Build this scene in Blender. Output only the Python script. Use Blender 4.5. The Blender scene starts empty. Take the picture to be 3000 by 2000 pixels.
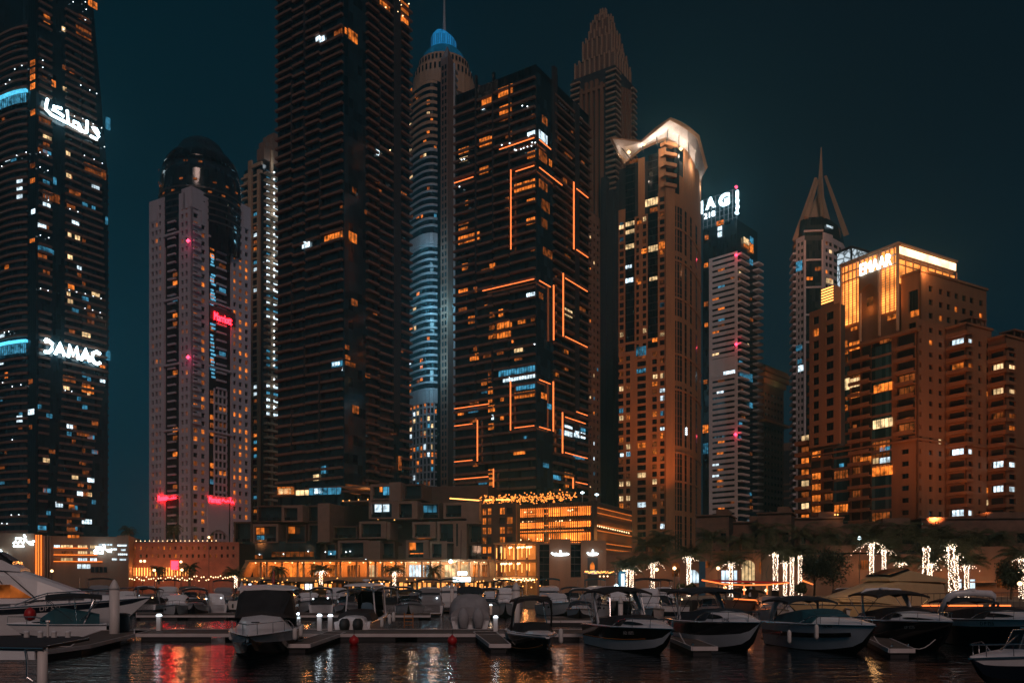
import bpy, bmesh, math, random
from math import radians as R, pi, sin, cos
from mathutils import Vector, Matrix
sc = bpy.context.scene
C = sc.collection
# ------------------------------------------------------------------ camera, world, sun, exposure
F, HY, HC = 2500.0, 1715.0, 4.2          # focal length and horizon row in the photo's pixels; eye height above the water
cam = bpy.data.objects.new('camera', bpy.data.cameras.new('camera')); C.objects.link(cam)
cam.location = (0, 0, HC); cam.rotation_euler = (R(90), 0, 0)
cam.data.sensor_width = 36; cam.data.lens = F / 3000 * 36
cam.data.shift_y = (HY - 1000) / 3000
cam.data.clip_start = .5; cam.data.clip_end = 12000
sc.camera = cam
sc.view_settings.view_transform = 'Standard'; sc.view_settings.look = 'None'
sc.view_settings.exposure = 0; sc.view_settings.gamma = 1
try:
    sc.cycles.use_denoising = True
    sc.cycles.max_bounces = 5; sc.cycles.glossy_bounces = 3; sc.cycles.diffuse_bounces = 2
    sc.cycles.caustics_reflective = False; sc.cycles.caustics_refractive = False
    sc.cycles.sample_clamp_indirect = 4
    sc.cycles.use_light_tree = True
except Exception: pass
world = bpy.data.worlds.new('World'); sc.world = world; world.use_nodes = True
nt = world.node_tree; nt.nodes.clear()
wo = nt.nodes.new('ShaderNodeOutputWorld'); bg = nt.nodes.new('ShaderNodeBackground')
tc = nt.nodes.new('ShaderNodeTexCoord'); sx = nt.nodes.new('ShaderNodeSeparateXYZ')
nt.links.new(tc.outputs['Generated'], sx.inputs[0])
def wmath(op, a, b):
    n = nt.nodes.new('ShaderNodeMath'); n.operation = op; n.use_clamp = False
    for i, s in enumerate((a, b)):
        if isinstance(s, (int, float)): n.inputs[i].default_value = s
        elif s is not None: nt.links.new(s, n.inputs[i])
    return n.outputs[0]
rz = nt.nodes.new('ShaderNodeValToRGB'); rz.color_ramp.interpolation = 'EASE'
e = rz.color_ramp.elements
e[0].position = 0; e[0].color = (.0034, .0165, .0250, 1); e[1].position = 1.0; e[1].color = (.0100, .0300, .0450, 1)
m1 = e.new(.22); m1.color = (.0012, .0150, .0240, 1)
m2 = e.new(.48); m2.color = (.0008, .0078, .0128, 1)
m3 = e.new(.64); m3.color = (.0010, .0060, .0100, 1)
nt.links.new(sx.outputs['Z'], rz.inputs[0])
# the smoggy glow over the city: stronger to the left of the view, thinner and greyer to the right
gx = wmath('MULTIPLY_ADD', sx.outputs['X'], -1.15); nt.nodes[-1].inputs[2].default_value = .36
gx = wmath('MAXIMUM', gx, 0.0); gx = wmath('MINIMUM', gx, 1.0)
mix = nt.nodes.new('ShaderNodeMix'); mix.data_type = 'RGBA'
nt.links.new(gx, mix.inputs[0])
grey = nt.nodes.new('ShaderNodeMix'); grey.data_type = 'RGBA'; grey.blend_type = 'MULTIPLY'; grey.inputs[0].default_value = 1
nt.links.new(rz.outputs[0], grey.inputs[6]); grey.inputs[7].default_value = (2.3, .92, .90, 1)
teal = nt.nodes.new('ShaderNodeMix'); teal.data_type = 'RGBA'; teal.blend_type = 'MULTIPLY'; teal.inputs[0].default_value = 1
nt.links.new(rz.outputs[0], teal.inputs[6]); teal.inputs[7].default_value = (.10, 1.75, 1.75, 1)
nt.links.new(grey.outputs[2], mix.inputs[6]); nt.links.new(teal.outputs[2], mix.inputs[7])
nt.links.new(mix.outputs[2], bg.inputs[0]); bg.inputs[1].default_value = 1.0
nt.links.new(bg.outputs[0], wo.inputs[0])
sun = bpy.data.objects.new('sun', bpy.data.lights.new('sun', 'SUN')); C.objects.link(sun)
sun.data.energy = .62; sun.data.angle = R(14); sun.data.color = (1, .66, .56)     # the warm glow of the city behind the viewer
sun.rotation_euler = (R(54), 0, R(8))

# ------------------------------------------------------------------ helpers
def wx(px, Y): return (px - 1500) / F * Y
def wz(py, Y): return HC + (HY - py) / F * Y
def wp(px, py, Y): return Vector((wx(px, Y), Y, wz(py, Y)))
def water_pt(px, py, z=0.0):
    Y = F * (HC - z) / (py - HY)
    return Vector((wx(px, Y), Y, z))

class MB:
    """collects faces (with a material slot each) and links them as one mesh object"""
    def __init__(s): s.v = []; s.f = []; s.m = []
    def add(s, vs, fs, m=0):
        k = len(s.v); s.v += [Vector(p) for p in vs]
        for f in fs: s.f.append([k + i for i in f]); s.m.append(m)
    def quad(s, a, b, c, d, m=0): s.add((a, b, c, d), ((0, 1, 2, 3),), m)
    def hexa(s, p, m=0):   # 8 points: bottom 4 (ccw from above) then top 4
        s.add(p, ((3, 2, 1, 0), (4, 5, 6, 7), (0, 1, 5, 4), (1, 2, 6, 5), (2, 3, 7, 6), (3, 0, 4, 7)), m)
    def box(s, x0, x1, y0, y1, z0, z1, m=0):
        s.hexa([(x0, y0, z0), (x1, y0, z0), (x1, y1, z0), (x0, y1, z0), (x0, y0, z1), (x1, y0, z1), (x1, y1, z1), (x0, y1, z1)], m)
    def prism(s, poly, z0, z1, m=0, poly2=None, cap=True):
        n = len(poly); q = poly2 or poly
        vs = [(p[0], p[1], z0) for p in poly] + [(p[0], p[1], z1) for p in q]
        fs = [(i, (i + 1) % n, n + (i + 1) % n, n + i) for i in range(n)]
        if cap: fs += [tuple(range(n - 1, -1, -1)), tuple(range(n, 2 * n))]
        s.add(vs, fs, m)
    def tube(s, pts, r, n=6, m=0, r2=None, flat=None, caps=True):
        pts = [Vector(p) for p in pts]; k = len(pts); rings = []
        for i, p in enumerate(pts):
            t = (pts[min(i + 1, k - 1)] - pts[max(i - 1, 0)]).normalized()
            up = Vector((0, 0, 1)) if abs(t.z) < .95 else Vector((1, 0, 0))
            a = t.cross(up).normalized(); b = a.cross(t).normalized()
            rr = r if r2 is None else r + (r2 - r) * i / max(1, k - 1)
            ra, rb = (rr, rr) if flat is None else (rr * flat[0], rr * flat[1])
            rings.append([p + a * ra * cos(2 * pi * j / n) + b * rb * sin(2 * pi * j / n) for j in range(n)])
        vs = [q for ring in rings for q in ring]; fs = []
        for i in range(k - 1):
            for j in range(n): fs.append((i * n + j, i * n + (j + 1) % n, (i + 1) * n + (j + 1) % n, (i + 1) * n + j))
        if caps: fs += [tuple(range(n - 1, -1, -1)), tuple((k - 1) * n + j for j in range(n))]
        s.add(vs, fs, m)
    def lathe(s, prof, c=(0, 0, 0), n=16, m=0, sy=1.0):
        vs = []; k = len(prof)
        for r_, z in prof:
            for j in range(n): vs.append((c[0] + r_ * cos(2 * pi * j / n), c[1] + r_ * sy * sin(2 * pi * j / n), c[2] + z))
        fs = [(i * n + j, i * n + (j + 1) % n, (i + 1) * n + (j + 1) % n, (i + 1) * n + j) for i in range(k - 1) for j in range(n)]
        fs += [tuple(range(n - 1, -1, -1)), tuple((k - 1) * n + j for j in range(n))]
        s.add(vs, fs, m)
    def bulb(s, p, r, m=0):
        p = Vector(p)
        s.add([p + Vector(d) * r for d in ((1, 0, 0), (0, 1, 0), (-1, 0, 0), (0, -1, 0), (0, 0, 1), (0, 0, -1))],
              ((0, 1, 4), (1, 2, 4), (2, 3, 4), (3, 0, 4), (1, 0, 5), (2, 1, 5), (3, 2, 5), (0, 3, 5)), m)
    def grid(s, rows, m=0, close=False):
        n = len(rows[0]); vs = [q for r_ in rows for q in r_]; fs = []
        for i in range(len(rows) - 1):
            for j in range(n if close else n - 1): fs.append((i * n + j, i * n + (j + 1) % n, (i + 1) * n + (j + 1) % n, (i + 1) * n + j))
        s.add(vs, fs, m)
    def build(s, name, mats, parent=None, smooth=False, kind=None, label=None, uvs=True, local=False):
        if not s.f: return None
        if not isinstance(mats, (list, tuple)): mats = [mats]
        off = Vector((0, 0, 0))
        if parent is not None and not local and 'org' in parent: off = Vector(parent['org'])
        me = bpy.data.meshes.new(name)
        me.from_pydata([tuple(p - off) for p in s.v], [], s.f)
        for mt in mats: me.materials.append(M[mt] if isinstance(mt, str) else mt)
        if len(mats) > 1: me.polygons.foreach_set('material_index', s.m)
        if smooth: me.polygons.foreach_set('use_smooth', [True] * len(me.polygons))
        if uvs:
            uv = me.uv_layers.new(name='UVMap').data
            for f in me.polygons:
                nx, ny, nz = f.normal; h = math.hypot(nx, ny)
                for li, vi in zip(f.loop_indices, f.vertices):
                    p = s.v[vi]
                    if abs(nz) < .75 and h > 0: uv[li].uv = ((-p.x * ny + p.y * nx) / h, p.z)
                    else: uv[li].uv = (p.x, p.y)
        o = bpy.data.objects.new(name, me); C.objects.link(o)
        if parent is not None: o.parent = parent
        if kind: o['kind'] = kind
        if label: o['label'] = label
        return o

def tag(o, label, cat, group=None):
    o['label'] = label; o['category'] = cat
    if group: o['group'] = group
    return o
def thing(name, loc, label, cat, group=None, rz=0.0, world_parts=True):
    """an Empty at the base of a thing; its parts are given in world coordinates unless world_parts is off"""
    o = bpy.data.objects.new(name, None); C.objects.link(o)
    o.location = loc; o.rotation_euler = (0, 0, rz); o.empty_display_size = .5
    if world_parts: o['org'] = tuple(loc)
    return tag(o, label, cat, group)
def dup(root, loc, rz, label, group=None, scale=None):
    r = root.copy(); C.objects.link(r); r.location = loc; r.rotation_euler = (0, 0, rz); r['label'] = label
    if scale: r.scale = (scale,) * 3
    if group: r['group'] = group
    for ch in list(root.children):
        c = ch.copy(); C.objects.link(c); c.parent = r
        for g in ch.children:
            d = g.copy(); C.objects.link(d); d.parent = c
    return r
def struct(o): o['kind'] = 'structure'; return o

# ------------------------------------------------------------------ materials
M = {}
def _nodes(name):
    m = bpy.data.materials.new(name); m.use_nodes = True; t = m.node_tree; b = t.nodes['Principled BSDF']; M[name] = m
    return m, t, b
def _n(t, ty, **kw):
    n = t.nodes.new(ty)
    for k, v in kw.items(): setattr(n, k, v)
    return n
def surf(name, col, rough=.6, metal=0.0, var=.25, scale=.5, bump=0.0, spec=.5, coord='UV', streak=False):
    """painted / stone / metal surface: colour broken by two scales of noise, slight roughness change"""
    m, t, b = _nodes(name)
    co = _n(t, 'ShaderNodeTexCoord'); mp = _n(t, 'ShaderNodeMapping')
    t.links.new(co.outputs[coord], mp.inputs[0])
    mp.inputs['Scale'].default_value = (scale, scale * (.12 if streak else 1), scale)
    n1 = _n(t, 'ShaderNodeTexNoise'); n1.inputs['Scale'].default_value = 1; n1.inputs['Detail'].default_value = 6
    t.links.new(mp.outputs[0], n1.inputs['Vector'])
    mr = _n(t, 'ShaderNodeMapRange'); mr.inputs[1].default_value = .3; mr.inputs[2].default_value = .7
    mr.inputs[3].default_value = 1 - var; mr.inputs[4].default_value = 1 + var
    t.links.new(n1.outputs[0], mr.inputs[0])
    mx = _n(t, 'ShaderNodeMix', data_type='RGBA', blend_type='MULTIPLY'); mx.inputs[0].default_value = 1
    mx.inputs[6].default_value = (*col, 1); t.links.new(mr.outputs[0], mx.inputs[7])
    t.links.new(mx.outputs[2], b.inputs['Base Color'])
    b.inputs['Roughness'].default_value = rough; b.inputs['Metallic'].default_value = metal
    b.inputs['Specular IOR Level'].default_value = spec
    if bump:
        bp = _n(t, 'ShaderNodeBump'); bp.inputs['Strength'].default_value = bump; bp.inputs['Distance'].default_value = .05
        t.links.new(n1.outputs[0], bp.inputs['Height']); t.links.new(bp.outputs[0], b.inputs['Normal'])
    return m
def glass(name, col, w=1.4, h=3.2, rough=.1, wob=.03, ior=.5, lw=.10):
    """dark facade glazing: panes of slightly different tint and tilt, thin mullions"""
    m, t, b = _nodes(name)
    co = _n(t, 'ShaderNodeTexCoord'); mp = _n(t, 'ShaderNodeMapping'); mp.inputs['Scale'].default_value = (1 / w, 1 / h, 1)
    t.links.new(co.outputs['UV'], mp.inputs[0])
    fl = _n(t, 'ShaderNodeVectorMath', operation='FLOOR'); t.links.new(mp.outputs[0], fl.inputs[0])
    fr = _n(t, 'ShaderNodeVectorMath', operation='FRACTION'); t.links.new(mp.outputs[0], fr.inputs[0])
    wn = _n(t, 'ShaderNodeTexWhiteNoise', noise_dimensions='2D'); t.links.new(fl.outputs[0], wn.inputs['Vector'])
    sp = _n(t, 'ShaderNodeSeparateXYZ'); t.links.new(fr.outputs[0], sp.inputs[0])
    lt = _n(t, 'ShaderNodeMath', operation='LESS_THAN'); t.links.new(sp.outputs[0], lt.inputs[0]); lt.inputs[1].default_value = lw
    mr = _n(t, 'ShaderNodeMapRange'); t.links.new(wn.outputs['Value'], mr.inputs[0]); mr.inputs[3].default_value = .45; mr.inputs[4].default_value = 1.7
    mx = _n(t, 'ShaderNodeMix', data_type='RGBA', blend_type='MULTIPLY'); mx.inputs[0].default_value = 1
    mx.inputs[6].default_value = (*col, 1); t.links.new(mr.outputs[0], mx.inputs[7])
    m2 = _n(t, 'ShaderNodeMix', data_type='RGBA'); t.links.new(lt.outputs[0], m2.inputs[0]); t.links.new(mx.outputs[2], m2.inputs[6]); m2.inputs[7].default_value = (.03, .03, .035, 1)
    t.links.new(m2.outputs[2], b.inputs['Base Color'])
    rr = _n(t, 'ShaderNodeMapRange'); t.links.new(wn.outputs['Value'], rr.inputs[0]); rr.inputs[3].default_value = rough * .6; rr.inputs[4].default_value = rough * 2
    t.links.new(rr.outputs[0], b.inputs['Roughness'])
    b.inputs['Specular IOR Level'].default_value = ior
    nz = _n(t, 'ShaderNodeTexNoise'); nz.inputs['Scale'].default_value = .35; nz.inputs['Detail'].default_value = 1; t.links.new(co.outputs['UV'], nz.inputs['Vector'])
    ad = _n(t, 'ShaderNodeMath', operation='ADD'); t.links.new(nz.outputs[0], ad.inputs[0]); t.links.new(wn.outputs['Value'], ad.inputs[1])
    bp = _n(t, 'ShaderNodeBump'); bp.inputs['Strength'].default_value = 1; bp.inputs['Distance'].default_value = wob
    t.links.new(nz.outputs[0], bp.inputs['Height']); t.links.new(bp.outputs[0], b.inputs['Normal'])
    return m
def glow(name, col, s, var=0.0, sample=False, scale=.8):
    """something that gives off light; var breaks it up like a furnished room behind a window"""
    m, t, b = _nodes(name); t.nodes.remove(b)
    em = _n(t, 'ShaderNodeEmission'); em.inputs[0].default_value = (*col, 1); em.inputs[1].default_value = s
    if var:
        co = _n(t, 'ShaderNodeTexCoord'); nz = _n(t, 'ShaderNodeTexNoise'); nz.inputs['Scale'].default_value = scale; nz.inputs['Detail'].default_value = 3
        t.links.new(co.outputs['UV'], nz.inputs['Vector'])
        oi = _n(t, 'ShaderNodeObjectInfo')
        mr = _n(t, 'ShaderNodeMapRange'); mr.inputs[1].default_value = .34; mr.inputs[2].default_value = .66
        mr.inputs[3].default_value = s * (1 - var); mr.inputs[4].default_value = s * (1 + var); t.links.new(nz.outputs[0], mr.inputs[0])
        m2 = _n(t, 'ShaderNodeMapRange'); m2.inputs[3].default_value = .55; m2.inputs[4].default_value = 1.3; t.links.new(oi.outputs['Random'], m2.inputs[0])
        mu = _n(t, 'ShaderNodeMath', operation='MULTIPLY'); t.links.new(mr.outputs[0], mu.inputs[0]); t.links.new(m2.outputs[0], mu.inputs[1])
        t.links.new(mu.outputs[0], em.inputs[1])
    t.links.new(em.outputs[0], t.nodes['Material Output'].inputs[0])
    m.cycles.emission_sampling = 'AUTO' if sample else 'NONE'
    return m
surf('brown_slab', (.185, .098, .068), .7, var=.3)
surf('dark_core', (.03, .03, .035), .8)
surf('dark_metal', (.06, .06, .065), .45, metal=.3)
surf('pale_stone', (.62, .52, .47), .8, var=.14, streak=True)
surf('sand_stone', (.42, .27, .17), .85, var=.16, streak=True)
surf('white_stone', (.80, .66, .62), .8, var=.08, streak=True); surf('amber_stone', (.46, .21, .09), .85, var=.14, streak=True)
surf('hotel_stone', (.47, .44, .52), .85, var=.08, streak=True)
surf('tan_stone', (.26, .120, .058), .85, var=.14, streak=True)
surf('rose_stone', (.56, .50, .53), .85, var=.1, streak=True)
surf('dark_stone', (.20, .11, .075), .85, var=.2, streak=True)
surf('grey_metal', (.32, .36, .40), .5, var=.15, streak=True)
surf('beige_concrete', (.21, .145, .12), .8, var=.14)
surf('brown_panel', (.09, .05, .037), .7, var=.2)
surf('brick_red', (.34, .15, .10), .85, var=.2)
surf('white_paint', (.72, .68, .68), .5, var=.08)
surf('louver', (.55, .35, .22), .6, var=.15)
glass('glass_teal', (.010, .030, .040)); glass('glass_dark', (.010, .022, .031), w=1.2)
glass('glass_blue', (.012, .035, .050), w=2.2); glass('glass_black', (.006, .008, .011), rough=.10, ior=.35)
glass('window_dark', (.006, .009, .013), w=.9, h=30, rough=.12, ior=.3)
glow('lit_amber', (1, .235, .030), .80, .85, scale=.55); glow('lit_dim', (1, .24, .045), .20, .9, scale=.55)
glow('lit_cream', (1, .66, .32), 1.15, .7, scale=.5); glow('lit_white', (.72, .90, 1), 1.5, .6, scale=.6)
glow('lit_blue', (.10, .50, .80), .42, .8, scale=.5); glow('lit_red', (1, .05, .02), .5, .3)
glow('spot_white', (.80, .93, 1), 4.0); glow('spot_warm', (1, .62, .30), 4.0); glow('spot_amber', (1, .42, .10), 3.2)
glow('led_orange', (1, .20, .045), 2.0, sample=True); glow('sign_white', (.70, .93, 1), 6.0, sample=True); glow('sign_red', (1, .005, .010), 32.0, sample=True)
glow('beacon_red', (1, .05, .12), 5.0); glow('drum_blue', (.02, .30, .70), .62, .35, scale=.05); glow('flare_blue', (.02, .26, .50), .24, .3, scale=.05); glow('arc_blue', (.10, .62, .95), 2.0, .3)
glow('fairy', (1, .74, .54), 5.5); glow('led_amber', (1, .22, .032), 1.7); glow('garden_amber', (1, .28, .045), 2.0)
LIT = {'o': 'lit_amber', 'd': 'lit_dim', 'c': 'lit_cream', 'w': 'lit_white', 'b': 'lit_blue', 'r': 'lit_red', '-': 'window_dark'}

def lamp(name, loc, power, col, r=.4, kind='POINT', **kw):
    l = bpy.data.lights.new(name, kind); l.energy = power; l.color = col
    if kind in ('POINT', 'SPOT'): l.shadow_soft_size = r
    for k, v in kw.items(): setattr(l, k, v)
    o = bpy.data.objects.new(name, l); C.objects.link(o); o.location = loc
    return o
def aim(o, target):
    o.rotation_euler = (Vector(target) - Vector(o.location)).to_track_quat('-Z', 'Y').to_euler(); return o

def dots(root, name, mat, pts, r):
    for p in pts[:100]:
        mb = MB(); mb.bulb(p, r); mb.build(name, mat, root, uvs=False)
    if len(pts) > 100:
        mb = MB()
        for p in pts[100:]: mb.bulb(p, r)
        mb.build(name, mat, root, kind='stuff', uvs=False)
# ------------------------------------------------------------------ faces of buildings
class Face:
    """vertical wall plane from A to B (left to right seen from outside)"""
    def __init__(s, A, B):
        s.A = Vector((A[0], A[1])); s.B = Vector((B[0], B[1])); s.L = (s.B - s.A).length
        s.d = (s.B - s.A) / s.L; s.n = Vector((s.d.y, -s.d.x))
    def pt(s, u, z, n=0.0):
        q = s.A + s.d * u + s.n * n; return Vector((q.x, q.y, z))
    def xy(s, u, n=0.0):
        q = s.A + s.d * u + s.n * n; return (q.x, q.y)
    def box(s, mb, u0, u1, z0, z1, n0=0.0, n1=.3, m=0):
        a, b, c, d = s.xy(u0, n1), s.xy(u1, n1), s.xy(u1, n0), s.xy(u0, n0)
        mb.hexa([(*a, z0), (*b, z0), (*c, z0), (*d, z0), (*a, z1), (*b, z1), (*c, z1), (*d, z1)], m)
    def pane(s, mb, u0, u1, z0, z1, n=.05, m=0):
        mb.quad(s.pt(u0, z0, n), s.pt(u1, z0, n), s.pt(u1, z1, n), s.pt(u0, z1, n), m)
    def upx(s, px, n=0.0):
        k = (px - 1500) / F; A = s.A + s.n * n
        return (k * A.y - A.x) / (s.d.x - k * s.d.y)
    def zpy(s, px, py, n=0.0):
        q = s.A + s.n * n + s.d * s.upx(px, n); return wz(py, q.y)
    def rect(s, x0, y0, x1, y1, n=0.0):
        xm = (x0 + x1) / 2
        return s.upx(x0, n), s.upx(x1, n), s.zpy(xm, y1, n), s.zpy(xm, y0, n)
VL = -3800.0
def corner_block(cx, Y0, pl, pr, vl=VL):
    """two visible faces of a block whose near corner stands at column cx, depth Y0; they end at columns pl and pr"""
    vr = F * F / -vl
    l = Vector((vl, F)).normalized(); r = Vector((vr, F)).normalized()
    c = Vector((wx(cx, Y0), Y0))
    def end(dv, px):
        k = (px - 1500) / F; return c + dv * ((k * c.y - c.x) / (dv.x - k * dv.y))
    A, B = end(l, pl), end(r, pr)
    return Face(A, c), Face(c, B), [tuple(A), tuple(c), tuple(B), tuple(A + B - c)]

def inset(fl_, fr_, foot, d):
    c = fl_.B - (fl_.n + fr_.n) * d
    return [fl_.xy(0, -d), (c.x, c.y), fr_.xy(fr_.L, -d), foot[3]]
def windows(root, wins, name='window', most=100):
    """wins: (face, u0, u1, z0, z1, n, material key, panes). The largest 100 in the picture are parts, the rest one mass"""
    def size(w):
        q = w[0].pt((w[1] + w[2]) / 2, 0); return -(w[2] - w[1]) * (w[4] - w[3]) / (q.y ** 2) * (1 if w[6] == '-' else 8)
    def fill(mb, w, m):
        f, u0, u1, z0, z1, n, k, np_ = w
        np_ = max(1, np_); W = (u1 - u0) / np_; g = min(.09, W * .1) if np_ > 1 else 0
        for i in range(np_): f.pane(mb, u0 + i * W + g, u0 + (i + 1) * W - g, z0, z1, n, m)
    wins = sorted(wins, key=size)
    for w in wins[:most]:
        mb = MB(); fill(mb, w, 0); mb.build(name, LIT[w[6]], root)
    if len(wins) > most:
        keys = sorted({w[6] for w in wins[most:]}); mb = MB()
        for w in wins[most:]: fill(mb, w, keys.index(w[6]))
        mb.build(name, [LIT[k] for k in keys], root, kind='stuff')
def masonry(mb, face, cols, z0, z1, fh, sill=.9, head=2.5, depth=.45, ubeg=0.0, uend=None, m=0, zoff=0.0):
    """a wall with real openings: piers and spandrels in front of the core; returns the openings"""
    uend = face.L if uend is None else uend; out = []
    cols = sorted(cols); last = ubeg
    for a, b in cols:
        if a > last + .01: face.box(mb, last, a, z0, z1, -depth, 0, m)
        last = b
    if uend > last + .01: face.box(mb, last, uend, z0, z1, -depth, 0, m)
    nf = int((z1 - z0) / fh)
    for a, b in cols:
        prev = z0
        for i in range(nf):
            s0 = z0 + zoff + i * fh + sill; s1 = z0 + zoff + i * fh + head
            if s1 > z1: break
            face.box(mb, a, b, prev, s0, -depth, -.004, m); prev = s1
            out.append((face, a, b, s0, s1))
        if z1 > prev: face.box(mb, a, b, prev, z1, -depth, -.004, m)
    return out
def pick_lit(openings, p, rng, n=-.4, keys='oooddccwb', panes=2):
    return [(f, a, b, z0, z1, n, (rng.choice(keys) if rng.random() < p else '-'), panes) for f, a, b, z0, z1 in openings]
def text_mesh(txt, size=1.0, extrude=.05, bold=0.0, spacing=1.0):
    cu = bpy.data.curves.new('lettering', 'FONT'); cu.body = txt; cu.size = size; cu.extrude = extrude; cu.offset = bold; cu.space_character = spacing
    cu.align_x = 'LEFT'; cu.resolution_u = 3
    o = bpy.data.objects.new('lettering', cu); C.objects.link(o)
    bpy.context.view_layer.update()
    dg = bpy.context.evaluated_depsgraph_get(); me = bpy.data.meshes.new_from_object(o.evaluated_get(dg)); bpy.data.objects.remove(o); bpy.data.curves.remove(cu)
    return me
def sign(root, face, txt, x0, y0, x1, y1, n, mat, name='sign', bold=.03, spacing=1.0, label=None, fit=True):
    """lettering standing proud of a face; (x0,y0)-(x1,y1) is the box its left bottom and right top fall in"""
    me = text_mesh(txt, 1.0, .06, bold, spacing)
    xs = [v.co.x for v in me.vertices]; ys = [v.co.y for v in me.vertices]
    u0, u1 = face.upx(x0, n), face.upx(x1, n); z0 = face.zpy(x0, y1, n); z1 = face.zpy(x0, y0, n)
    a, b, c, d = min(xs), max(xs), min(ys), max(ys)
    off = Vector(root['org'])
    for v in me.vertices:
        u = u0 + (v.co.x - a) / (b - a) * (u1 - u0); z = z0 + (v.co.y - c) / (d - c) * (z1 - z0)
        v.co = face.pt(u, z, n + .15 + v.co.z * 3) - off
    me.materials.clear(); me.materials.append(M[mat])
    o = bpy.data.objects.new(name, me); C.objects.link(o); o.parent = root
    if label: o['label'] = label
    return o
def strokes(root, face, polys, x0, y0, x1, y1, n, mat, th, name='sign', label=None):
    """hand-drawn lettering: polylines in a 0..1 box, thick square pens"""
    u0, u1 = face.upx(x0, n), face.upx(x1, n); z0 = face.zpy(x0, y1, n); z1 = face.zpy(x0, y0, n); mb = MB()
    for pl in polys: mb.tube([face.pt(u0 + (u1 - u0) * a, z0 + (z1 - z0) * b, n + .3) for a, b in pl], th, 6)
    return mb.build(name, mat, root, label=label)
def crop(lst, ox, oy, s): return [(ox + a * s, oy + b * s, ox + c * s, oy + d * s, k) for a, b, c, d, k in lst]
def lit_on(faces, rects, n=.06, pane=1.3):
    """lit windows measured on the photograph, put on whichever face spans that column"""
    out = []
    for x0, y0, x1, y1, k in rects:
        xm = (x0 + x1) / 2
        for f in faces:
            u = f.upx(xm, n)
            if -.2 <= u <= f.L + .2:
                u0, u1, z0, z1 = f.rect(x0, y0, x1, y1, n)
                out.append((f, max(0.05, u0), min(f.L - .05, u1), z0, z1, n, k, max(1, round((u1 - u0) / pane)))); break
    return out
# ------------------------------------------------------------------ setting: water, land
def water_mat():
    m, t, b = _nodes('water')
    b.inputs['Base Color'].default_value = (.004, .007, .010, 1); b.inputs['Roughness'].default_value = .05; b.inputs['IOR'].default_value = 1.33
    b.inputs['Specular IOR Level'].default_value = .5
    co = _n(t, 'ShaderNodeTexCoord'); prev = None
    for sc_, dist, st in (((.32, 1.0, 1), .11, 1.0), ((1.5, 3.4, 1), .030, 1.0), ((.05, .10, 1), .10, 1.0)):
        mp = _n(t, 'ShaderNodeMapping'); mp.inputs['Scale'].default_value = sc_; mp.inputs['Rotation'].default_value = (0, 0, .12)
        t.links.new(co.outputs['Object'], mp.inputs[0])
        nz = _n(t, 'ShaderNodeTexNoise'); nz.inputs['Scale'].default_value = 1; nz.inputs['Detail'].default_value = 3; nz.inputs['Distortion'].default_value = .6
        t.links.new(mp.outputs[0], nz.inputs['Vector'])
        bp = _n(t, 'ShaderNodeBump'); bp.inputs['Strength'].default_value = st; bp.inputs['Distance'].default_value = dist
        t.links.new(nz.outputs[0], bp.inputs['Height'])
        if prev is not None: t.links.new(prev.outputs[0], bp.inputs['Normal'])
        prev = bp
    t.links.new(prev.outputs[0], b.inputs['Normal'])
water_mat()
mb = MB(); mb.quad((-900, -60, 0), (900, -60, 0), (900, 175, 0), (-900, 175, 0)); struct(mb.build('water', 'water'))
surf('paving', (.20, .16, .13), .8, var=.2, scale=.3); surf('asphalt', (.05, .05, .055), .85, scale=.2)
mb = MB(); mb.box(-1000, 1000, 172, 1000, -2, 2.1); struct(mb.build('ground', 'asphalt'))
mb = MB(); mb.box(-160, 30, 166, 172.2, -2, 2.2); struct(mb.build('quay', 'paving'))
mb = MB(); mb.prism([(30, 170), (18, 166), (26, 112), (150, 104), (150, 172.3), (30, 172.3)], -2, 2.2); struct(mb.build('promenade', 'paving'))
GZ = 2.1
rng = random.Random(7)

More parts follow.
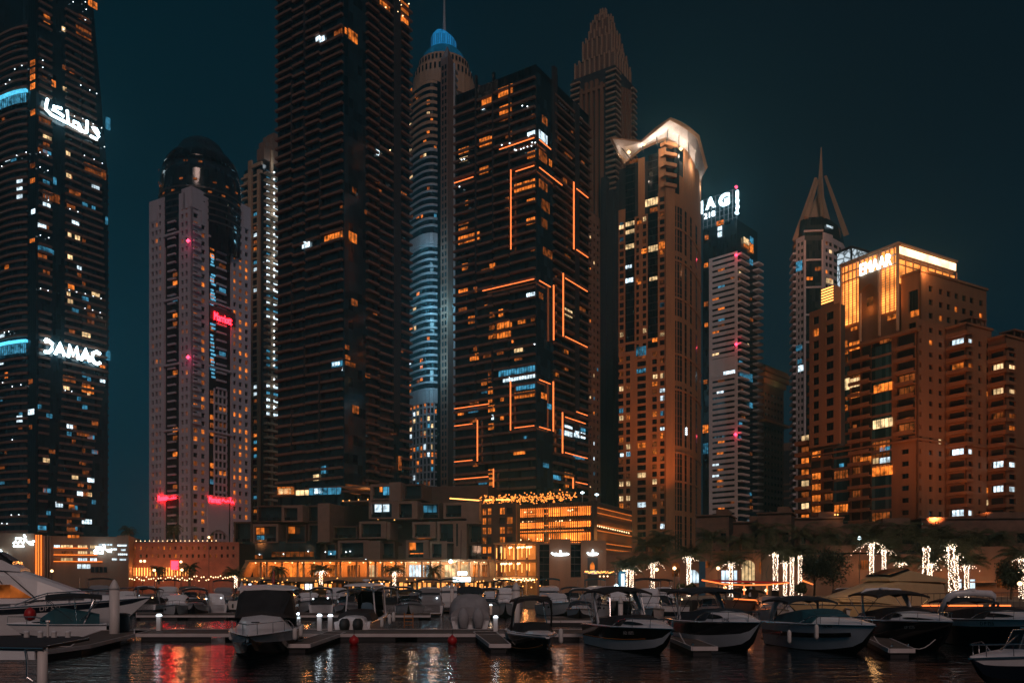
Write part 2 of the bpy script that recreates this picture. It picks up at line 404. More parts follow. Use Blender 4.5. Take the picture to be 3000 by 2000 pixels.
# ================================================================== tower with the two white roof signs (far left)
def tower_a():
    Y0 = 372
    fl_, fr_, _ = corner_block(107, Y0, 20, 318)
    root = thing('glass_tower', (*fr_.xy(fr_.L / 2, -25), GZ), 'dark curved glass tower with a white Arabic sign above a white Latin letter sign', 'skyscraper')
    # left end face: a chamfer strip (columns 85-107) and a bowed front running away to the left
    C0 = Vector(fr_.A); S = Vector((wx(84, Y0 + 2.5), Y0 + 2.5)); strip = Face(S, C0)
    bow = []
    k = 12
    for i in range(k + 1):
        t = i / k; px = 84 - t * 210; Y = Y0 + 2.5 + 4 * t + 34 * t * t
        bow.append((wx(px, Y), Y))
    bow = bow[::-1]                                  # left to right
    zb, zt = GZ + 12, 300
    def edge_px(py):                                 # right end of the balcony slabs
        if py < 400: return 288 - 24 * (400 - py) / 400
        if py < 1060: return 292 + 20 * (py - 400) / 660
        return 312 - 72 * ((py - 1060) / 500) ** .8
    def glass_px(py): return 318 - 4 * abs(py - 900) / 900 - (34 * ((430 - py) / 430) if py < 430 else 0)
    # curtain wall: a loft of footprints, slightly tapered to the top
    rows = []
    for py in (1720, 1585, 1300, 1000, 700, 430, 200, 0, -300):
        z = wz(py, Y0); u = fr_.upx(glass_px(py)) ; sh = 0 if py > 430 else (430 - py) / 700
        b = [(x + sh * 4, y) for x, y in bow]
        foot = b + [tuple(strip.A), tuple(C0), fr_.xy(u), fr_.xy(u, -45), fr_.xy(-40, -75)]
        rows.append([Vector((x, y, z)) for x, y in foot])
    w = MB(); w.grid(rows, 0, True); w.add(rows[-1], (tuple(range(len(rows[-1]))),)); w.build('curtain_wall', 'glass_dark', root)
    s = MB(); strip.box(s, .1, strip.L, zb, zt, 0, .5); s.build('corner_glazing', 'glass_black', root)
    fh = 3.3; z = GZ + 9; i = 0
    while z < 262:
        py = HY - (z - HC) * F / Y0
        if py < -60: break
        mb = MB()
        u1 = fr_.upx(edge_px(py)); ua = fr_.upx(150 - 14 * max(0, (py - 800) / 700)); ub = fr_.upx(190 - 30 * max(0, (py - 900) / 650) ** 1.2); um = fr_.upx(237)
        if i % 9 != 8:
            fr_.box(mb, .8, ua, z, z + 1.0, 0, 1.1)
        if um < u1: fr_.box(mb, ub, um - .3, z, z + 1.0, 0, 1.1); fr_.box(mb, um + .3, u1, z - .15, z + .9, 0, 1.3)
        else: fr_.box(mb, ub, u1, z, z + 1.0, 0, 1.1)
        if py > 395:                                  # little tips of the far balconies beyond the glass edge
            ue = fr_.upx(glass_px(py)); fr_.box(mb, ue - 1.0, ue + 1.1, z, z + .9, -6, -1)
        if py > 60:
            for a, b in zip(bow[:-1], bow[1:]):
                f = Face(a, b); f.box(mb, -.05, f.L + .02, z, z + 1.0, 0, 1.0)
        mb.build('slab_edging', 'brown_slab', root); z += fh; i += 1
    # blue lit crescents on the bowed front
    for pz in (262, 990):
        z0 = wz(pz + 48, Y0 + 4); mb = MB(); m2 = MB()
        for a, b in zip(bow[:-1], bow[1:]):
            f = Face(a, b); f.box(mb, -.05, f.L + .05, z0 + 4.6, z0 + 5.8, .2, 1.7)
            for q in range(3): f.pane(m2, f.L * (q + .1) / 3, f.L * (q + .85) / 3, z0, z0 + 4.2, 1.35)
        mb.build('light_band', 'arc_blue', root); m2.build('lit_screen', 'lit_blue', root)
    # signs
    ar = [[(.98, .40), (.93, .60), (.86, .62), (.98, .25), (.94, .08), (.82, .10)], [(.76, .80), (.75, .18)], [(.75, .18), (.62, .14)],
          [(.66, .16), (.60, .45), (.52, .46), (.50, .20), (.66, .16)], [(.50, .20), (.42, .22), (.40, .85)], [(.40, .22), (.12, .26), (.03, .42), (.04, .62)],
          [(.30, .80), (.16, .72), (.14, .56), (.26, .52), (.34, .46)], [(.06, .95), (.03, .55)]]
    # baseline runs down to the right with the wall, so the box is given at the middle of the sign
    strokes(root, fr_, ar, 128, 283, 292, 343, 1.6, 'sign_white', .62, 'sign', 'white Arabic sign')
    for k_, (x0, x1) in enumerate(((128, 163), (164, 191), (190, 228), (229, 258), (256, 296))):
        pass
    D = [[(.02, .98), (.08, .92), (.14, .78), (.13, .35), (.08, .08), (.01, .05)], [(.02, .98), (.05, .75)], [(.19, .05), (.27, .95), (.35, .05)], [(.22, .35), (.32, .35)],
         [(.41, .05), (.44, .95), (.50, .25), (.56, .95), (.59, .05)], [(.64, .05), (.72, .95), (.80, .05)], [(.67, .35), (.77, .35)],
         [(.99, .85), (.92, .97), (.86, .80), (.84, .45), (.88, .10), (.94, .03), (.99, .18)]]
    strokes(root, fr_, D, 128, 992, 294, 1032, 1.6, 'sign_white', .75, 'sign', 'white Latin letter sign')
    mb = MB(); fr_.box(mb, fr_.L - 1.5, fr_.L + .6, fr_.zpy(314, 380), fr_.zpy(314, 345), .1, .6); fr_.box(mb, fr_.L - 1.5, fr_.L + .6, fr_.zpy(314, 1055), fr_.zpy(314, 1028), .1, .6)
    mb.build('side_light', 'lit_blue', root)
    # lit rooms
    L1 = [(250, 90, 290, 135, 'o'), (435, 165, 525, 215, 'd'), (355, 155, 375, 182, 'c'), (450, 95, 515, 125, 'd'), (505, 5, 560, 45, 'o'), (240, 440, 272, 470, 'd'), (295, 462, 322, 500, 'o'),
          (358, 375, 380, 400, 'd'), (398, 395, 430, 425, 'd'), (360, 500, 385, 525, 'c'), (222, 678, 292, 715, 'd'), (378, 868, 405, 895, 'c'), (380, 990, 410, 1022, 'c'), (485, 955, 610, 1010, 'd'),
          (245, 1105, 345, 1155, 'd'), (395, 1085, 465, 1120, 'd'), (305, 1020, 325, 1060, 'b'), (390, 1335, 410, 1360, 'c'), (430, 1350, 460, 1378, 'c'), (388, 1460, 418, 1490, 'c'), (228, 1420, 298, 1440, 'b'), (605, 1245, 620, 1290, 'b')]
    L2 = [(390, 65, 428, 92, 'o'), (388, 150, 420, 178, 'c'), (395, 325, 432, 350, 'd'), (470, 338, 520, 368, 'c'), (470, 570, 497, 597, 'b'), (573, 517, 605, 545, 'o'), (573, 595, 605, 628, 'w'),
          (360, 590, 435, 625, 'd'), (362, 638, 402, 668, 'c'), (468, 650, 540, 688, 'o'), (440, 908, 515, 935, 'd'), (455, 1072, 495, 1100, 'd'), (412, 1150, 450, 1182, 'c'), (325, 1232, 372, 1258, 'd'),
          (445, 1198, 482, 1225, 'd'), (318, 1312, 362, 1342, 'w'), (395, 1320, 428, 1348, 'o'), (470, 1412, 528, 1438, 'w'), (432, 1450, 445, 1475, 'b'), (280, 1010, 318, 1035, 'd'), (480, 490, 510, 515, 'b')]
    bows = [Face(a, b) for a, b in zip(bow[:-1], bow[1:])]
    L3 = [(30, 905, 60, 925, 'w'), (60, 895, 110, 925, 'b'), (60, 1020, 165, 1050, 'w'), (60, 1062, 165, 1092, 'w'), (60, 1105, 165, 1140, 'w'), (5, 1515, 50, 1560, 'o'), (10, 660, 40, 690, 'd')]
    L4 = [(10, 570, 45, 605, 'o'), (0, 350, 30, 372, 'w'), (108, 782, 152, 812, 'b'), (60, 818, 150, 855, 'w'), (105, 870, 140, 895, 'd'), (0, 1095, 28, 1125, 'd'), (0, 1185, 40, 1210, 'b'), (20, 1020, 40, 1040, 'd'), (0, 500, 20, 525, 'w'), (0, 710, 15, 735, 'b')]
    w = lit_on([fr_], crop(L1, 0, 0, .5102) + crop(L2, 0, 800, .5102), .12) + lit_on(bows, crop(L3, 0, 0, .5102) + crop(L4, 0, 800, .5102), .12)
    st = [(172, 345, 205, 378, 'o'), (172, 392, 205, 420, 'd'), (172, 428, 205, 460, 'o'), (172, 478, 205, 512, 'o'), (175, 628, 205, 662, 'o'), (172, 935, 208, 965, 'd'), (172, 1022, 208, 1050, 'o'), (178, 1200, 205, 1228, 'w'), (170, 1370, 200, 1392, 'o')]
    st2 = [(162, 608, 188, 635, 'd'), (160, 780, 197, 812, 'w'), (165, 870, 185, 895, 'd'), (158, 1180, 172, 1205, 'd'), (158, 1260, 172, 1290, 'd')]
    w += lit_on([strip], crop(st, 0, 0, .5102) + crop(st2, 0, 800, .5102), .56)
    ra = random.Random(19)
    for k in range(90):
        z = GZ + 9 + 3.3 * ra.randrange(2, 62) + 1.05; py = HY - (z - HC) * F / Y0
        if py > 40 and not 255 < py < 385 and not 965 < py < 1070:
            u = fr_.upx(ra.choice((110, 125, 135, 195, 210, 225, 240, 255, 268, 280 if py < 1050 else 200))); w.append((fr_, u, u + ra.uniform(1.5, 4.5), z, z + 1.9, .1, ra.choice('dddbbbcdw'), 2))
    windows(root, w)
    sp = []
    S1 = [(246, 347), (246, 388), (85, 398), (125, 377), (55, 460), (32, 483), (464, 490), (516, 518), (555, 538), (383, 648), (428, 668), (475, 682), (535, 712), (583, 735), (230, 875), (275, 893), (96, 893), (150, 875), (10, 955), (485, 893), (540, 915), (587, 938),
          (230, 960), (275, 980), (278, 1150), (402, 1200), (447, 1216), (232, 1350), (280, 1365), (420, 12), (490, 12), (495, 55), (600, 843), (365, 170), (490, 115)]
    S2 = [(233, 88), (276, 100), (398, 97), (440, 108), (490, 118), (535, 132), (580, 145), (488, 202), (532, 212), (575, 226), (25, 340), (50, 335), (375, 672), (412, 678), (15, 628), (70, 650), (120, 640), (70, 955), (115, 950), (65, 1387), (108, 1385), (10, 1435), (40, 1437)]
    for (cx, cy), oy in [(q, 0) for q in S1] + [(q, 800) for q in S2]:
        px, py = cx * .5102, oy + cy * .5102
        for f in [fr_] + bows:
            u = f.upx(px, 1.4)
            if 0 <= u <= f.L: sp.append(f.pt(u, f.zpy(px, py, 1.4), 1.4)); break
    dots(root, 'balcony_light', 'spot_white', sp, .28)
tower_a()

# ================================================================== pale hotel tower with a dark domed drum
glow('stair_blue', (.16, .62, .95), 1.0, .5)
def tower_b():
    Y0 = 345; fl_, fr_, foot = corner_block(561, Y0, 437, 735, -4400)
    root = thing('hotel_tower', (*fl_.xy(fl_.L / 2, -20), GZ), 'pale punched window hotel tower with small red signs and a dark rounded top', 'hotel tower')
    fh = 3.35; rg = random.Random(3)
    core = MB(); inner = inset(fl_, fr_, foot, .8)
    zsh = wz(620, Y0)
    core.prism(inner, GZ, zsh - 2); core.build('core', 'dark_core', root)
    def upx(f, *xs): return [f.upx(x) for x in xs]
    wins = []
    # each face: pale wings at both sides, a glazed bay between
    for f, bay, cols, tops in ((fl_, (481, 524), [(444, 450), (455, 461), (466, 471), (531, 537), (543, 549)], (592, 556)), (fr_, (612, 678), [(567, 580), (590, 601), (684, 692), (700, 709), (718, 727)], (556, 610))):
        a, b = upx(f, *bay); cc = [tuple(upx(f, *c)) for c in cols]
        for (u0, u1, zt), k in (((0, a, wz(tops[0], f.pt(0, 0).y)), 0), ((b, f.L, wz(tops[1], f.pt(f.L, 0).y)), 1)):
            mb = MB(); ops = masonry(mb, f, [c for c in cc if u0 < c[0] < u1], GZ, zt, fh, .7, 2.55, .8, u0, u1)
            # stepped corner turrets
            if (f is fr_ and k == 0) or (f is fl_ and k == 1):
                pass
            mb.build('wing_wall', 'hotel_stone', root)
            wins += pick_lit(ops, .55 if f is fr_ else .28, rg, -.7, 'ooddddo' if f is fr_ else 'ddodd-', 1)
        g = MB(); zg = wz(600, Y0)
        f.box(g, a, b, GZ + 3, zg, -1.2, -.8); g.build('bay_glazing', 'glass_teal', root)
        z = GZ + 14; i = 0
        while z < zg - 2:
            mb = MB(); w_ = b - a
            if f is fl_: f.box(mb, a + w_ * .22, b - w_ * .28, z, z + .7, -.8, .1)
            elif z > wz(1130, Y0): f.box(mb, a + w_ * .36, b - w_ * .22, z, z + .75, -.8, .1)
            else: f.box(mb, a + w_ * .25, b - w_ * .2, z, z + 1.0, -.8, .0)
            if i % 8 == 7: f.box(mb, a - .2, b + .2, z + 1.4, z + 2.2, -.8, .5)
            if f is fr_ and z <= wz(1130, Y0):
                for q in range(4): f.box(mb, a + w_ * (.25 + .18 * q), a + w_ * (.28 + .18 * q), z + 1.0, z + fh, -.8, -.05)
            if f is fr_ and rg.random() < .45: wins.append((f, a + w_ * .1, a + w_ * .28, z + .2, z + 2.2, -.7, rg.choice('obdd'), 1))
            if rg.random() < .25: wins.append((f, a + w_ * .5, a + w_ * .8, z + 1.1, z + 2.8, -.7, rg.choice('odbd'), 1))
            mb.build('slab_edging', 'hotel_stone', root); z += fh; i += 1
        # blue glow strip in the bay
        zz = wz(760 if f is fl_ else 690, Y0)
        if f is fr_:
            mb = MB()
            for py in list(range(690, 780, 9)) + list(range(800, 905, 9)) + list(range(945, 1110, 11)):
                if rg.random() < .9: f.pane(mb, f.upx(618) + rg.random() * .8, f.upx(628) + rg.random() * 1.4, f.zpy(622, py + 6), f.zpy(622, py), -.6)
            mb.build('stair_lights', 'stair_blue', root)
    # loggias at the corner of the right face
    mb = MB(); z = wz(1240, Y0)
    while z < wz(640, Y0): fr_.box(mb, .6, fr_.upx(586), z, z + 1.0, 0, .9); z += fh
    mb.build('balcony_row', 'hotel_stone', root)
    # horizontal bands of the left bay, the arch at the foot
    arch = MB(); a, b, z0 = fr_.upx(608), fr_.upx(668), GZ + 6
    n = 12; um, ru = (a + b) / 2, (b - a) / 2; zs = z0 + 14
    pts = [(um - ru * cos(pi * i / n), zs + ru * sin(pi * i / n)) for i in range(n + 1)]
    for (u0_, z0_), (u1_, z1_) in zip(pts[:-1], pts[1:]):
        arch.hexa([fr_.pt(u0_, z0_, .5), fr_.pt(u1_, z1_, .5), fr_.pt(u1_, z1_, -.5), fr_.pt(u0_, z0_, -.5), fr_.pt(u0_, zs + ru + 3, .5), fr_.pt(u1_, zs + ru + 3, .5), fr_.pt(u1_, zs + ru + 3, -.5), fr_.pt(u0_, zs + ru + 3, -.5)])
    fr_.box(arch, a - .2, b + .2, zs + ru + 3, wz(1450, Y0), -.5, .5); arch.build('entrance_arch', 'hotel_stone', root)
    # drum and dome
    cxy = (wx(589, Y0 + 22), Y0 + 22); dr = MB(); r0 = 115 / F * (Y0 + 22)
    def zz(py): return wz(py, Y0 + 22)
    dr.lathe([(r0, zz(760)), (r0, zz(590)), (r0 * .97, zz(545)), (r0 * .93, zz(515))], (*cxy, 0), 28); dr.build('glass_drum', 'glass_dark', root, smooth=True)
    dm = MB(); prof = [(r0 * .93, zz(514)), (r0 * .90, zz(500)), (r0 * .85, zz(485)), (r0 * .75, zz(470)), (r0 * .62, zz(456)), (r0 * .57, zz(447)), (r0 * .48, zz(430)), (r0 * .36, zz(419)), (r0 * .2, zz(412)), (r0 * .04, zz(409))]
    dm.lathe(prof, (*cxy, 0), 28); dm.build('dome', 'glass_black', root, smooth=True)
    rb = MB()
    for py in (600, 618, 636, 654, 672, 690): rb.lathe([(r0 * 1.0, zz(py)), (r0 * 1.012, zz(py)), (r0 * 1.012, zz(py - 5)), (r0 * 1.0, zz(py - 5))], (*cxy, 0), 28)
    rb.build('drum_bands', 'dark_metal', root)
    rr = MB()
    for k in range(26):
        a_ = -pi * .95 + k * pi * .9 / 25; z = zz(rg.choice((530, 555, 580, 610)))
        if rg.random() < .5:
            p = Vector((cxy[0] + r0 * 1.005 * cos(a_), cxy[1] + r0 * 1.005 * sin(a_), z)); tn = Vector((-sin(a_), cos(a_), 0))
            rr.quad(p, p + tn * 1.6, p + tn * 1.6 + Vector((0, 0, .8)), p + Vector((0, 0, .8)))
    rr.build('drum_windows', 'lit_dim', root)
    tw = MB(); f = Face((wx(514, Y0 - .5), Y0 - .5), (wx(543, Y0 - .5), Y0 - .5))
    f.box(tw, 0, f.L, wz(608, Y0), wz(565, Y0), -14, -13); tw.build('blue_lit_window', 'stair_blue', root)
    # stepped shoulders
    sh = MB()
    for f, x0, x1, y0, y1 in ((fl_, 543, 561, 625, 548), (fr_, 561, 590, 625, 552), (fr_, 590, 602, 640, 592), (fr_, 712, 732, 680, 610), (fl_, 440, 462, 640, 590)):
        f.box(sh, f.upx(x0), f.upx(x1), f.zpy((x0 + x1) / 2, y1 + 60), f.zpy((x0 + x1) / 2, y1), -6, .15)
    sh.build('shoulder_parapet', 'hotel_stone', root)
    pl = MB(); fr_.box(pl, fr_.upx(614), fr_.upx(688), fr_.zpy(650, 945), fr_.zpy(650, 905), -.5, .3); pl.build('sign_panel', 'dark_core', root)
    sign(root, fr_, 'Marriott', 627, 913, 678, 936, .5, 'sign_red', bold=.0, label='red sign on the dark panel high up')
    sign(root, fl_, 'Marriott', 464, 1451, 490, 1467, .5, 'sign_red', bold=.0); strokes(root, fl_, [[(1, .3), (.9, .5), (.8, .2), (.7, .3), (.7, .9)], [(.6, .2), (.5, .5), (.4, .2), (.2, .3)], [(.2, .3), (.1, .6), (0, .2)]], 491, 1451, 518, 1464, .4, 'sign_red', .22)
    sign(root, fr_, 'Marriott', 612, 1453, 646, 1470, .5, 'sign_red', bold=.0); strokes(root, fr_, [[(1, .1), (.9, .4), (.8, .1), (.7, .3), (.7, .9)], [(.6, .2), (.5, .5), (.4, .2), (.2, .3)], [(.2, .3), (.1, .6), (0, .2)]], 649, 1453, 684, 1472, .4, 'sign_red', .25)
    for x, y in ((551, 705), (551, 1046)):
        mb = MB(); mb.bulb(fl_.pt(fl_.upx(x, 1.2), fl_.zpy(x, y, 1.2), 1.2), .9); mb.build('beacon', 'beacon_red', root)
        lamp('beacon_light', fl_.pt(fl_.upx(x, 3), fl_.zpy(x, y, 3), 3), 260, (1, .05, .2), .5)
    windows(root, wins)
tower_b()

# ================================================================== tower with the column of white balcony lamps
def tower_c():
    Y0 = 430; fl_, fr_, foot = corner_block(770, Y0, 716, 860)
    root = thing('balcony_tower', (*fl_.xy(fl_.L / 2, -12), GZ), 'beige framed tower with a bright column of white balcony lamps, half hidden beside the hotel', 'skyscraper')
    rg = random.Random(5); w = []
    mb = MB(); mb.prism(foot, GZ, wz(480, Y0)); mb.build('core', 'glass_black', root)
    mb = MB()
    for f, x0, x1, yt in ((fl_, 731, 741, 475), (fl_, 757, 764, 500), (fr_, 790, 797, 440)): f.box(mb, f.upx(x0), f.upx(x1), GZ, f.zpy(x0, yt), 0, 1)
    fl_.box(mb, fl_.upx(731), fl_.L, wz(484, Y0), wz(474, Y0), 0, 1); fl_.box(mb, fl_.upx(757), fl_.L, wz(508, Y0), wz(500, Y0), 0, .95)
    mb.prism([fl_.xy(0, .5), fl_.xy(fl_.L * .4, .5), fl_.xy(fl_.L * .4, -9), fl_.xy(0, -9)], wz(520, Y0), wz(492, Y0))
    mb.build('frame', 'sand_stone', root)
    z = GZ + 10; fh = 3.5; sp = []
    while z < wz(500, Y0):
        s = MB(); fl_.box(s, fl_.upx(713), fl_.upx(730), z, z + 1, 0, 1.6); fl_.box(s, fl_.upx(742), fl_.upx(756), z, z + .9, 0, .4); fr_.box(s, .5, fr_.upx(820), z, z + .9, 0, 3.2); s.build('slab_edging', 'sand_stone', root)
        py = HY - (z - HC) * F / Y0
        if py < 1240 and rg.random() < (.95 if py < 830 else .55): sp.append(fr_.pt(fr_.upx(803, 2), z + 2.4, 2))
        if py < 1240: w.append((fr_, fr_.upx(780), fr_.upx(817), z + 1, z + 3.0, .1, 'w' if py < 900 and rg.random() < .6 else rg.choice('wb-'), 2))
        if rg.random() < .3: w.append((fl_, fl_.upx(744), fl_.upx(754), z + 1.1, z + 2.7, .1, rg.choice('odwb'), 1))
        z += fh
    # stepped top behind
    t = MB()
    for x0, x1, y0, y1, d in ((772, 830, 480, 446, 4), (778, 830, 446, 425, 6), (790, 835, 425, 402, 8), (802, 840, 402, 388, 8)):
        fr_.box(t, fr_.upx(x0), fr_.upx(x1), fr_.zpy(800, y0), fr_.zpy(800, y1), -5, .4)
    t.build('stepped_top', 'dark_stone', root); dots(root, 'balcony_lamp', 'spot_white', sp, .55); windows(root, w)
    for py in (470, 620, 760): lamp('balcony_light', fr_.pt(fr_.upx(806, 4), wz(py, Y0), 4.5), 350, (.8, .93, 1), 1)
tower_c()

# ================================================================== twin dark residential towers with stepped balcony slabs
def balcony_tower(root, fl_, fr_, foot, ztop, zbot, fh, lsegs, rsegs, rstart, jog, fins, seed):
    rg = random.Random(seed)
    mb = MB(); mb.prism(foot, GZ, ztop); mb.build('curtain_wall', 'glass_teal', root)
    mb = MB(); fr_.box(mb, -.05, fr_.upx(rstart), zbot, ztop + .4, -.3, .35); mb.build('corner_glazing', 'glass_blue', root)
    mb = MB()
    for f, x0, x1, y0, y1 in fins: f.box(mb, f.upx(x0), f.upx(x1), f.zpy(x0, y1), f.zpy(x0, y0), 0, 1.1)
    mb.build('recess_fins', 'dark_core', root)
    z = zbot + .3; i = 0
    while z < ztop - 1.5:
        mb = MB(); hi = z > zbot + (ztop - zbot) * .38
        for j, (x0, x1) in enumerate(lsegs):
            dz = jog * ((j + i // 3) % 3) * (.5 if hi else .12); d = 1.25 - .2 * (j % 2)
            fl_.box(mb, fl_.upx(x0) + .15, min(fl_.L + .25, fl_.upx(x1) - .1), z + dz, z + dz + .78, 0, d)
        for j, (x0, x1) in enumerate(rsegs):
            fr_.box(mb, fr_.upx(x0) + .1, fr_.upx(x1) - .1, z - jog * (j % 2) * .6, z + .78 - jog * (j % 2) * .6, 0, 1.3)
        mb.build('slab_edging', 'brown_slab', root)
        i += 1; z += fh
def tower_d():
    Y0 = 282; fl_, fr_, foot = corner_block(1007, Y0, 814, 1200)
    root = thing('residential_tower', (*fl_.xy(fl_.L / 2, -16), GZ), 'tallest dark slab balcony tower cut off by the top of the frame', 'skyscraper', 'dark slab balcony towers on the stepped podium')
    zt = wz(-160, Y0)
    balcony_tower(root, fl_, fr_, foot, zt, wz(1432, Y0), 3.24, [(812, 860), (861, 895), (901, 941), (943, 1007)], [(1070, 1104), (1106, 1146), (1170, 1202)], 1069, .9,
                  [(fl_, 896, 899, -150, 180), (fl_, 858, 861, 240, 480), (fl_, 896, 899, 350, 420), (fl_, 941, 944, 480, 640), (fl_, 858, 861, 830, 960), (fl_, 896, 899, 1010, 1100), (fl_, 938, 941, 1100, 1300), (fl_, 857, 860, 1200, 1320),
                   (fr_, 1148, 1168, -160, 1060), (fr_, 1106, 1109, 250, 360), (fr_, 1148, 1166, 1060, 1240)], 11)
    L = crop([(440, 202, 492, 245, 'w'), (545, 170, 603, 205, 'd'), (606, 160, 622, 195, 'o'), (628, 180, 682, 240, 'o'), (490, 1340, 605, 1385, 'o'), (630, 1335, 678, 1392, 'o'), (362, 1383, 408, 1422, 'w'), (808, 0, 868, 62, 'o'), (893, 0, 975, 60, 'o'), (893, 75, 975, 125, 'o'),
              (788, 862, 808, 893, 'w'), (650, 1078, 675, 1110, 'd'), (785, 1040, 815, 1060, 'd'), (790, 1085, 820, 1100, 'd'), (720, 1210, 755, 1235, 'd'), (885, 375, 900, 410, 'd'), (925, 1105, 965, 1135, 'd'), (580, 1180, 600, 1195, 'd')], 700, 0, .5102)
    L += crop([(530, 505, 600, 537, 'b'), (535, 510, 580, 530, 'w'), (645, 150, 682, 188, 'd'), (608, 412, 635, 438, 'd'), (605, 470, 640, 495, 'd'), (605, 510, 672, 535, 'd'), (425, 1155, 460, 1190, 'c'), (650, 760, 690, 805, 'd'), (590, 540, 602, 558, 'w'),
               (725, 575, 755, 600, 'd'), (770, 225, 795, 240, 'd'), (915, 430, 945, 455, 'd'), (470, 1105, 500, 1150, 'b'), (610, 1215, 720, 1245, 'd'), (640, 1245, 700, 1268, 'd'), (915, 1050, 935, 1130, 'd')], 700, 800, .5102)
    windows(root, lit_on([fl_, fr_], L, .5))
    sp = []; sp.append(fr_.pt(fr_.upx(1143, 2), fr_.zpy(1143, 440, 2), 2))
    for x, y in ((1132, 2), (1170, 2), (1175, 15), (1165, 35), (1180, 47), (1130, 22), (1198, 12), (1070, 1490)): sp.append(fr_.pt(fr_.upx(x, 1), fr_.zpy(x, y, 1), 1))
    dots(root, 'ceiling_light', 'spot_warm', sp, .3)
    # lit roof terrace rooms at its foot
    mb = MB(); zb = wz(1436, Y0)
    fl_.box(mb, 0, fl_.L, zb - .6, zb, 0, 3.0); fr_.box(mb, 0, fr_.upx(1110), zb - .6, zb, 0, 2.6); mb.build('podium_cornice', 'brown_slab', root)
tower_d()
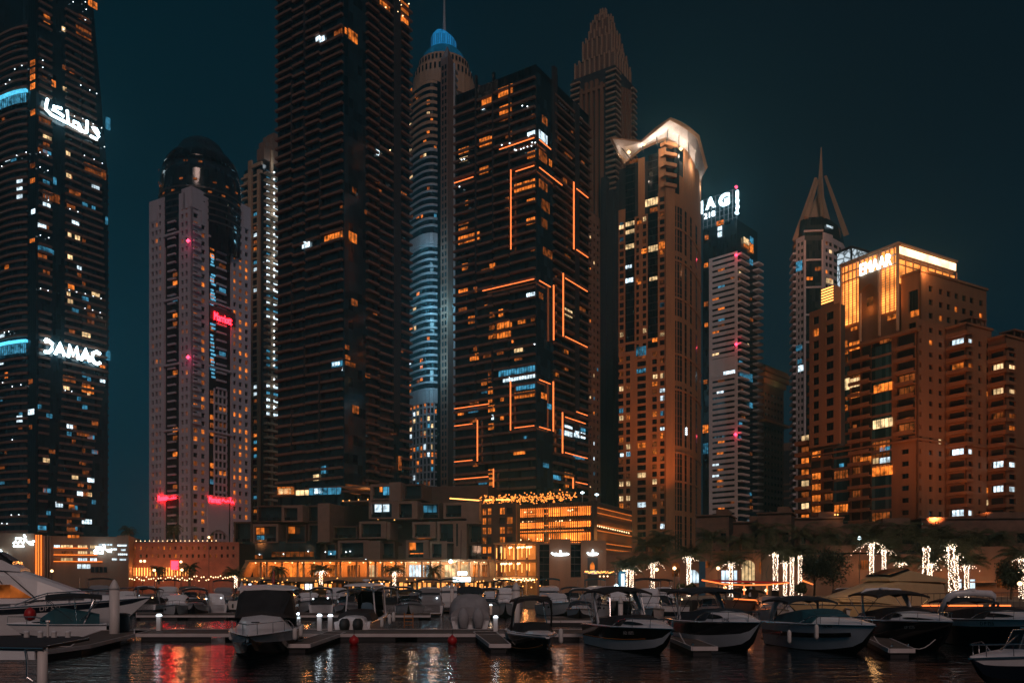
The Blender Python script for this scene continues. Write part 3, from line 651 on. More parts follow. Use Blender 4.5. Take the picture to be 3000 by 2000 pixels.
def tower_e():
    Y0 = 292; fl_, fr_, foot = corner_block(1570, Y0, 1334, 1724)
    root = thing('residential_tower', (*fl_.xy(fl_.L / 2, -16), GZ), 'dark tower outlined by orange light strips, with unlit lettering at its roof edge', 'skyscraper', 'dark slab balcony towers on the stepped podium')
    zt = wz(214, Y0); zb = wz(1432, Y0)
    balcony_tower(root, fl_, fr_, foot, zt, zb, 3.24, [(1332, 1396), (1400, 1447), (1450, 1494), (1497, 1571)], [(1618, 1676), (1691, 1726)], 1617, .5,
                  [(fl_, 1396, 1400, 225, 800), (fl_, 1446, 1450, 250, 700), (fl_, 1494, 1498, 250, 520), (fl_, 1444, 1447, 1020, 1120), (fl_, 1396, 1400, 900, 960), (fr_, 1616, 1625, 195, 480), (fr_, 1678, 1690, 300, 1260)], 12)
    mb = MB(); fl_.box(mb, 0, fl_.L, zt, zt + 3.0, -.4, .05); fr_.box(mb, 0, fr_.L, zt, zt + 2.8, -.4, .05)
    for f, x in ((fl_, 1398), (fl_, 1449), (fr_, 1625)): f.box(mb, f.upx(x - 3), f.upx(x + 3), zt - 12, zt + 5.5, 0, .9)
    mb.build('parapet_screen', 'glass_black', root)
    sign(root, fr_, 'SELECT GROUP', 1629, 276, 1706, 296, .3, 'white_paint', bold=.01, label='unlit pale roof edge lettering')
    segs = [(fl_, 1462, 437, 1570, 402), (fr_, 1571, 402, 1615, 436), (fl_, 1496, 497, 1496, 730), (fl_, 1510, 503, 1570, 482), (fr_, 1571, 482, 1648, 543), (fl_, 1330, 536, 1386, 518), (fr_, 1682, 533, 1682, 730), (fr_, 1690, 552, 1724, 580), (fr_, 1690, 731, 1724, 754),
            (fl_, 1413, 852, 1570, 815), (fr_, 1571, 815, 1614, 841), (fr_, 1623, 835, 1623, 996), (fr_, 1651, 800, 1651, 985), (fr_, 1657, 814, 1722, 854), (fr_, 1657, 985, 1722, 1017), (fr_, 1571, 1108, 1614, 1124), (fl_, 1495, 1115, 1495, 1260), (fr_, 1622, 1117, 1622, 1263),
            (fl_, 1507, 1252, 1570, 1246), (fr_, 1571, 1246, 1614, 1260), (fl_, 1330, 1197, 1432, 1182), (fl_, 1330, 1248, 1383, 1240), (fl_, 1398, 1230, 1398, 1350), (fl_, 1330, 1352, 1383, 1347), (fl_, 1330, 1404, 1430, 1395), (fl_, 1445, 1372, 1445, 1426),
            (fr_, 1690, 1205, 1722, 1217), (fr_, 1649, 1207, 1649, 1327), (fr_, 1657, 1221, 1716, 1240), (fr_, 1657, 1325, 1722, 1342), (fr_, 1680, 1398, 1680, 1430), (fr_, 1688, 1411, 1722, 1418)]
    for f, x0, y0, x1, y1 in segs:
        mb = MB(); n = 1.6
        if x0 == x1: f.box(mb, f.upx(x0 - 1.2, n), f.upx(x0 + 1.2, n), f.zpy(x0, y1, n), f.zpy(x0, y0, n), 1.35, n)
        else:
            z = (f.zpy(x0, y0, n) + f.zpy(x1, y1, n)) / 2; f.box(mb, max(-.1, f.upx(x0, n)), min(f.L + .2, f.upx(x1, n)), z - .13, z + .13, 1.35, n)
        mb.build('light_strip', 'led_orange', root)
    A = [(413, 548, 485, 595, 'o'), (508, 495, 592, 548, 'o'), (515, 602, 585, 652, 'o'), (515, 662, 585, 692, 'd'), (415, 608, 432, 630, 'w'), (400, 790, 460, 838, 'o'), (462, 780, 482, 825, 'o'), (280, 848, 340, 880, 'o'), (285, 902, 335, 928, 'c'), (400, 958, 453, 997, 'o'), (675, 752, 737, 792, 'w'), (742, 762, 792, 812, 'w'),
         (675, 866, 735, 905, 'o'), (742, 872, 790, 932, 'd'), (800, 918, 818, 956, 'o'), (600, 1040, 735, 1088, 'o'), (742, 1042, 792, 1090, 'd'), (672, 1138, 738, 1168, 'o'), (757, 1152, 805, 1215, 'd'), (670, 1248, 738, 1285, 'o'), (757, 1258, 792, 1308, 'd'), (550, 757, 590, 790, 'd'), (548, 1132, 572, 1160, 'd'), (548, 1192, 570, 1210, 'd'),
         (320, 1152, 335, 1180, 'o'), (280, 1268, 340, 1290, 'd'), (280, 1306, 335, 1338, 'o'), (278, 1345, 402, 1390, 'o'), (300, 1512, 335, 1550, 'o'), (410, 1542, 455, 1566, 'd'), (458, 1512, 492, 1550, 'o'), (695, 1422, 735, 1440, 'd'), (765, 1430, 820, 1475, 'd'), (760, 670, 792, 715, 'd'), (700, 655, 718, 680, 'd'), (840, 760, 870, 800, 'd'), (890, 860, 935, 900, 'd'), (985, 925, 1005, 955, 'd'), (928, 730, 940, 765, 'd'), (980, 1040, 1000, 1060, 'd'), (880, 1020, 905, 1050, 'd'), (310, 1210, 335, 1230, 'd'), (890, 1465, 925, 1500, 'd')]
    B = [(280, 90, 335, 128, 'o'), (365, 78, 390, 112, 'd'), (280, 198, 330, 232, 'd'), (430, 182, 448, 198, 'o'), (510, 207, 538, 248, 'o'), (458, 222, 490, 255, 'd'), (335, 245, 382, 288, 'o'), (455, 300, 490, 325, 'd'), (500, 275, 588, 316, 'o'), (620, 260, 665, 290, 'o'), (695, 243, 735, 275, 'd'), (670, 110, 738, 146, 'w'), (742, 112, 768, 148, 'd'), (450, 347, 495, 376, 'o'), (500, 338, 582, 370, 'o'),
         (365, 418, 388, 448, 'd'), (345, 462, 398, 500, 'o'), (420, 455, 470, 485, 'd'), (600, 418, 650, 452, 'c'), (500, 442, 540, 468, 'd'), (600, 472, 648, 500, 'd'), (450, 552, 475, 588, 'd'), (410, 608, 445, 643, 'o'), (450, 600, 475, 628, 'd'), (450, 652, 478, 693, 'o'), (410, 668, 445, 690, 'b'), (510, 545, 730, 578, 'b'), (535, 585, 730, 612, 'w'), (610, 632, 725, 666, 'b'), (600, 678, 735, 713, 'o'), (755, 688, 788, 722, 'o'),
         (838, 562, 858, 594, 'o'), (888, 432, 912, 463, 'o'), (890, 208, 935, 248, 'c'), (975, 198, 1010, 225, 'd'), (890, 875, 935, 895, 'w'), (890, 905, 935, 935, 'w'), (945, 872, 975, 942, 'w'), (982, 890, 1010, 908, 'b'), (982, 915, 1010, 948, 'w'), (862, 888, 876, 948, 'b'), (595, 1010, 665, 1040, 'o'), (450, 718, 475, 743, 'o'), (450, 758, 490, 795, 'o'), (345, 728, 398, 750, 'd'), (275, 788, 312, 815, 'o'), (345, 832, 390, 856, 'd'),
         (470, 812, 482, 840, 'w'), (450, 862, 485, 898, 'o'), (450, 1125, 480, 1155, 'o'), (890, 1145, 935, 1175, 'o'), (360, 1090, 395, 1110, 'd'), (395, 1192, 445, 1212, 'b'), (455, 1172, 480, 1218, 'o'), (335, 775, 395, 800, 'b'), (520, 820, 540, 842, 'o'), (890, 530, 912, 560, 'd'), (895, 1205, 915, 1228, 'o'), (520, 712, 540, 735, 'o'), (790, 750, 815, 780, 'b'), (940, 1050, 1005, 1070, 'b'), (825, 1160, 870, 1185, 'b'), (765, 1090, 800, 1115, 'b'), (585, 385, 595, 400, 'o'), (720, 360, 730, 375, 'o'), (655, 935, 670, 950, 'b')]
    windows(root, lit_on([fl_, fr_], crop(A, 1200, 0, .5102) + crop(B, 1200, 800, .5102), .42, 1.15))
    sp = []; rg = random.Random(4)
    for x, y in ((1470, 425), (1493, 420), (1557, 428), (1559, 418), (1573, 418), (1545, 430), (1534, 434), (1508, 439), (1512, 440), (1526, 437), (1548, 398), (1346, 547), (1530, 310), (1545, 312), (1566, 1008), (1360, 466), (1352, 468)):
        sp.append(fl_.pt(fl_.upx(min(x, 1568), 1.4), fl_.zpy(min(x, 1568), y, 1.4), 1.4))
    dots(root, 'balcony_light', 'spot_white', sp, .28)
tower_e()
# ================================================================== tall tower with the blue drum and mast
def tower_f():
    Y0 = 440; cx = 1272; c = (wx(cx, Y0 + 18), Y0 + 18); k = (Y0) / F
    root = thing('spired_tower', (c[0], c[1], GZ), 'grey curved balcony tower with a blue lit drum and a thin mast on top', 'skyscraper')
    rg = random.Random(21)
    def Z(py, Y=Y0): return wz(py, Y)
    # bowed left body
    pts = []
    for i in range(9):
        t = i / 8; px = 1200 + t * 80; Y = Y0 + 10 - 12 * sin(t * pi * .62) ; pts.append((wx(px, Y), Y))
    body = pts + [(wx(1338, Y0 + 8), Y0 + 8), (wx(1345, Y0 + 40), Y0 + 40), (wx(1200, Y0 + 44), Y0 + 44)]
    mb = MB(); mb.prism(body, GZ, Z(240)); mb.build('curtain_wall', 'glass_black', root)
    faces = [Face(a, b) for a, b in zip(pts[:-1], pts[1:])]
    fh = 3.5; z = Z(1145); i = 0; w = []
    while z < Z(250):
        py = HY - (z - HC) * F / Y0
        if not 686 < py < 720:
            mb = MB(); th = 1.0 if py > 450 else 1.5
            row = []
            for p, q in zip(faces, faces[1:] + faces[-1:]): pass
            ring = []
            for f in faces: ring.append(f)
            for j, f in enumerate(faces): f.box(mb, -.06, f.L + .06, z, z + th, 0, .75 if py > 330 else .3)
            mb.build('slab_edging', 'grey_metal' if py > 430 else 'sand_stone', root)
        for f in faces:
            if rg.random() < (.05 if py > 350 else .0): w.append((f, .2, f.L - .2, z + 1.05, z + 2.9, .1, rg.choice('oodbc'), 2))
        z += fh; i += 1
    # mechanical floors and the gridded foot
    mb = MB()
    for y0, y1 in ((720, 688), (1183, 1146)):
        for f in faces: f.box(mb, -.06, f.L + .06, Z(y0), Z(y1), 0, .9)
    mb.build('mechanical_floor', 'grey_metal', root)
    zz = GZ + 8; gr = MB()
    for f in faces:
        f.box(gr, -.1, .55, GZ, Z(1183), 0, .7)
    z = GZ + 12
    while z < Z(1190):
        for f in faces: f.box(gr, .55, f.L - .1, z, z + .8, 0, .55)
        for f in faces:
            if rg.random() < .28: w.append((f, .6, f.L - .2, z + .9, z + 3, .08, rg.choice('oocwbdd'), 1))
        z += 3.7
    gr.build('grid_cladding', 'grey_metal', root)
    # vertical ribs between the bow and the pillar, then the pointed pillar
    mb = MB(); f = Face((wx(1268, Y0 - .5), Y0 - .5), (wx(1290, Y0 + 2), Y0 + 2)); L = f.L
    for u in (0, L * .48, L * .93): f.box(mb, u, u + .9, GZ, Z(330), -2, .9)
    z = GZ + 10
    while z < Z(332): f.box(mb, .9, L, z, z + .9, -2, .6); z += fh
    mb.build('ribbed_bay', 'grey_metal', root)
    P_ = Face((wx(1291, Y0 - 6), Y0 - 6), (wx(1312, Y0 - 9), Y0 - 9)); Q = Face((wx(1312, Y0 - 9), Y0 - 9), (wx(1335, Y0 + 2), Y0 + 2))
    mb = MB(); foot = [tuple(P_.A), tuple(P_.B), tuple(Q.B), (wx(1300, Y0 + 12), Y0 + 12)]
    mb.prism(foot, GZ, Z(196)); apex = [(wx(1311, Y0 - 4), Y0 - 4)] * 4
    mb.prism(foot, Z(196), Z(150), poly2=apex, cap=False); mb.build('pointed_pillar', 'dark_stone', root)
    mb = MB(); z = GZ + 8
    while z < Z(215):
        for a, b in ((.18, .42), (.58, .82)): P_.pane(mb, P_.L * a, P_.L * b, z, z + 2.2, .06)
        z += fh
    mb.build('slit_windows', 'window_dark', root)
    mb = MB()
    z = GZ + 8
    while z < Z(200): Q.box(mb, Q.L * .75, Q.L + 1.2, z, z + 1.0, 0, .9); z += fh
    Q.box(mb, Q.L * .70, Q.L * .78, GZ, Z(190), 0, .8); mb.build('slab_edging', 'grey_metal', root)
    # stone crown, right wing, flare, drum, mast
    cc = (wx(1300, Y0 + 20), Y0 + 20); s = (Y0 + 20) / F
    def z2(py): return wz(py, Y0 + 20)
    mb = MB(); mb.lathe([(90 * s, z2(310)), (90 * s, z2(255)), (84 * s, z2(226)), (77 * s, z2(222)), (74 * s, z2(196)), (60 * s, z2(188))], (*cc, 0), 24)
    mb.build('stone_crown', 'sand_stone', root)
    mb = MB()
    for j in range(20):
        a = -pi + .15 + j * (pi - .3) / 19
        for y0, y1 in ((252, 236), (216, 204)):
            r_ = (90 if y0 > 230 else 77) * s; p = Vector((cc[0] + r_ * cos(a), cc[1] + r_ * sin(a), 0)); tn = Vector((-sin(a), cos(a), 0)); n_ = Vector((cos(a), sin(a), 0)) * .15
            mb.quad(p + n_ + Vector((0, 0, z2(y0))), p + n_ + tn * 1.1 + Vector((0, 0, z2(y0))), p + n_ + tn * 1.1 + Vector((0, 0, z2(y1))), p + n_ + Vector((0, 0, z2(y1))))
    mb.build('crown_openings', 'window_dark', root)
    mb = MB(); mb.prism([(wx(1335, Y0 + 26), Y0 + 26), (wx(1430, Y0 + 34), Y0 + 34), (wx(1430, Y0 + 60), Y0 + 60), (wx(1335, Y0 + 60), Y0 + 60)], GZ, wz(245, Y0 + 30))
    mb.prism([(wx(1335, Y0 + 28), Y0 + 28), (wx(1372, Y0 + 31), Y0 + 31), (wx(1372, Y0 + 58), Y0 + 58), (wx(1335, Y0 + 58), Y0 + 58)], wz(245, Y0 + 30), wz(212, Y0 + 30), poly2=[(wx(1335, Y0 + 28), Y0 + 28), (wx(1352, Y0 + 31), Y0 + 31), (wx(1352, Y0 + 58), Y0 + 58), (wx(1335, Y0 + 58), Y0 + 58)])
    mb.build('side_wing', 'tan_stone', root)
    mb = MB(); mb.lathe([(60 * s, z2(187)), (62 * s, z2(180)), (56 * s, z2(168)), (45 * s, z2(156))], (*cc, 0), 32); mb.build('flared_roof', 'flare_blue', root, smooth=True)
    mb = MB(); n = 36; r_ = 38 * s; tops = []
    for j in range(n):
        a = 2 * pi * j / n; tops.append((a, 118 - 9 * cos(a + 2.6)))
    rows = [[Vector((cc[0] + r_ * k * cos(a), cc[1] + r_ * k * sin(a), z2(156 + (t - 156) * q))) for a, t in tops] for k, q in ((1.06, 0), (1.0, .15), (1.0, .8), (.9, 1.0), (.68, 1.22), (.36, 1.36), (.05, 1.4))]
    mb.grid(rows, 0, True); mb.add(rows[-1], (tuple(range(n)),)); mb.build('drum', 'drum_blue', root, smooth=True)
    mb = MB()
    for j in range(0, n): mb.tube([rows[1][j] + (rows[1][j] - Vector((*cc, rows[1][j].z))) * .01, rows[2][j] + (rows[2][j] - Vector((*cc, rows[2][j].z))) * .01], .10, 4)
    mb.build('drum_fins', 'dark_metal', root)
    mb = MB(); mb.tube([(cc[0] + .3, cc[1], z2(92)), (cc[0] + .3, cc[1], z2(40)), (cc[0] + .3, cc[1], z2(-60))], .9, 8, r2=.3); mb.build('mast', 'grey_metal', root)
    L = crop([(980, 510, 995, 535, 'o'), (1010, 535, 1025, 560, 'o'), (980, 575, 995, 600, 'o'), (1010, 560, 1040, 590, 'd'), (1072, 575, 1100, 600, 'o'), (1075, 642, 1100, 665, 'c'), (1065, 745, 1095, 768, 'o'), (978, 710, 990, 740, 'c'), (978, 848, 992, 870, 'c'), (978, 880, 992, 905, 'c'), (975, 985, 992, 1005, 'd'), (975, 1250, 992, 1270, 'o'), (1015, 1235, 1035, 1255, 'o'), (1045, 1228, 1060, 1250, 'o')], 700, 0, .5102)
    L += crop([(1000, 195, 1030, 225, 'c'), (975, 235, 988, 260, 'o'), (1005, 300, 1030, 325, 'c'), (975, 300, 1000, 325, 'o'), (975, 500, 988, 525, 'w'), (972, 600, 988, 625, 'o'), (972, 640, 988, 665, 'o'), (975, 670, 988, 690, 'o'), (1040, 590, 1056, 618, 'o'), (1060, 980, 1085, 1015, 'w'), (1092, 980, 1110, 1015, 'c'), (1090, 915, 1112, 945, 'c'), (985, 1160, 1030, 1190, 'w'), (1060, 920, 1085, 942, 'o'), (1065, 745, 1085, 775, 'o'), (985, 757, 1000, 785, 'o')], 700, 800, .5102)
    w = lit_on(faces, L, .15) + w
    windows(root, w, most=80)
    # blue wash on the lower balconies from the plant deck
    for px, py in ((1255, 900), (1255, 1060), (1335, 900)): lamp('facade_wash', wp(px, py, Y0 - 16), 9000, (.30, .75, 1), 3)
    lamp('facade_wash', wp(1243, 730, Y0 - 14), 4000, (.35, .75, 1), 3)
    lamp('crown_wash', wp(1300, 120, Y0 - 12), 700, (.1, .5, 1), 3)
tower_f()

# ================================================================== stepped art-deco crown behind
def tower_g():
    Y0 = 520; fl_, fr_, foot = corner_block(1803, Y0, 1672, 1862)
    root = thing('stepped_tower', (*fl_.xy(fl_.L / 2, -20), GZ), 'brown banded tower with vertical piers and a stepped pointed crown', 'skyscraper')
    zt = wz(186, Y0); mb = MB(); mb.prism(inset(fl_, fr_, foot, .9), GZ, zt); mb.build('core', 'dark_core', root)
    z = wz(1250, Y0); fh = 3.45
    ul0, ul1 = fl_.upx(1700), fl_.upx(1774); ur0 = fr_.upx(1818)
    i = 0
    while z < zt - 2:
        mb = MB(); py = HY - (z - HC) * F / Y0
        fl_.box(mb, 0, ul0 - .3, z, z + 1.1, -1, .6)
        if py < 560: fl_.box(mb, ul1 + .3, fl_.L + .5, z, z + 1.1, -1, .6); fr_.box(mb, -.4, ur0 - .3, z, z + 1.1, -1, .62)
        fr_.box(mb, fr_.upx(1852), fr_.L + .9, z, z + 1.1, -1, .9)
        mb.build('slab_edging', 'dark_stone' if 0 else 'sand_stone', root); z += fh; i += 1
    mb = MB(); n = 5
    W = (ul1 - ul0) / n
    for j in range(n): fl_.box(mb, ul0 + j * W + .15, ul0 + j * W + W * .55, GZ, wz(228 - (j in (1, 2, 3)) * 14, Y0), -1, 1.0)
    fl_.box(mb, ul0, ul1, wz(245, Y0), wz(236, Y0), -1, .8)
    ur1 = fr_.upx(1850); W = (ur1 - ur0) / 4
    for j in range(4): fr_.box(mb, ur0 + j * W + .1, ur0 + j * W + W * .5, GZ, wz(238 - 6 * j, Y0), -1, 1.0)
    mb.build('piers', 'tan_stone', root)
    mb = MB(); fl_.box(mb, ul1 + .5, fl_.L, GZ, wz(560, Y0), 0, 3.5); fr_.box(mb, 0, ur0, GZ, wz(530, Y0), 0, 3.2); fl_.box(mb, fl_.upx(1770), fl_.upx(1786), GZ, wz(520, Y0), 0, 4.5); mb.build('lower_block', 'dark_core', root)
    # crown: three diminishing tiers, each with a raised gable, and a slim point
    cr = Vector(fl_.B) ; dl = -fl_.d; dr = fr_.d
    wl, wr = fl_.L, fr_.L
    ctr = cr + dl * wl * .5 + dr * wr * .5
    def tier(mb, a, b, y0, y1, tp=1.0, dy=0.0):
        q = [ctr - dl * wl * a - dr * wr * b, ctr - dl * wl * a + dr * wr * b, ctr + dl * wl * a + dr * wr * b, ctr + dl * wl * a - dr * wr * b]
        q = [q[3], q[0], q[1], q[2]]; q2 = [ctr + (p - ctr) * tp for p in q]
        Yc = ctr.y; mb.prism([tuple(p) for p in q], wz(y0, Yc), wz(y1, Yc), poly2=[tuple(p) for p in q2])
    zc = zt - 1.5
    def tz(k): return zc + (k - 190) / -144 * (wz(46, Y0 + 22) - zc)
    for nm, args in (('lower_tier', [(.44, .44, 190, 157), (.44, .26, 157, 143), (.26, .44, 157, 141)]), ('middle_tier', [(.32, .32, 160, 112), (.32, .18, 112, 98), (.18, .32, 112, 96)]), ('upper_tier', [(.20, .20, 115, 72), (.20, .10, 72, 62), (.10, .20, 72, 60)]), ('pinnacle', [(.10, .10, 75, 54), (.05, .05, 54, 42)])):
        mb = MB(); rb = MB()
        for a_, b_, y0, y1 in args:
            q = [ctr + dl * wl * a_ - dr * wr * b_, ctr - dl * wl * a_ - dr * wr * b_, ctr - dl * wl * a_ + dr * wr * b_, ctr + dl * wl * a_ + dr * wr * b_]
            mb.prism([tuple(p) for p in q], tz(y0), tz(y1))
            for f in (Face(q[0], q[1]), Face(q[1], q[2])):
                k = max(2, int(f.L / 3.2))
                for j in range(k): f.box(rb, f.L * j / k, f.L * j / k + .9, tz(y0) + .5, tz(y1) + 1.2, 0, .7)
        mb.build(nm, 'dark_stone', root); rb.build('crown_ribs', 'sand_stone', root)
    windows(root, [(fl_, ul0 + fl_.L * .0 + W * j, ul0 + W * j + .8, z, z + 2, -.9, '-', 1) for j in range(3) for z in (60, 70, 80)])
tower_g()
# slim block with small lit windows seen past the dark tower's right edge
def slim_block():
    Y0 = 400; fl_, fr_, foot = corner_block(1712, Y0, 1700, 1758)
    root = thing('apartment_tower', (*fr_.xy(fr_.L / 2, -8), GZ), 'narrow brown apartment tower with scattered small lit windows, beside the orange outlined tower', 'apartment tower')
    mb = MB(); mb.prism(inset(fl_, fr_, foot, .6), GZ, wz(600, Y0)); mb.build('core', 'dark_core', root)
    rg = random.Random(8); mb = MB(); L = fr_.L
    ops = masonry(mb, fr_, [(L * .08, L * .22), (L * .34, L * .44), (L * .58, L * .68), (L * .8, L * .92)], GZ, wz(605, Y0), 3.6, .9, 2.6, .5); masonry(mb, fl_, [], GZ, wz(605, Y0), 3.6)
    mb.build('wall', 'dark_stone', root); windows(root, pick_lit(ops, .16, rg, -.42, 'oocwdbc', 1), most=100)
slim_block()

# ================================================================== amber tower with the floodlit flared crown
def tower_h():
    Y0 = 390; fl_, fr_, foot = corner_block(1950, Y0, 1812, 2055)
    root = thing('crowned_tower', (*fl_.xy(fl_.L / 2, -20), GZ), 'amber lit stone tower under a floodlit white flaring crown', 'skyscraper')
    rg = random.Random(31); fh = 3.45; w = []
    ztl, ztr = wz(455, Y0), wz(420, Y0)
    # the right side is a bowed wall: flat bay at the corner, then a curve
    P0 = Vector(fl_.B); arc = [tuple(P0)]
    for px, dy in ((1975, 1.5), (1990, 3.5), (2005, 7), (2020, 12.5), (2035, 20), (2047, 30), (2054, 44)): arc.append((wx(px, Y0 + dy), Y0 + dy))
    bow = [Face(a, b) for a, b in zip(arc[:-1], arc[1:])]
    body = [fl_.xy(0, -.6), fl_.xy(fl_.L - .2, -.6)] + [(x - .2, y + .7) for x, y in arc[1:]] + [(wx(2045, Y0 + 80), Y0 + 80), fl_.xy(0, -50)]
    mb = MB(); mb.prism(body, GZ, ztl); mb.build('core', 'dark_core', root)
    def U(x): return fl_.upx(x)
    z1 = wz(1012, Y0); z2 = wz(990, Y0)
    # lower left facade
    mb = MB(); cols = [(U(1812), U(1826)), (U(1833), U(1846)), (U(1866), U(1892)), (U(1910), U(1924)), (U(1933), U(1949))]
    ops = masonry(mb, fl_, cols, GZ, z1, fh, .6, 2.95, .7); mb.build('lower_wall', 'amber_stone', root); w += pick_lit(ops, .34, rg, -.6, 'oodddccwb', 2)
    mb = MB(); cols = [(U(1817), U(1827)), (U(1863), U(1871)), (U(1882), U(1893)), (U(1934), U(1950))]
    mb2 = MB(); ops = masonry(mb2, fl_, [(U(1814), U(1827))] , z1, wz(600, Y0), fh, .6, 2.9, .7, 0, U(1831)); o2 = masonry(mb2, fl_, [(U(1863), U(1872)), (U(1882), U(1893))], z1, wz(612, Y0), fh, .6, 2.9, .7, U(1859), U(1897)); o3 = masonry(mb2, fl_, [(U(1932), U(1950))], z1, wz(560, Y0), fh, .6, 2.9, .7, U(1927), fl_.L)
    fl_.box(mb2, U(1870), U(1888), wz(612, Y0), wz(442, Y0), -.55, .1); fl_.box(mb2, U(1929), fl_.L, wz(560, Y0), wz(430, Y0), -.55, -.1); fl_.box(mb2, 0, U(1832), wz(600, Y0), wz(580, Y0), -.55, 0)
    fl_.box(mb2, 0, fl_.L, z2, z1 + 4.5, -.3, .12)
    mb2.build('upper_wall', 'amber_stone', root); w += pick_lit(ops + o2 + o3, .3, rg, -.6, 'oodddccb', 2)
    mb = MB(); fl_.box(mb, U(1832), U(1859), z1, wz(450, Y0), -.55, -.2); fl_.box(mb, U(1898), U(1927), z1, wz(440, Y0), -.55, -.2); mb.build('glazed_bay', 'glass_black', root)
    z = z1
    while z < wz(455, Y0):
        mb = MB(); fl_.box(mb, U(1832), U(1858), z, z + .25, -.2, .0); fl_.box(mb, U(1898), U(1926), z, z + .25, -.2, .0); mb.build('bay_mullion', 'dark_metal', root); z += 1.72 * 2
    L = crop([(365, 735, 465, 790, 'c'), (400, 805, 462, 840, 'd'), (215, 912, 285, 945, 'c'), (165, 940, 205, 970, 'c'), (215, 975, 285, 1005, 'c'), (215, 1085, 282, 1120, 'c'), (335, 1120, 382, 1155, 'o'), (390, 1095, 465, 1140, 'c'), (470, 1065, 530, 1120, 'o'), (215, 1245, 265, 1270, 'w'), (215, 1345, 275, 1378, 'w'), (398, 1335, 460, 1362, 'c'), (305, 905, 340, 930, 'o'), (245, 435, 312, 465, 'd'), (310, 1370, 335, 1392, 'o')], 1750, 300, .38265)
    L += crop([(295, 300, 375, 370, 'b'), (420, 235, 460, 265, 'o'), (300, 470, 372, 500, 'b'), (478, 622, 520, 650, 'w'), (425, 515, 460, 545, 'c'), (175, 1118, 200, 1142, 'w'), (480, 918, 515, 940, 'w'), (225, 1108, 255, 1140, 'b'), (420, 570, 460, 600, 'o')], 1750, 900, .38265)
    w = lit_on([fl_], L, .14) + w
    # corner pier, rounded wall with tall slots
    mb = MB(); f = bow[0]; f.box(mb, -.3, f.L, GZ, wz(552, Y0), -.6, .9); mb.build('corner_pier', 'amber_stone', root)
    mb = MB()
    for i, f in enumerate(bow[1:]):
        zt = wz(500 + 2 * i, Y0) if i < 2 else wz(430 + 60 * (i - 2) / 4, Y0 + 10 * i)
        f.box(mb, -.05, f.L + .05, GZ, zt, -.6, 0)
    mb.build('curved_wall', 'amber_stone', root)
    mb = MB()
    slots = [(bow[1], .1, .4), (bow[1], .62, .98), (bow[2], .1, .5), (bow[3], .05, .4), (bow[4], .1, .4), (bow[5], .2, .6)]
    for f, a, b in slots:
        z = GZ + 7; k = 0
        while z < wz(600, Y0):
            f.pane(mb, f.L * a, f.L * b, z, z + 3.2, .05); z += 3.45; k += 1
            if k % 8 == 0: z += 2.2
    mb.build('slot_glazing', 'window_dark', root)
    mb = MB(); z = GZ + 40
    for py in (1410, 1325, 1140, 1035, 870, 760, 665):
        for f in bow[1:]: f.box(mb, 0, f.L, wz(py, Y0), wz(py, Y0) + .9, 0, .35)
    mb.build('string_course', 'amber_stone', root)
    dots(root, 'wall_lamp', 'spot_white', [bow[3].pt(bow[3].L * .2, wz(1245 + 6 * k, Y0), .5) for k in range(4)], .5)
    # corner balconies at the top
    z = wz(560, Y0)
    for k in range(5):
        mb = MB(); zz = wz(548 - 30 * k, Y0); f = bow[0]
        f.box(mb, -1.2, f.L + .6, zz, zz + 1.5, -1.5, 1.5); fl_.box(mb, U(1936), fl_.L + .9, zz, zz + 1.5, -1, 1.0); mb.build('corner_balcony', 'amber_stone', root)
    mb = MB(); f = bow[0]; f.box(mb, 0, f.L, wz(555, Y0), wz(425, Y0), -6, -1.6); bow[1].box(mb, -.2, bow[1].L * 1.0, wz(560, Y0), wz(425, Y0), -1, .02); mb.build('corner_glazing', 'glass_black', root)
    # crown: an outward flaring collar with a white lit soffit and a louvred rim, dipping at the left
    inner = [(1832, 470, 8), (1850, 456, 3), (1884, 430, -.5), (1925, 412, -.5), (1952, 402, -.5), (1988, 424, 3.5), (2018, 450, 12), (2036, 482, 20), (2052, 532, 40)]
    outer = [(1824, 474, -2), (1793, 407, -9), (1880, 417, -8), (1922, 384, -9), (1962, 352, -10), (1990, 367, -6), (2014, 382, -2), (2042, 404, 9), (2066, 492, 38)]
    rim = [(1828, 478, -2.6), (1787, 403, -9.8), (1879, 411, -8.8), (1919, 375, -9.8), (1965, 345, -10.8), (1994, 357, -6.6), (2020, 372, -2.6), (2048, 396, 8.4), (2073, 492, 37.5)]
    I_ = [wp(x, y, Y0 + d) for x, y, d in inner]; O_ = [wp(x, y, Y0 + d) for x, y, d in outer]; R_ = [wp(x, y, Y0 + d) for x, y, d in rim]
    mb = MB(); mb.grid([I_, [(a * .45 + b * .55) + Vector((0, 0, -.6)) for a, b in zip(I_, O_)], O_]); mb.build('crown_soffit', 'white_paint', root)
    mb = MB(); mb.grid([O_, R_]); mb.grid([R_, [p + Vector((0, 2.2, .6)) for p in R_]]); mb.grid([[p + Vector((0, 2.2, .6)) for p in R_], [p + Vector((0, 3, 0)) for p in I_]])
    mb.build('crown_rim', 'louver', root)
    for k in range(1, 5):
        mb = MB(); mb.tube([a.lerp(b, k / 5) + Vector((0, -.35, 0)) for a, b in zip(O_[3:], R_[3:])], .28, 4); mb.tube([O_[0].lerp(R_[0], k / 5) + Vector((0, -.3, 0)), O_[1].lerp(R_[1], k / 5) + Vector((0, -.3, 0))], .2, 4); mb.build('rim_louver', 'sand_stone', root)
    mb = MB()
    for a, b in zip(I_, O_): mb.tube([a + Vector((0, -1.0, -3)), a.lerp(b, .6)], .22, 5)
    mb.build('crown_struts', 'dark_metal', root)
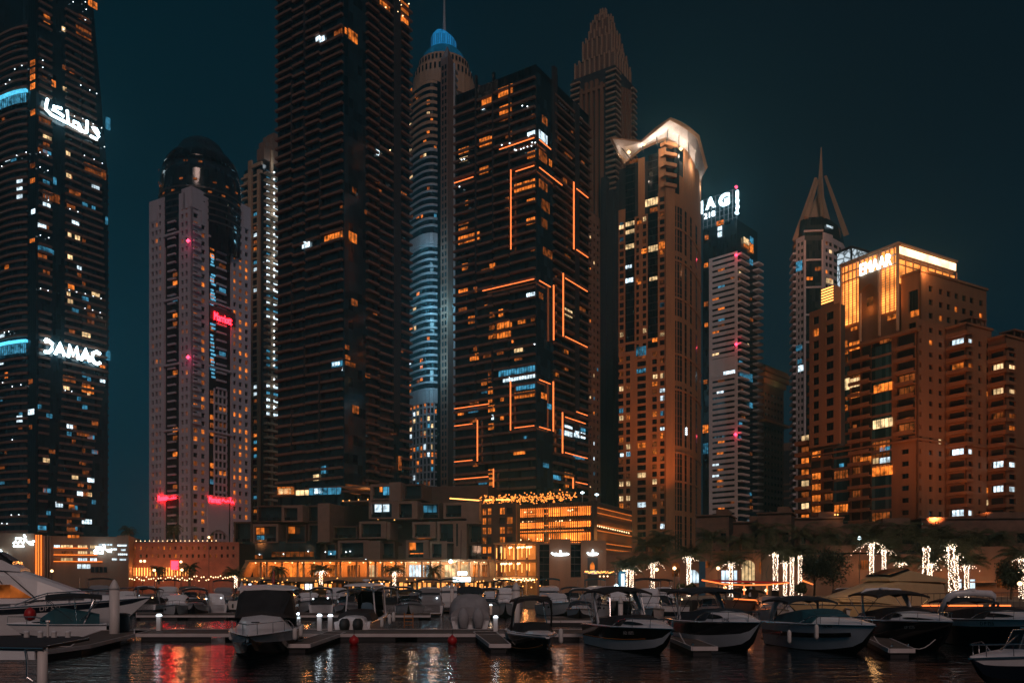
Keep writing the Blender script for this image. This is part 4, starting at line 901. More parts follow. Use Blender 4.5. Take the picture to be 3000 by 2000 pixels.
    for k in range(len(I_)):
        if k in (0,): continue
        q = I_[k].lerp(O_[k], .62); q.z = I_[k].z - 3.5
        lamp('crown_floodlight', q, (520, 520, 520, 800, 1000, 1200, 1200, 1000, 700)[k] * 1.6, (1, .78, .60), .8)
    dots(root, 'crown_lamp', 'spot_warm', [wp(1886, 422, Y0 - 4.5), wp(1842, 446, Y0 - 3), wp(1995, 436, Y0 + 1)], 1.0)
    # wall washers standing on the podium roof
    for x, Y, p, zz in ((1965, Y0 - 14, 30000, 34), (1840, Y0 - 30, 26000, 20), (1900, Y0 - 30, 26000, 20), (2075, Y0 - 2, 16000, 30)):
        o = lamp('facade_floodlight', (wx(x, Y), Y, zz), p * 1.2, (1, .30, .07), 1.2, 'SPOT', spot_size=R(75), spot_blend=.8); aim(o, wp(x + (0 if x > 1930 else 20), 900, Y0))
    windows(root, w)
tower_h()

# ================================================================== white slab tower with a roof sign
def tower_i():
    Y0 = 470; fl_, fr_, foot = corner_block(2160, Y0, 2057, 2222, -2700)
    root = thing('office_tower', (*fl_.xy(fl_.L / 2, -16), GZ), 'white striped tower with a big glowing white letter sign on its roof', 'skyscraper')
    rg = random.Random(41); zt = wz(640, Y0)
    mb = MB(); mb.prism(inset(fl_, fr_, foot, .6), GZ, zt); mb.build('glass_body', 'glass_dark', root)
    u0 = fl_.upx(2077); zb = wz(735, Y0); w = []
    mb = MB(); ops = masonry(mb, fl_, [(fl_.upx(2086), fl_.upx(2152))], GZ, zb, 3.1, 1.15, 2.35, .5, u0, fl_.L); mb.build('striped_wall', 'white_stone', root)
    for f, a, b, z0, z1 in ops:
        w.append((f, a, b, z0, z1, -.45, '-', 12))
        if rg.random() < .45: u = a + (b - a) * rg.choice((.2, .25, .8, .0)); w.append((f, u, u + 4.2, z0, z1, -.40, rg.choice('oooddcwb'), 2))
    mb = MB(); fl_.box(mb, fl_.upx(2078), fl_.upx(2155), wz(1095, Y0), wz(1040, Y0), 0, .15); mb.build('blank_band', 'white_stone', root)
    z = GZ + 14; i = 0
    while z < zb - 1:
        mb = MB(); py = HY - (z - HC) * F / Y0
        fr_.box(mb, .3, fr_.upx(2185), z, z + 1.0, 0, 2.4); fr_.box(mb, fr_.upx(2208) , fr_.L, z, z + 1.0, -1, 3.2); mb.build('slab_edging', 'white_stone' , root)
        if rg.random() < .5: a = fr_.upx(rg.choice((2164, 2172, 2188, 2196))); w.append((fr_, a, a + rg.uniform(2, 5), z + 1.1, z + 2.9, .15, rg.choice('oddcbwb'), 2))
        z += 3.1 * 1.22; i += 1
    w += lit_on([fl_, fr_], crop([(912, 905, 968, 940, 'o'), (920, 950, 955, 980, 'w'), (920, 990, 955, 1030, 'w'), (822, 1015, 852, 1050, 'o'), (815, 1230, 848, 1262, 'o'), (1120, 1040, 1162, 1085, 'c'), (1120, 1090, 1162, 1115, 'o'), (1168, 1030, 1195, 1080, 'b'), (1166, 1080, 1195, 1150, 'o'), (1166, 1200, 1192, 1245, 'b'), (815, 1525, 850, 1560, 'd')], 1750, 300, .38265) +
                crop([(965, 485, 1055, 510, 'w'), (1090, 490, 1112, 525, 'b'), (1115, 500, 1190, 560, 'b'), (820, 120, 848, 150, 'o'), (810, 555, 845, 585, 'd'), (805, 900, 850, 960, 'o'), (808, 1040, 850, 1120, 'b'), (1165, 730, 1192, 770, 'b')], 1750, 900, .38265), .2)
    windows(root, w)
    # roof sign: open frame with bars, letters and numerals, one more sign edge-on at the corner
    mb = MB()
    zt2 = fl_.zpy(2100, 560); 
    for t in range(9):
        u = fl_.L * (.02 + .96 * t / 8); fl_.box(mb, u - .12, u + .12, zt, zt + 17, -.6, -.3)
    for t in range(6): z = zt + 1 + 3.1 * t; fl_.box(mb, 0, fl_.L, z, z + .2, -.3, -.15)
    mb.build('sign_frame', 'grey_metal', root)
    sign(root, fl_, 'I', 2052, 592, 2059, 628, .6, 'sign_white', bold=.05); sign(root, fl_, 'A', 2068, 583, 2096, 615, .6, 'sign_white', bold=.05); sign(root, fl_, 'G', 2106, 573, 2138, 610, .6, 'sign_white', bold=.05)
    sign(root, fl_, '218', 2063, 627, 2095, 643, .6, 'spot_white', bold=.0)
    mb = MB(); e_ = Face(fr_.xy(0, .5), fr_.xy(6, .5)); zz = wz(555, Y0)
    strokes(root, fr_, [[(.5, 1), (.5, .70)], [(.4, .62), (.7, .58), (.4, .50), (.6, .44)], [(.5, .38), (.7, .30), (.4, .22)], [(.5, .16), (.6, .02), (.2, 0)]], 2153, 556, 2164, 622, .8, 'sign_white', .85, 'side_sign')
    mb = MB(); mb.bulb(wp(2157, 548, Y0 - 1), 1.0); mb.build('beacon', 'beacon_red', root)
    for x, y in ((2157, 747), (2157, 1008), (2155, 1272)):
        mb = MB(); p = fl_.pt(fl_.upx(x, 1), fl_.zpy(x, y, 1), 1); mb.bulb(p, 1.1); mb.build('beacon', 'beacon_red', root); lamp('beacon_light', p + Vector((0, -2, 0)), 260, (1, .05, .1), .5)
    lamp('sign_light', wp(2100, 600, Y0 - 8), 2600, (.6, .9, 1), 4); lamp('sign_light', wp(2166, 590, Y0 - 4), 900, (.6, .9, 1), 2)
tower_i()

# ================================================================== brown corniced block and a low dark one
def tower_j():
    Y0 = 520; fl_, fr_, foot = corner_block(2236, Y0, 2205, 2296, -2700)
    root = thing('corniced_tower', (*fr_.xy(fr_.L / 2, -10), GZ), 'brown block with a wide banded cornice behind the white striped tower', 'apartment tower')
    mb = MB(); mb.prism(inset(fl_, fr_, foot, .6), GZ, wz(1090, Y0)); mb.build('core', 'dark_core', root)
    L = fr_.L; mb = MB(); masonry(mb, fl_, [], GZ, wz(1120, Y0), 4); ops = masonry(mb, fr_, [(L * (.08 + .155 * j), L * (.17 + .155 * j)) for j in range(6)], GZ, wz(1120, Y0), 4.2, 1.1, 2.9, .5); mb.build('wall', 'dark_stone', root)
    mb = MB()
    for y0, y1, n in ((1120, 1106, 1.2), (1104, 1092, 2.6), (1088, 1078, 3.2), (1076, 1070, 2.0)): fl_.box(mb, -n * 0, fl_.L + n, wz(y0, Y0), wz(y1, Y0), -2, n); fr_.box(mb, -n, fr_.L + n, wz(y0, Y0), wz(y1, Y0), -2, n - .01)
    fr_.box(mb, -1, fr_.L + 4, wz(1235, Y0), wz(1228, Y0), -2, 2.5)
    mb.build('cornice', 'amber_stone', root); lamp('cornice_fill', wp(2270, 1120, Y0 - 14), 2500, (1, .40, .12), 1); windows(root, pick_lit(ops, .02, random.Random(2), -.42, 'd', 1))  # amber fill lamp added because the cornice came out too dark
    Y1 = 600; fl_, fr_, foot = corner_block(2318, Y1, 2280, 2340, -2700)
    r2 = thing('low_block', (*fl_.xy(fl_.L / 2, -10), GZ), 'low dark block between the corniced tower and the finned spire tower', 'building')
    mb = MB(); mb.prism(foot, GZ, wz(1300, Y1)); mb.build('body', 'dark_core', r2)
    mb = MB(); mb.prism([fl_.xy(-.3, .3), fl_.xy(fl_.L, .3), fr_.xy(fr_.L, .3), foot[3]], wz(1318, Y1), wz(1295, Y1)); mb.build('parapet', 'dark_stone', r2)
    for py in (1420, 1440, 1460): mb = MB(); fl_.box(mb, 0, fl_.L, wz(py, Y1), wz(py - 6, Y1), 0, .4); mb.build('slab_edging', 'dark_stone', r2)
tower_j()

# ================================================================== tower with the finned spire
def tower_k():
    Y0 = 430; root = thing('finned_spire_tower', (wx(2400, Y0 + 15), Y0 + 15, GZ), 'stone tower ending in a tall spire held by slanting fins', 'skyscraper')
    rg = random.Random(51)
    pts = [(2322, 12), (2332, 4), (2355, 0), (2412, -1), (2440, 3), (2470, 10), (2484, 22)]
    foot = [(wx(x, Y0 + d), Y0 + d) for x, d in pts]; back = [(wx(2470, Y0 + 50), Y0 + 50), (wx(2330, Y0 + 50), Y0 + 50)]
    mb = MB(); mb.prism([(x, y + .6) for x, y in foot] + back, GZ, wz(690, Y0)); mb.build('core', 'dark_core', root)
    faces = [Face(a, b) for a, b in zip(foot[:-1], foot[1:])]; w = []
    zt = wz(705, Y0); fh = 3.6
    mb = MB(); o = []
    for i, f in enumerate(faces):
        if i == 2: continue
        L = f.L; cols = {0: [(L * .15, L * .85)], 1: [(L * .2, L * .45), (L * .6, L * .92)], 3: [(L * .25, L * .5), (L * .62, L * .95)], 4: [(L * .1, L * .5), (L * .6, L * .85)], 5: [(L * .2, L * .8)]}[i]
        o += masonry(mb, f, cols, GZ, wz(690 - (i == 3) * 8, Y0), fh, 1.0, 2.9, .5)
    mb.build('stone_wall', 'rose_stone', root); w += pick_lit(o, .16, rg, -.42, 'odcbwd', 1)
    mb = MB(); faces[2].box(mb, 0, faces[2].L, GZ, zt, -.5, -.1); mb.build('glazed_bay', 'glass_black', root)
    mb = MB(); f = faces[2]
    for py in (680, 765, 845, 925, 1005): f.box(mb, 0, f.L, wz(py, Y0), wz(py, Y0) + .9, -.4, .3)
    for u in (0, f.L - .9): f.box(mb, u, u + .9, GZ, zt, -.4, .5)
    mb.build('bay_frame', 'rose_stone', root)
    for i in (0, 5):
        z = GZ + 30
        while z < zt - 2: mb = MB(); faces[i].box(mb, -.3, faces[i].L + .3, z, z + 1.1, 0, 1.6); mb.build('balcony', 'rose_stone', root); z += fh
    w += lit_on(faces, crop([(55, 820, 112, 885, 'b'), (140, 920, 182, 942, 'o'), (195, 855, 248, 880, 'd'), (60, 1370, 112, 1405, 'b'), (270, 935, 325, 965, 'c'), (270, 590, 350, 605, 'w'), (80, 1460, 110, 1490, 'b'), (85, 1500, 120, 1540, 'w'), (55, 700, 80, 725, 'd')], 2300, 400, .44643), .2)
    windows(root, w)
    # glass attic, tapering pyramid, fins and spire
    mid = [(2345, 4), (2362, 0), (2410, -1), (2432, 3), (2455, 10), (2468, 20)]
    top = [(2366, 4), (2370, 2), (2410, 1), (2414, 4), (2420, 8), (2424, 18)]
    q0 = [(wx(x, Y0 + d), Y0 + d) for x, d in [(2338, 6), (2356, .5), (2412, -.5), (2436, 3.4), (2464, 11), (2478, 22)]] + back
    q1 = [(wx(x, Y0 + d), Y0 + d) for x, d in mid] + [(wx(2452, Y0 + 42), Y0 + 42), (wx(2350, Y0 + 42), Y0 + 42)]
    mb = MB(); mb.prism(q0, wz(690, Y0), wz(637, Y0), poly2=q1); mb.build('attic_glazing', 'glass_black', root)
    q2 = [(wx(x, Y0 + 14), Y0 + 14) for x in (2401, 2402, 2405, 2406, 2407, 2408)] + [(wx(2407, Y0 + 18), Y0 + 18), (wx(2401, Y0 + 18), Y0 + 18)]
    q1i = [(wx(x, Y0 + d), Y0 + d) for x, d in [(2356, 6), (2372, 3), (2410, 2), (2432, 6), (2440, 14), (2440, 22)]] + [(wx(2425, Y0 + 34), Y0 + 34), (wx(2370, Y0 + 34), Y0 + 34)]
    mb = MB(); mb.prism(q1i, wz(637, Y0), wz(515, Y0), poly2=q2); mb.build('pyramid_roof', 'sand_stone', root); lamp('pyramid_fill', wp(2390, 690, Y0 - 16), 3200, (1, .36, .15), 1)  # warm fill lamp added to brighten the dark pyramid
    for x0, y0, x1, y1, d0, d1 in ((2330, 708, 2391, 522, 6, 10), (2480, 690, 2418, 515, 18, 14), (2411, 640, 2404, 520, 0, 8), (2362, 640, 2396, 530, 0, 8)):
        mb = MB(); a, b = wp(x0, y0, Y0 + d0), wp(x1, y1, Y0 + d1); mb.tube([a, a.lerp(b, .45), b], 1.5, 4, r2=.7, flat=(.8, 1.3)); mb.build('roof_fin', 'sand_stone', root)
    mb = MB(); mb.tube([wp(2404, 600, Y0 + 10), wp(2404, 520, Y0 + 12), wp(2406, 432, Y0 + 12)], 2.0, 6, r2=.25); mb.build('spire', 'sand_stone', root)
tower_k()
# ================================================================== sandstone apartment block with the floodlit crown box
def block_l():
    Y0 = 232; VLL = -1450
    root = thing('apartment_block', (wx(2640, Y0 + 15), Y0 + 15, GZ), 'big stepped sandstone apartment block with an amber floodlit lattice crown box', 'apartment block')
    rg = random.Random(61); w = []; fh = 3.36; zb = wz(1520, Y0); zf = zb + .2
    fl_, fr_, foot = corner_block(2688, Y0, 2371, 2776, VLL)
    zt = wz(965, Y0)
    mb = MB(); mb.prism(inset(fl_, fr_, foot, .6), GZ, zt); mb.build('core', 'dark_core', root)
    U = fl_.upx
    mid = wz(1285, Y0)
    # left face: piers, balcony stacks and teal bays
    mb = MB(); stacks = [(2373, 2404), (2410, 2440), (2492, 2520), (2523, 2551), (2628, 2680)]; bays = [(2444, 2489), (2555, 2612)]
    wall = MB()
    cols = [(U(a), U(b)) for a, b in stacks + bays]
    last = 0
    for a, b in sorted(cols):
        if a > last: fl_.box(wall, last, a, GZ, zt, -.6, 0)
        last = b
    fl_.box(wall, last, fl_.L, GZ, zt, -.6, 0)
    wall.build('left_wall', 'tan_stone', root)
    z = zf; i = 0
    lit_rows = {(2373, 2404): .75, (2410, 2440): .2, (2492, 2520): .22, (2523, 2551): .15, (2628, 2680): .1}
    while z < zt - 1:
        for a, b in stacks:
            s = MB(); low = z < mid
            if (a == 2628 and low):
                fl_.box(s, U(a), U(b), z - .8, z + 1.2, -.6, 0); fl_.box(s, U(a), U(2640), z + 1.2, z + 2.56, -.6, 0); fl_.box(s, U(2662), U(b), z + 1.2, z + 2.56, -.6, 0); s.build('spandrel', 'tan_stone', root)
                w.append((fl_, U(2641), U(2661), z + 1.2, z + 2.5, -.5, '-', 2)); continue
            d = .9 + .3 * ((i + int(a)) % 2)
            fl_.box(s, U(a) - .2, U(b) + .2, z - .25, z + .05, -.6, d); fl_.box(s, U(a) - .2, U(b) + .2, z + .05, z + .75, d - .18, d); fl_.box(s, U(a) - .2, U(a), z + .05, z + .75, 0, d - .2); s.build('balcony', 'tan_stone', root)
            if rg.random() < lit_rows[(a, b)]: w.append((fl_, U(a) + .3, U(b) - .3, z + .8, z + 2.8, -.5, rg.choice('oooodcd' if a == 2373 else 'oddddc'), 3))
        for a, b in bays:
            s = MB(); fl_.box(s, U(a), U(b), z - .75, z, -.6, .35); s.build('bay_spandrel', 'dark_stone', root)
            k = '-'
            if rg.random() < .12: k = rg.choice('ddo')
            g = MB(); fl_.box(g, U(a), U(b), z, z + fh - .75, -.6, .3); g.build('bay_glazing', 'bay_teal', root)
            if k != '-': w.append((fl_, U(a) + .2, U(b) - .2, z + .1, z + 2.4, .34, k, 5))
        z += fh; i += 1
    mb = MB(); fl_.box(mb, -.3, fl_.L + .5, mid - .3, mid + .25, 0, .5); fr_.box(mb, -.1, fr_.L + .3, mid - .3, mid + .25, 0, .48); fl_.box(mb, -.3, fl_.L + .5, zt - .4, zt + .4, -.6, 1.1); mb.build('string_course', 'tan_stone', root)
    L = crop([(320, 250, 425, 325, 'c'), (425, 240, 490, 298, 'c'), (580, 275, 705, 328, 'o'), (575, 508, 708, 565, 'c'), (490, 755, 568, 800, 'o'), (575, 765, 615, 800, 'c'), (620, 760, 690, 795, 'w'), (570, 820, 708, 878, 'o'), (330, 370, 410, 395, 'd'), (350, 420, 412, 455, 'o'), (620, 672, 660, 715, 'o'), (780, 500, 822, 528, 'o'), (355, 800, 385, 822, 'b'), (330, 2, 410, 80, 'o'), (420, 0, 490, 50, 'o'), (430, 335, 490, 368, 'o'), (445, 545, 470, 570, 'd'), (620, 690, 690, 715, 'b')], 2300, 1000, .44643)
    L += crop([(165, 1345, 240, 1395, 'o'), (340, 1378, 415, 1435, 'o'), (420, 1350, 490, 1400, 'o'), (620, 1330, 700, 1352, 'd')], 2300, 400, .44643)
    w += lit_on([fl_], L, .42)
    # right face with small windows, and wings stepping away to the right
    Ur = fr_.upx
    mb = MB(); ops = masonry(mb, fr_, [(Ur(2694), Ur(2700)), (Ur(2722), Ur(2733)), (Ur(2750), Ur(2761))], GZ, zt + 3, fh, 1.1, 2.5, .5); mb.build('right_wall', 'tan_stone', root); w += pick_lit(ops, .05, rg, -.42, 'odcw', 1)
    # upper right block
    f2, r2, ft2 = corner_block(2697, Y0 + 5, 2640, 2890, VLL); z2 = wz(795, Y0 + 5)
    mb = MB(); mb.prism(inset(f2, r2, ft2, .5), zt - 30, z2 - .5); mb.build('upper_core', 'dark_core', root)
    mb = MB(); ops = masonry(mb, r2, [(r2.upx(a), r2.upx(b)) for a, b in ((2721, 2733), (2751, 2762), (2774, 2785), (2797, 2807), (2819, 2830), (2841, 2852), (2869, 2879))], zt - 22, z2, 3.75, 1.0, 2.6, .5); o2 = masonry(mb, f2, [(f2.upx(2662), f2.upx(2690))], zt - 4, z2 - 3, 9, 2, 8, .5); f2.box(mb, 0, f2.L, z2 - 3, z2, -.5, 0)
    mb.build('upper_wall', 'tan_stone', root); w += pick_lit(ops, .12, rg, -.42, 'odd', 1) + pick_lit(o2, 0, rg, -.42, 'd', 3)
    mb = MB(); r2.box(mb, -.4, r2.L + .4, z2, z2 + .7, -.6, .35); f2.box(mb, -.3, f2.L + .34, z2, z2 + .7, -.6, .35); mb.build('cornice', 'tan_stone', root)
    w += lit_on([f2, r2], crop([(822, 1140, 880, 1180, 'o'), (800, 1300, 875, 1330, 'o')], 2300, 400, .44643), .1)
    # right wings
    for cx, pl, pr, yt, dy in ((2830, 2772, 2905, 950, 1), (2945, 2895, 3060, 985, 2)):
        a_, b_, ft = corner_block(cx, Y0 + dy, pl, pr, VLL); z3 = wz(yt, Y0 + dy); m3 = wz(1305, Y0 + dy)
        mb = MB(); mb.prism(inset(a_, b_, ft, .5), GZ, z3); mb.build('wing_core', 'dark_core', root)
        mb = MB(); A = a_.L; op = masonry(mb, a_, [(A * .16, A * .94)], GZ, z3, fh, 1.0, 2.85, .6); B = b_.L; op2 = masonry(mb, b_, [(B * (.1), B * .26), (B * .48, B * .60), (B * .8, B * .92)], GZ, z3, fh, 1.0, 2.6, .5); mb.build('wing_wall', 'tan_stone', root)
        z = zf
        while z < z3 - 2:
            s = MB(); a_.box(s, A * .1, A + .9, z - .2, z + .1, -.5, 1.1); a_.box(s, A * .1, A + .9, z + .1, z + .8, .92, 1.1); b_.box(s, -.9, B * .2, z + .1, z + .8, .7, .9); s.build('balcony', 'tan_stone', root)
            if rg.random() < .34: k = rg.choice('oowwbcd'); w.append((a_, A * .25, A * .85, z + .9, z + 2.6, -.45, k, 3)); w.append((b_, B * .1, B * .26, z + 1.0, z + 2.6, -.4, k, 1))
            z += fh
        w += pick_lit(op2, .06, rg, -.42, 'owc', 1)
        mb = MB(); a_.box(mb, 0, A + .4, z3, z3 + .6, -.6, .4); b_.box(mb, -.4, B + .3, z3, z3 + .6, -.6, .4); a_.box(mb, 0, A, m3, m3 + .5, 0, .3); b_.box(mb, 0, B, m3, m3 + .5, 0, .3); mb.build('string_course', 'tan_stone', root)
        mb = MB(); b_.box(mb, B * .2, B * .75, z3 + 2.2, z3 + 2.6, -4, .5)
        for t in (.22, .4, .58, .73): b_.box(mb, B * t, B * t + .3, z3 + .6, z3 + 2.2, -.2, .1)
        mb.build('roof_pergola', 'dark_stone', root)
    mb = MB()
    for x0, x1 in ((2764, 2775), (2880, 2893)): fr_.box(mb, Ur(x0) if x0 < 2776 else fr_.L, Ur(x1) if x1 < 2777 else fr_.L + .2, zb, zt - 4, -.45, -.3)
    mb.build('stair_glazing', 'glass_black', root)
    # crown box
    f3, r3, ft3 = corner_block(2631, Y0 + 9, 2462, 2803, VLL); zc = wz(712, Y0 + 9); zl = wz(905, Y0 + 9)
    mb = MB(); mb.prism(inset(f3, r3, ft3, 1), zt - 3, zc - 1); mb.build('crown_core', 'dark_stone', root)
    V = f3.upx; mb = MB()
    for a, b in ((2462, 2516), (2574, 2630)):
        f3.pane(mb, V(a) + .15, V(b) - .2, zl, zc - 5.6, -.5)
    mb.build('lit_screen', 'screen_flood_glow', root)  # floodlight falling on these panels is put in as their own glow
    mb = MB(); f3.pane(mb, .3, f3.L - .3, zc - 5.2, zc - .8, -.5); mb.build('lit_frieze', 'screen_flood_glow', root)
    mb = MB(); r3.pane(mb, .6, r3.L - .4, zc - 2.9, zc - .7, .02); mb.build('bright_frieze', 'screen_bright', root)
    mb = MB(); r3.pane(mb, .6, r3.L - .4, zc - 11, zc - 4.2, -.45); mb.build('side_screen', 'screen_flood_glow', root)
    mb = MB(); n = 14
    for t in range(n + 1):
        u = f3.L * t / n
        f3.box(mb, u - .08, u + .08, zc - 5.4, zc, -.45, 0 if t % 2 else .12)
        if not V(2518) < u < V(2572): f3.box(mb, u - .06, u + .06, zl, zc - 5.4, -.45, -.05)
    for z in (zc - .8, zc - 3, zc - 5.6): f3.box(mb, 0, f3.L, z, z + .3, -.45, .1); r3.box(mb, 0, r3.L, z - .3, z - .05, -.3, -.02)
    f3.box(mb, -.2, f3.L + .3, zc - .3, zc + .3, -1, .3); r3.box(mb, -.2, r3.L + .2, zc - .3, zc + .28, -1, .3)
    for u in (0, V(2517), V(2573), f3.L - .5): f3.box(mb, u, u + .5, zl - 6, zc - .3, -.5, .2)
    for t in range(9): u = r3.L * t / 8; r3.box(mb, u, u + .22, zc - 11, zc - 3.2, -.3, .06)
    z = zl
    while z < zc - 5.6: f3.box(mb, V(2462), V(2516), z, z + .08, -.45, -.2); f3.box(mb, V(2574), f3.L, z, z + .08, -.45, -.2); z += .7
    mb.build('crown_lattice', 'louver', root)
    # arch niche
    mb = MB(); a, b = V(2518), V(2572); um, ru = (a + b) / 2, (b - a) / 2; zs = wz(835, Y0 + 9); n = 10
    pts = [(um - ru * cos(pi * i / n), zs + ru * sin(pi * i / n)) for i in range(n + 1)]
    for (p, q), (r_, s_) in zip(pts[:-1], pts[1:]):
        mb.hexa([f3.pt(p, q, .3), f3.pt(r_, s_, .3), f3.pt(r_, s_, -.5), f3.pt(p, q, -.5), f3.pt(p, zc - 5.6, .3), f3.pt(r_, zc - 5.6, .3), f3.pt(r_, zc - 5.6, -.5), f3.pt(p, zc - 5.6, -.5)])
    mb.build('arch_wall', 'tan_stone', root)
    mb = MB(); f3.pane(mb, a, b, zs - 6, zc - 5.8, -.95); mb.build('arch_niche', 'tan_stone', root)
    lamp('niche_light', f3.pt(um, zs - 4, .6), 140, (1, .42, .12), .5)
    mb = MB(); me = sign(root, f3, 'EMAAR', 2521, 775, 2612, 808, .5, 'sign_white', bold=.0, spacing=1.1)
    w += lit_on([f3], crop([(670, 1170, 730, 1200, 'o'), (750, 1165, 762, 1210, 'w'), (535, 1055, 580, 1110, 'd'), (430, 1250, 475, 1270, 'o')], 2300, 400, .44643), .15)
    # patterned glass box behind the crown and the lit louvre
    f4, r4, ft4 = corner_block(2495, Y0 + 24, 2452, 2545, VLL); mb = MB(); z4 = wz(722, Y0 + 24); mb.prism(ft4, zt, z4); mb.build('lift_core', 'dark_core', root)
    mb = MB(); r5 = random.Random(9)
    f4.pane(mb, .2, f4.L - .2, z4 - 14, z4 - .6, .1); r4.pane(mb, .2, r4.L, z4 - 5, z4 - .6, .1); mb.build('patterned_glass', 'crazed_white', root)
    mb = MB(); f4.box(mb, -.1, f4.L, z4 - .6, z4 + .2, 0, .3); r4.box(mb, 0, r4.L, z4 - .6, z4 + .2, 0, .3); f4.box(mb, f4.L - .3, f4.L + .2, zt, z4, 0, .25); mb.build('lift_frame', 'dark_metal', root)
    f5, r5_, ft5 = corner_block(2443, Y0 + 12, 2405, 2462, VLL); mb = MB(); mb.prism(ft5, zt - 20, wz(835, Y0 + 12)); mb.build('lower_terrace', 'tan_stone', root)
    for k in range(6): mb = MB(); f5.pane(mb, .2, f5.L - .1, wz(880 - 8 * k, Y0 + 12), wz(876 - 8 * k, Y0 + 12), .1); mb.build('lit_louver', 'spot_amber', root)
    f6, r6, ft6 = corner_block(2460, Y0 + 8, 2371, 2480, VLL); mb = MB(); mb.prism(inset(f6, r6, ft6, .5), zt - 30, wz(885, Y0 + 8) - .2); mb.build('terrace_core', 'dark_core', root)
    mb = MB(); A = f6.L; op = masonry(mb, f6, [(A * .12, A * .32), (A * .55, A * .8)], zt - 29.5, wz(885, Y0 + 8), 3.5, .6, 2.8, .5); mb.build('terrace_wall', 'tan_stone', root); w += pick_lit(op, .15, rg, -.42, 'o', 2)
    # left return with small lit balconies
    f7, r7, ft7 = corner_block(2371, Y0 + 20, 2334, 2380, VLL); mb = MB(); mb.prism(inset(f7, r7, ft7, .5), GZ, wz(1280, Y0 + 20)); mb.build('return_core', 'dark_core', root)
    z = zf
    while z < wz(1285, Y0 + 20): s = MB(); f7.box(s, 0, f7.L + .2, z, z + 1.1, -.5, 1.0); s.build('balcony', 'tan_stone', root); z += fh; w.append((f7, f7.L * .3, f7.L * .9, z - 2.2, z - .5, -.4, rg.choice('odoc'), 2))
    windows(root, w)
    for x, Y, zz, p, tx, ty in ((2740, Y0 - 26, 20, 26000, 2720, 1350), (2560, Y0 - 30, 22, 15000, 2530, 1250), (2880, Y0 - 24, 22, 13000, 2880, 1300), (2450, Y0 - 24, 22, 9000, 2420, 1250), (2700, Y0 - 40, 24, 18000, 2760, 950)):
        o = lamp('facade_floodlight', (wx(x, Y), Y, zz), p * .75, (1, .31, .09), 1.0, 'SPOT', spot_size=R(85), spot_blend=.9); aim(o, wp(tx, ty, Y0))
    for x, y, d, p in ((2490, 850, 0, 700), (2600, 830, 2, 700), (2720, 790, 4, 1200)): lamp('crown_light', wp(x, y, Y0 + d), p, (1, .45, .16), 1)
surf('bay_frame_green', (.03, .05, .05)); glass('bay_teal', (.015, .065, .085), w=1.1, h=50, rough=.2)
glow('screen_flood_glow', (1, .30, .055), 2.0, .6, scale=.25); glow('screen_bright', (1, .62, .32), 3.0, .35, scale=.3)  # crown floodlighting put into emissive panel colours
def crazed():
    m = glow('crazed_white', (.75, .9, 1), 1.0); t = m.node_tree; em = [n for n in t.nodes if n.type == 'EMISSION'][0]
    co = _n(t, 'ShaderNodeTexCoord'); v = _n(t, 'ShaderNodeTexVoronoi', feature='DISTANCE_TO_EDGE'); v.inputs['Scale'].default_value = .55; t.links.new(co.outputs['UV'], v.inputs['Vector'])
    r_ = _n(t, 'ShaderNodeMapRange'); r_.inputs[1].default_value = .02; r_.inputs[2].default_value = .16; r_.inputs[3].default_value = .06; r_.inputs[4].default_value = .85; t.links.new(v.outputs['Distance'], r_.inputs[0]); t.links.new(r_.outputs[0], em.inputs[1])
crazed()
block_l()

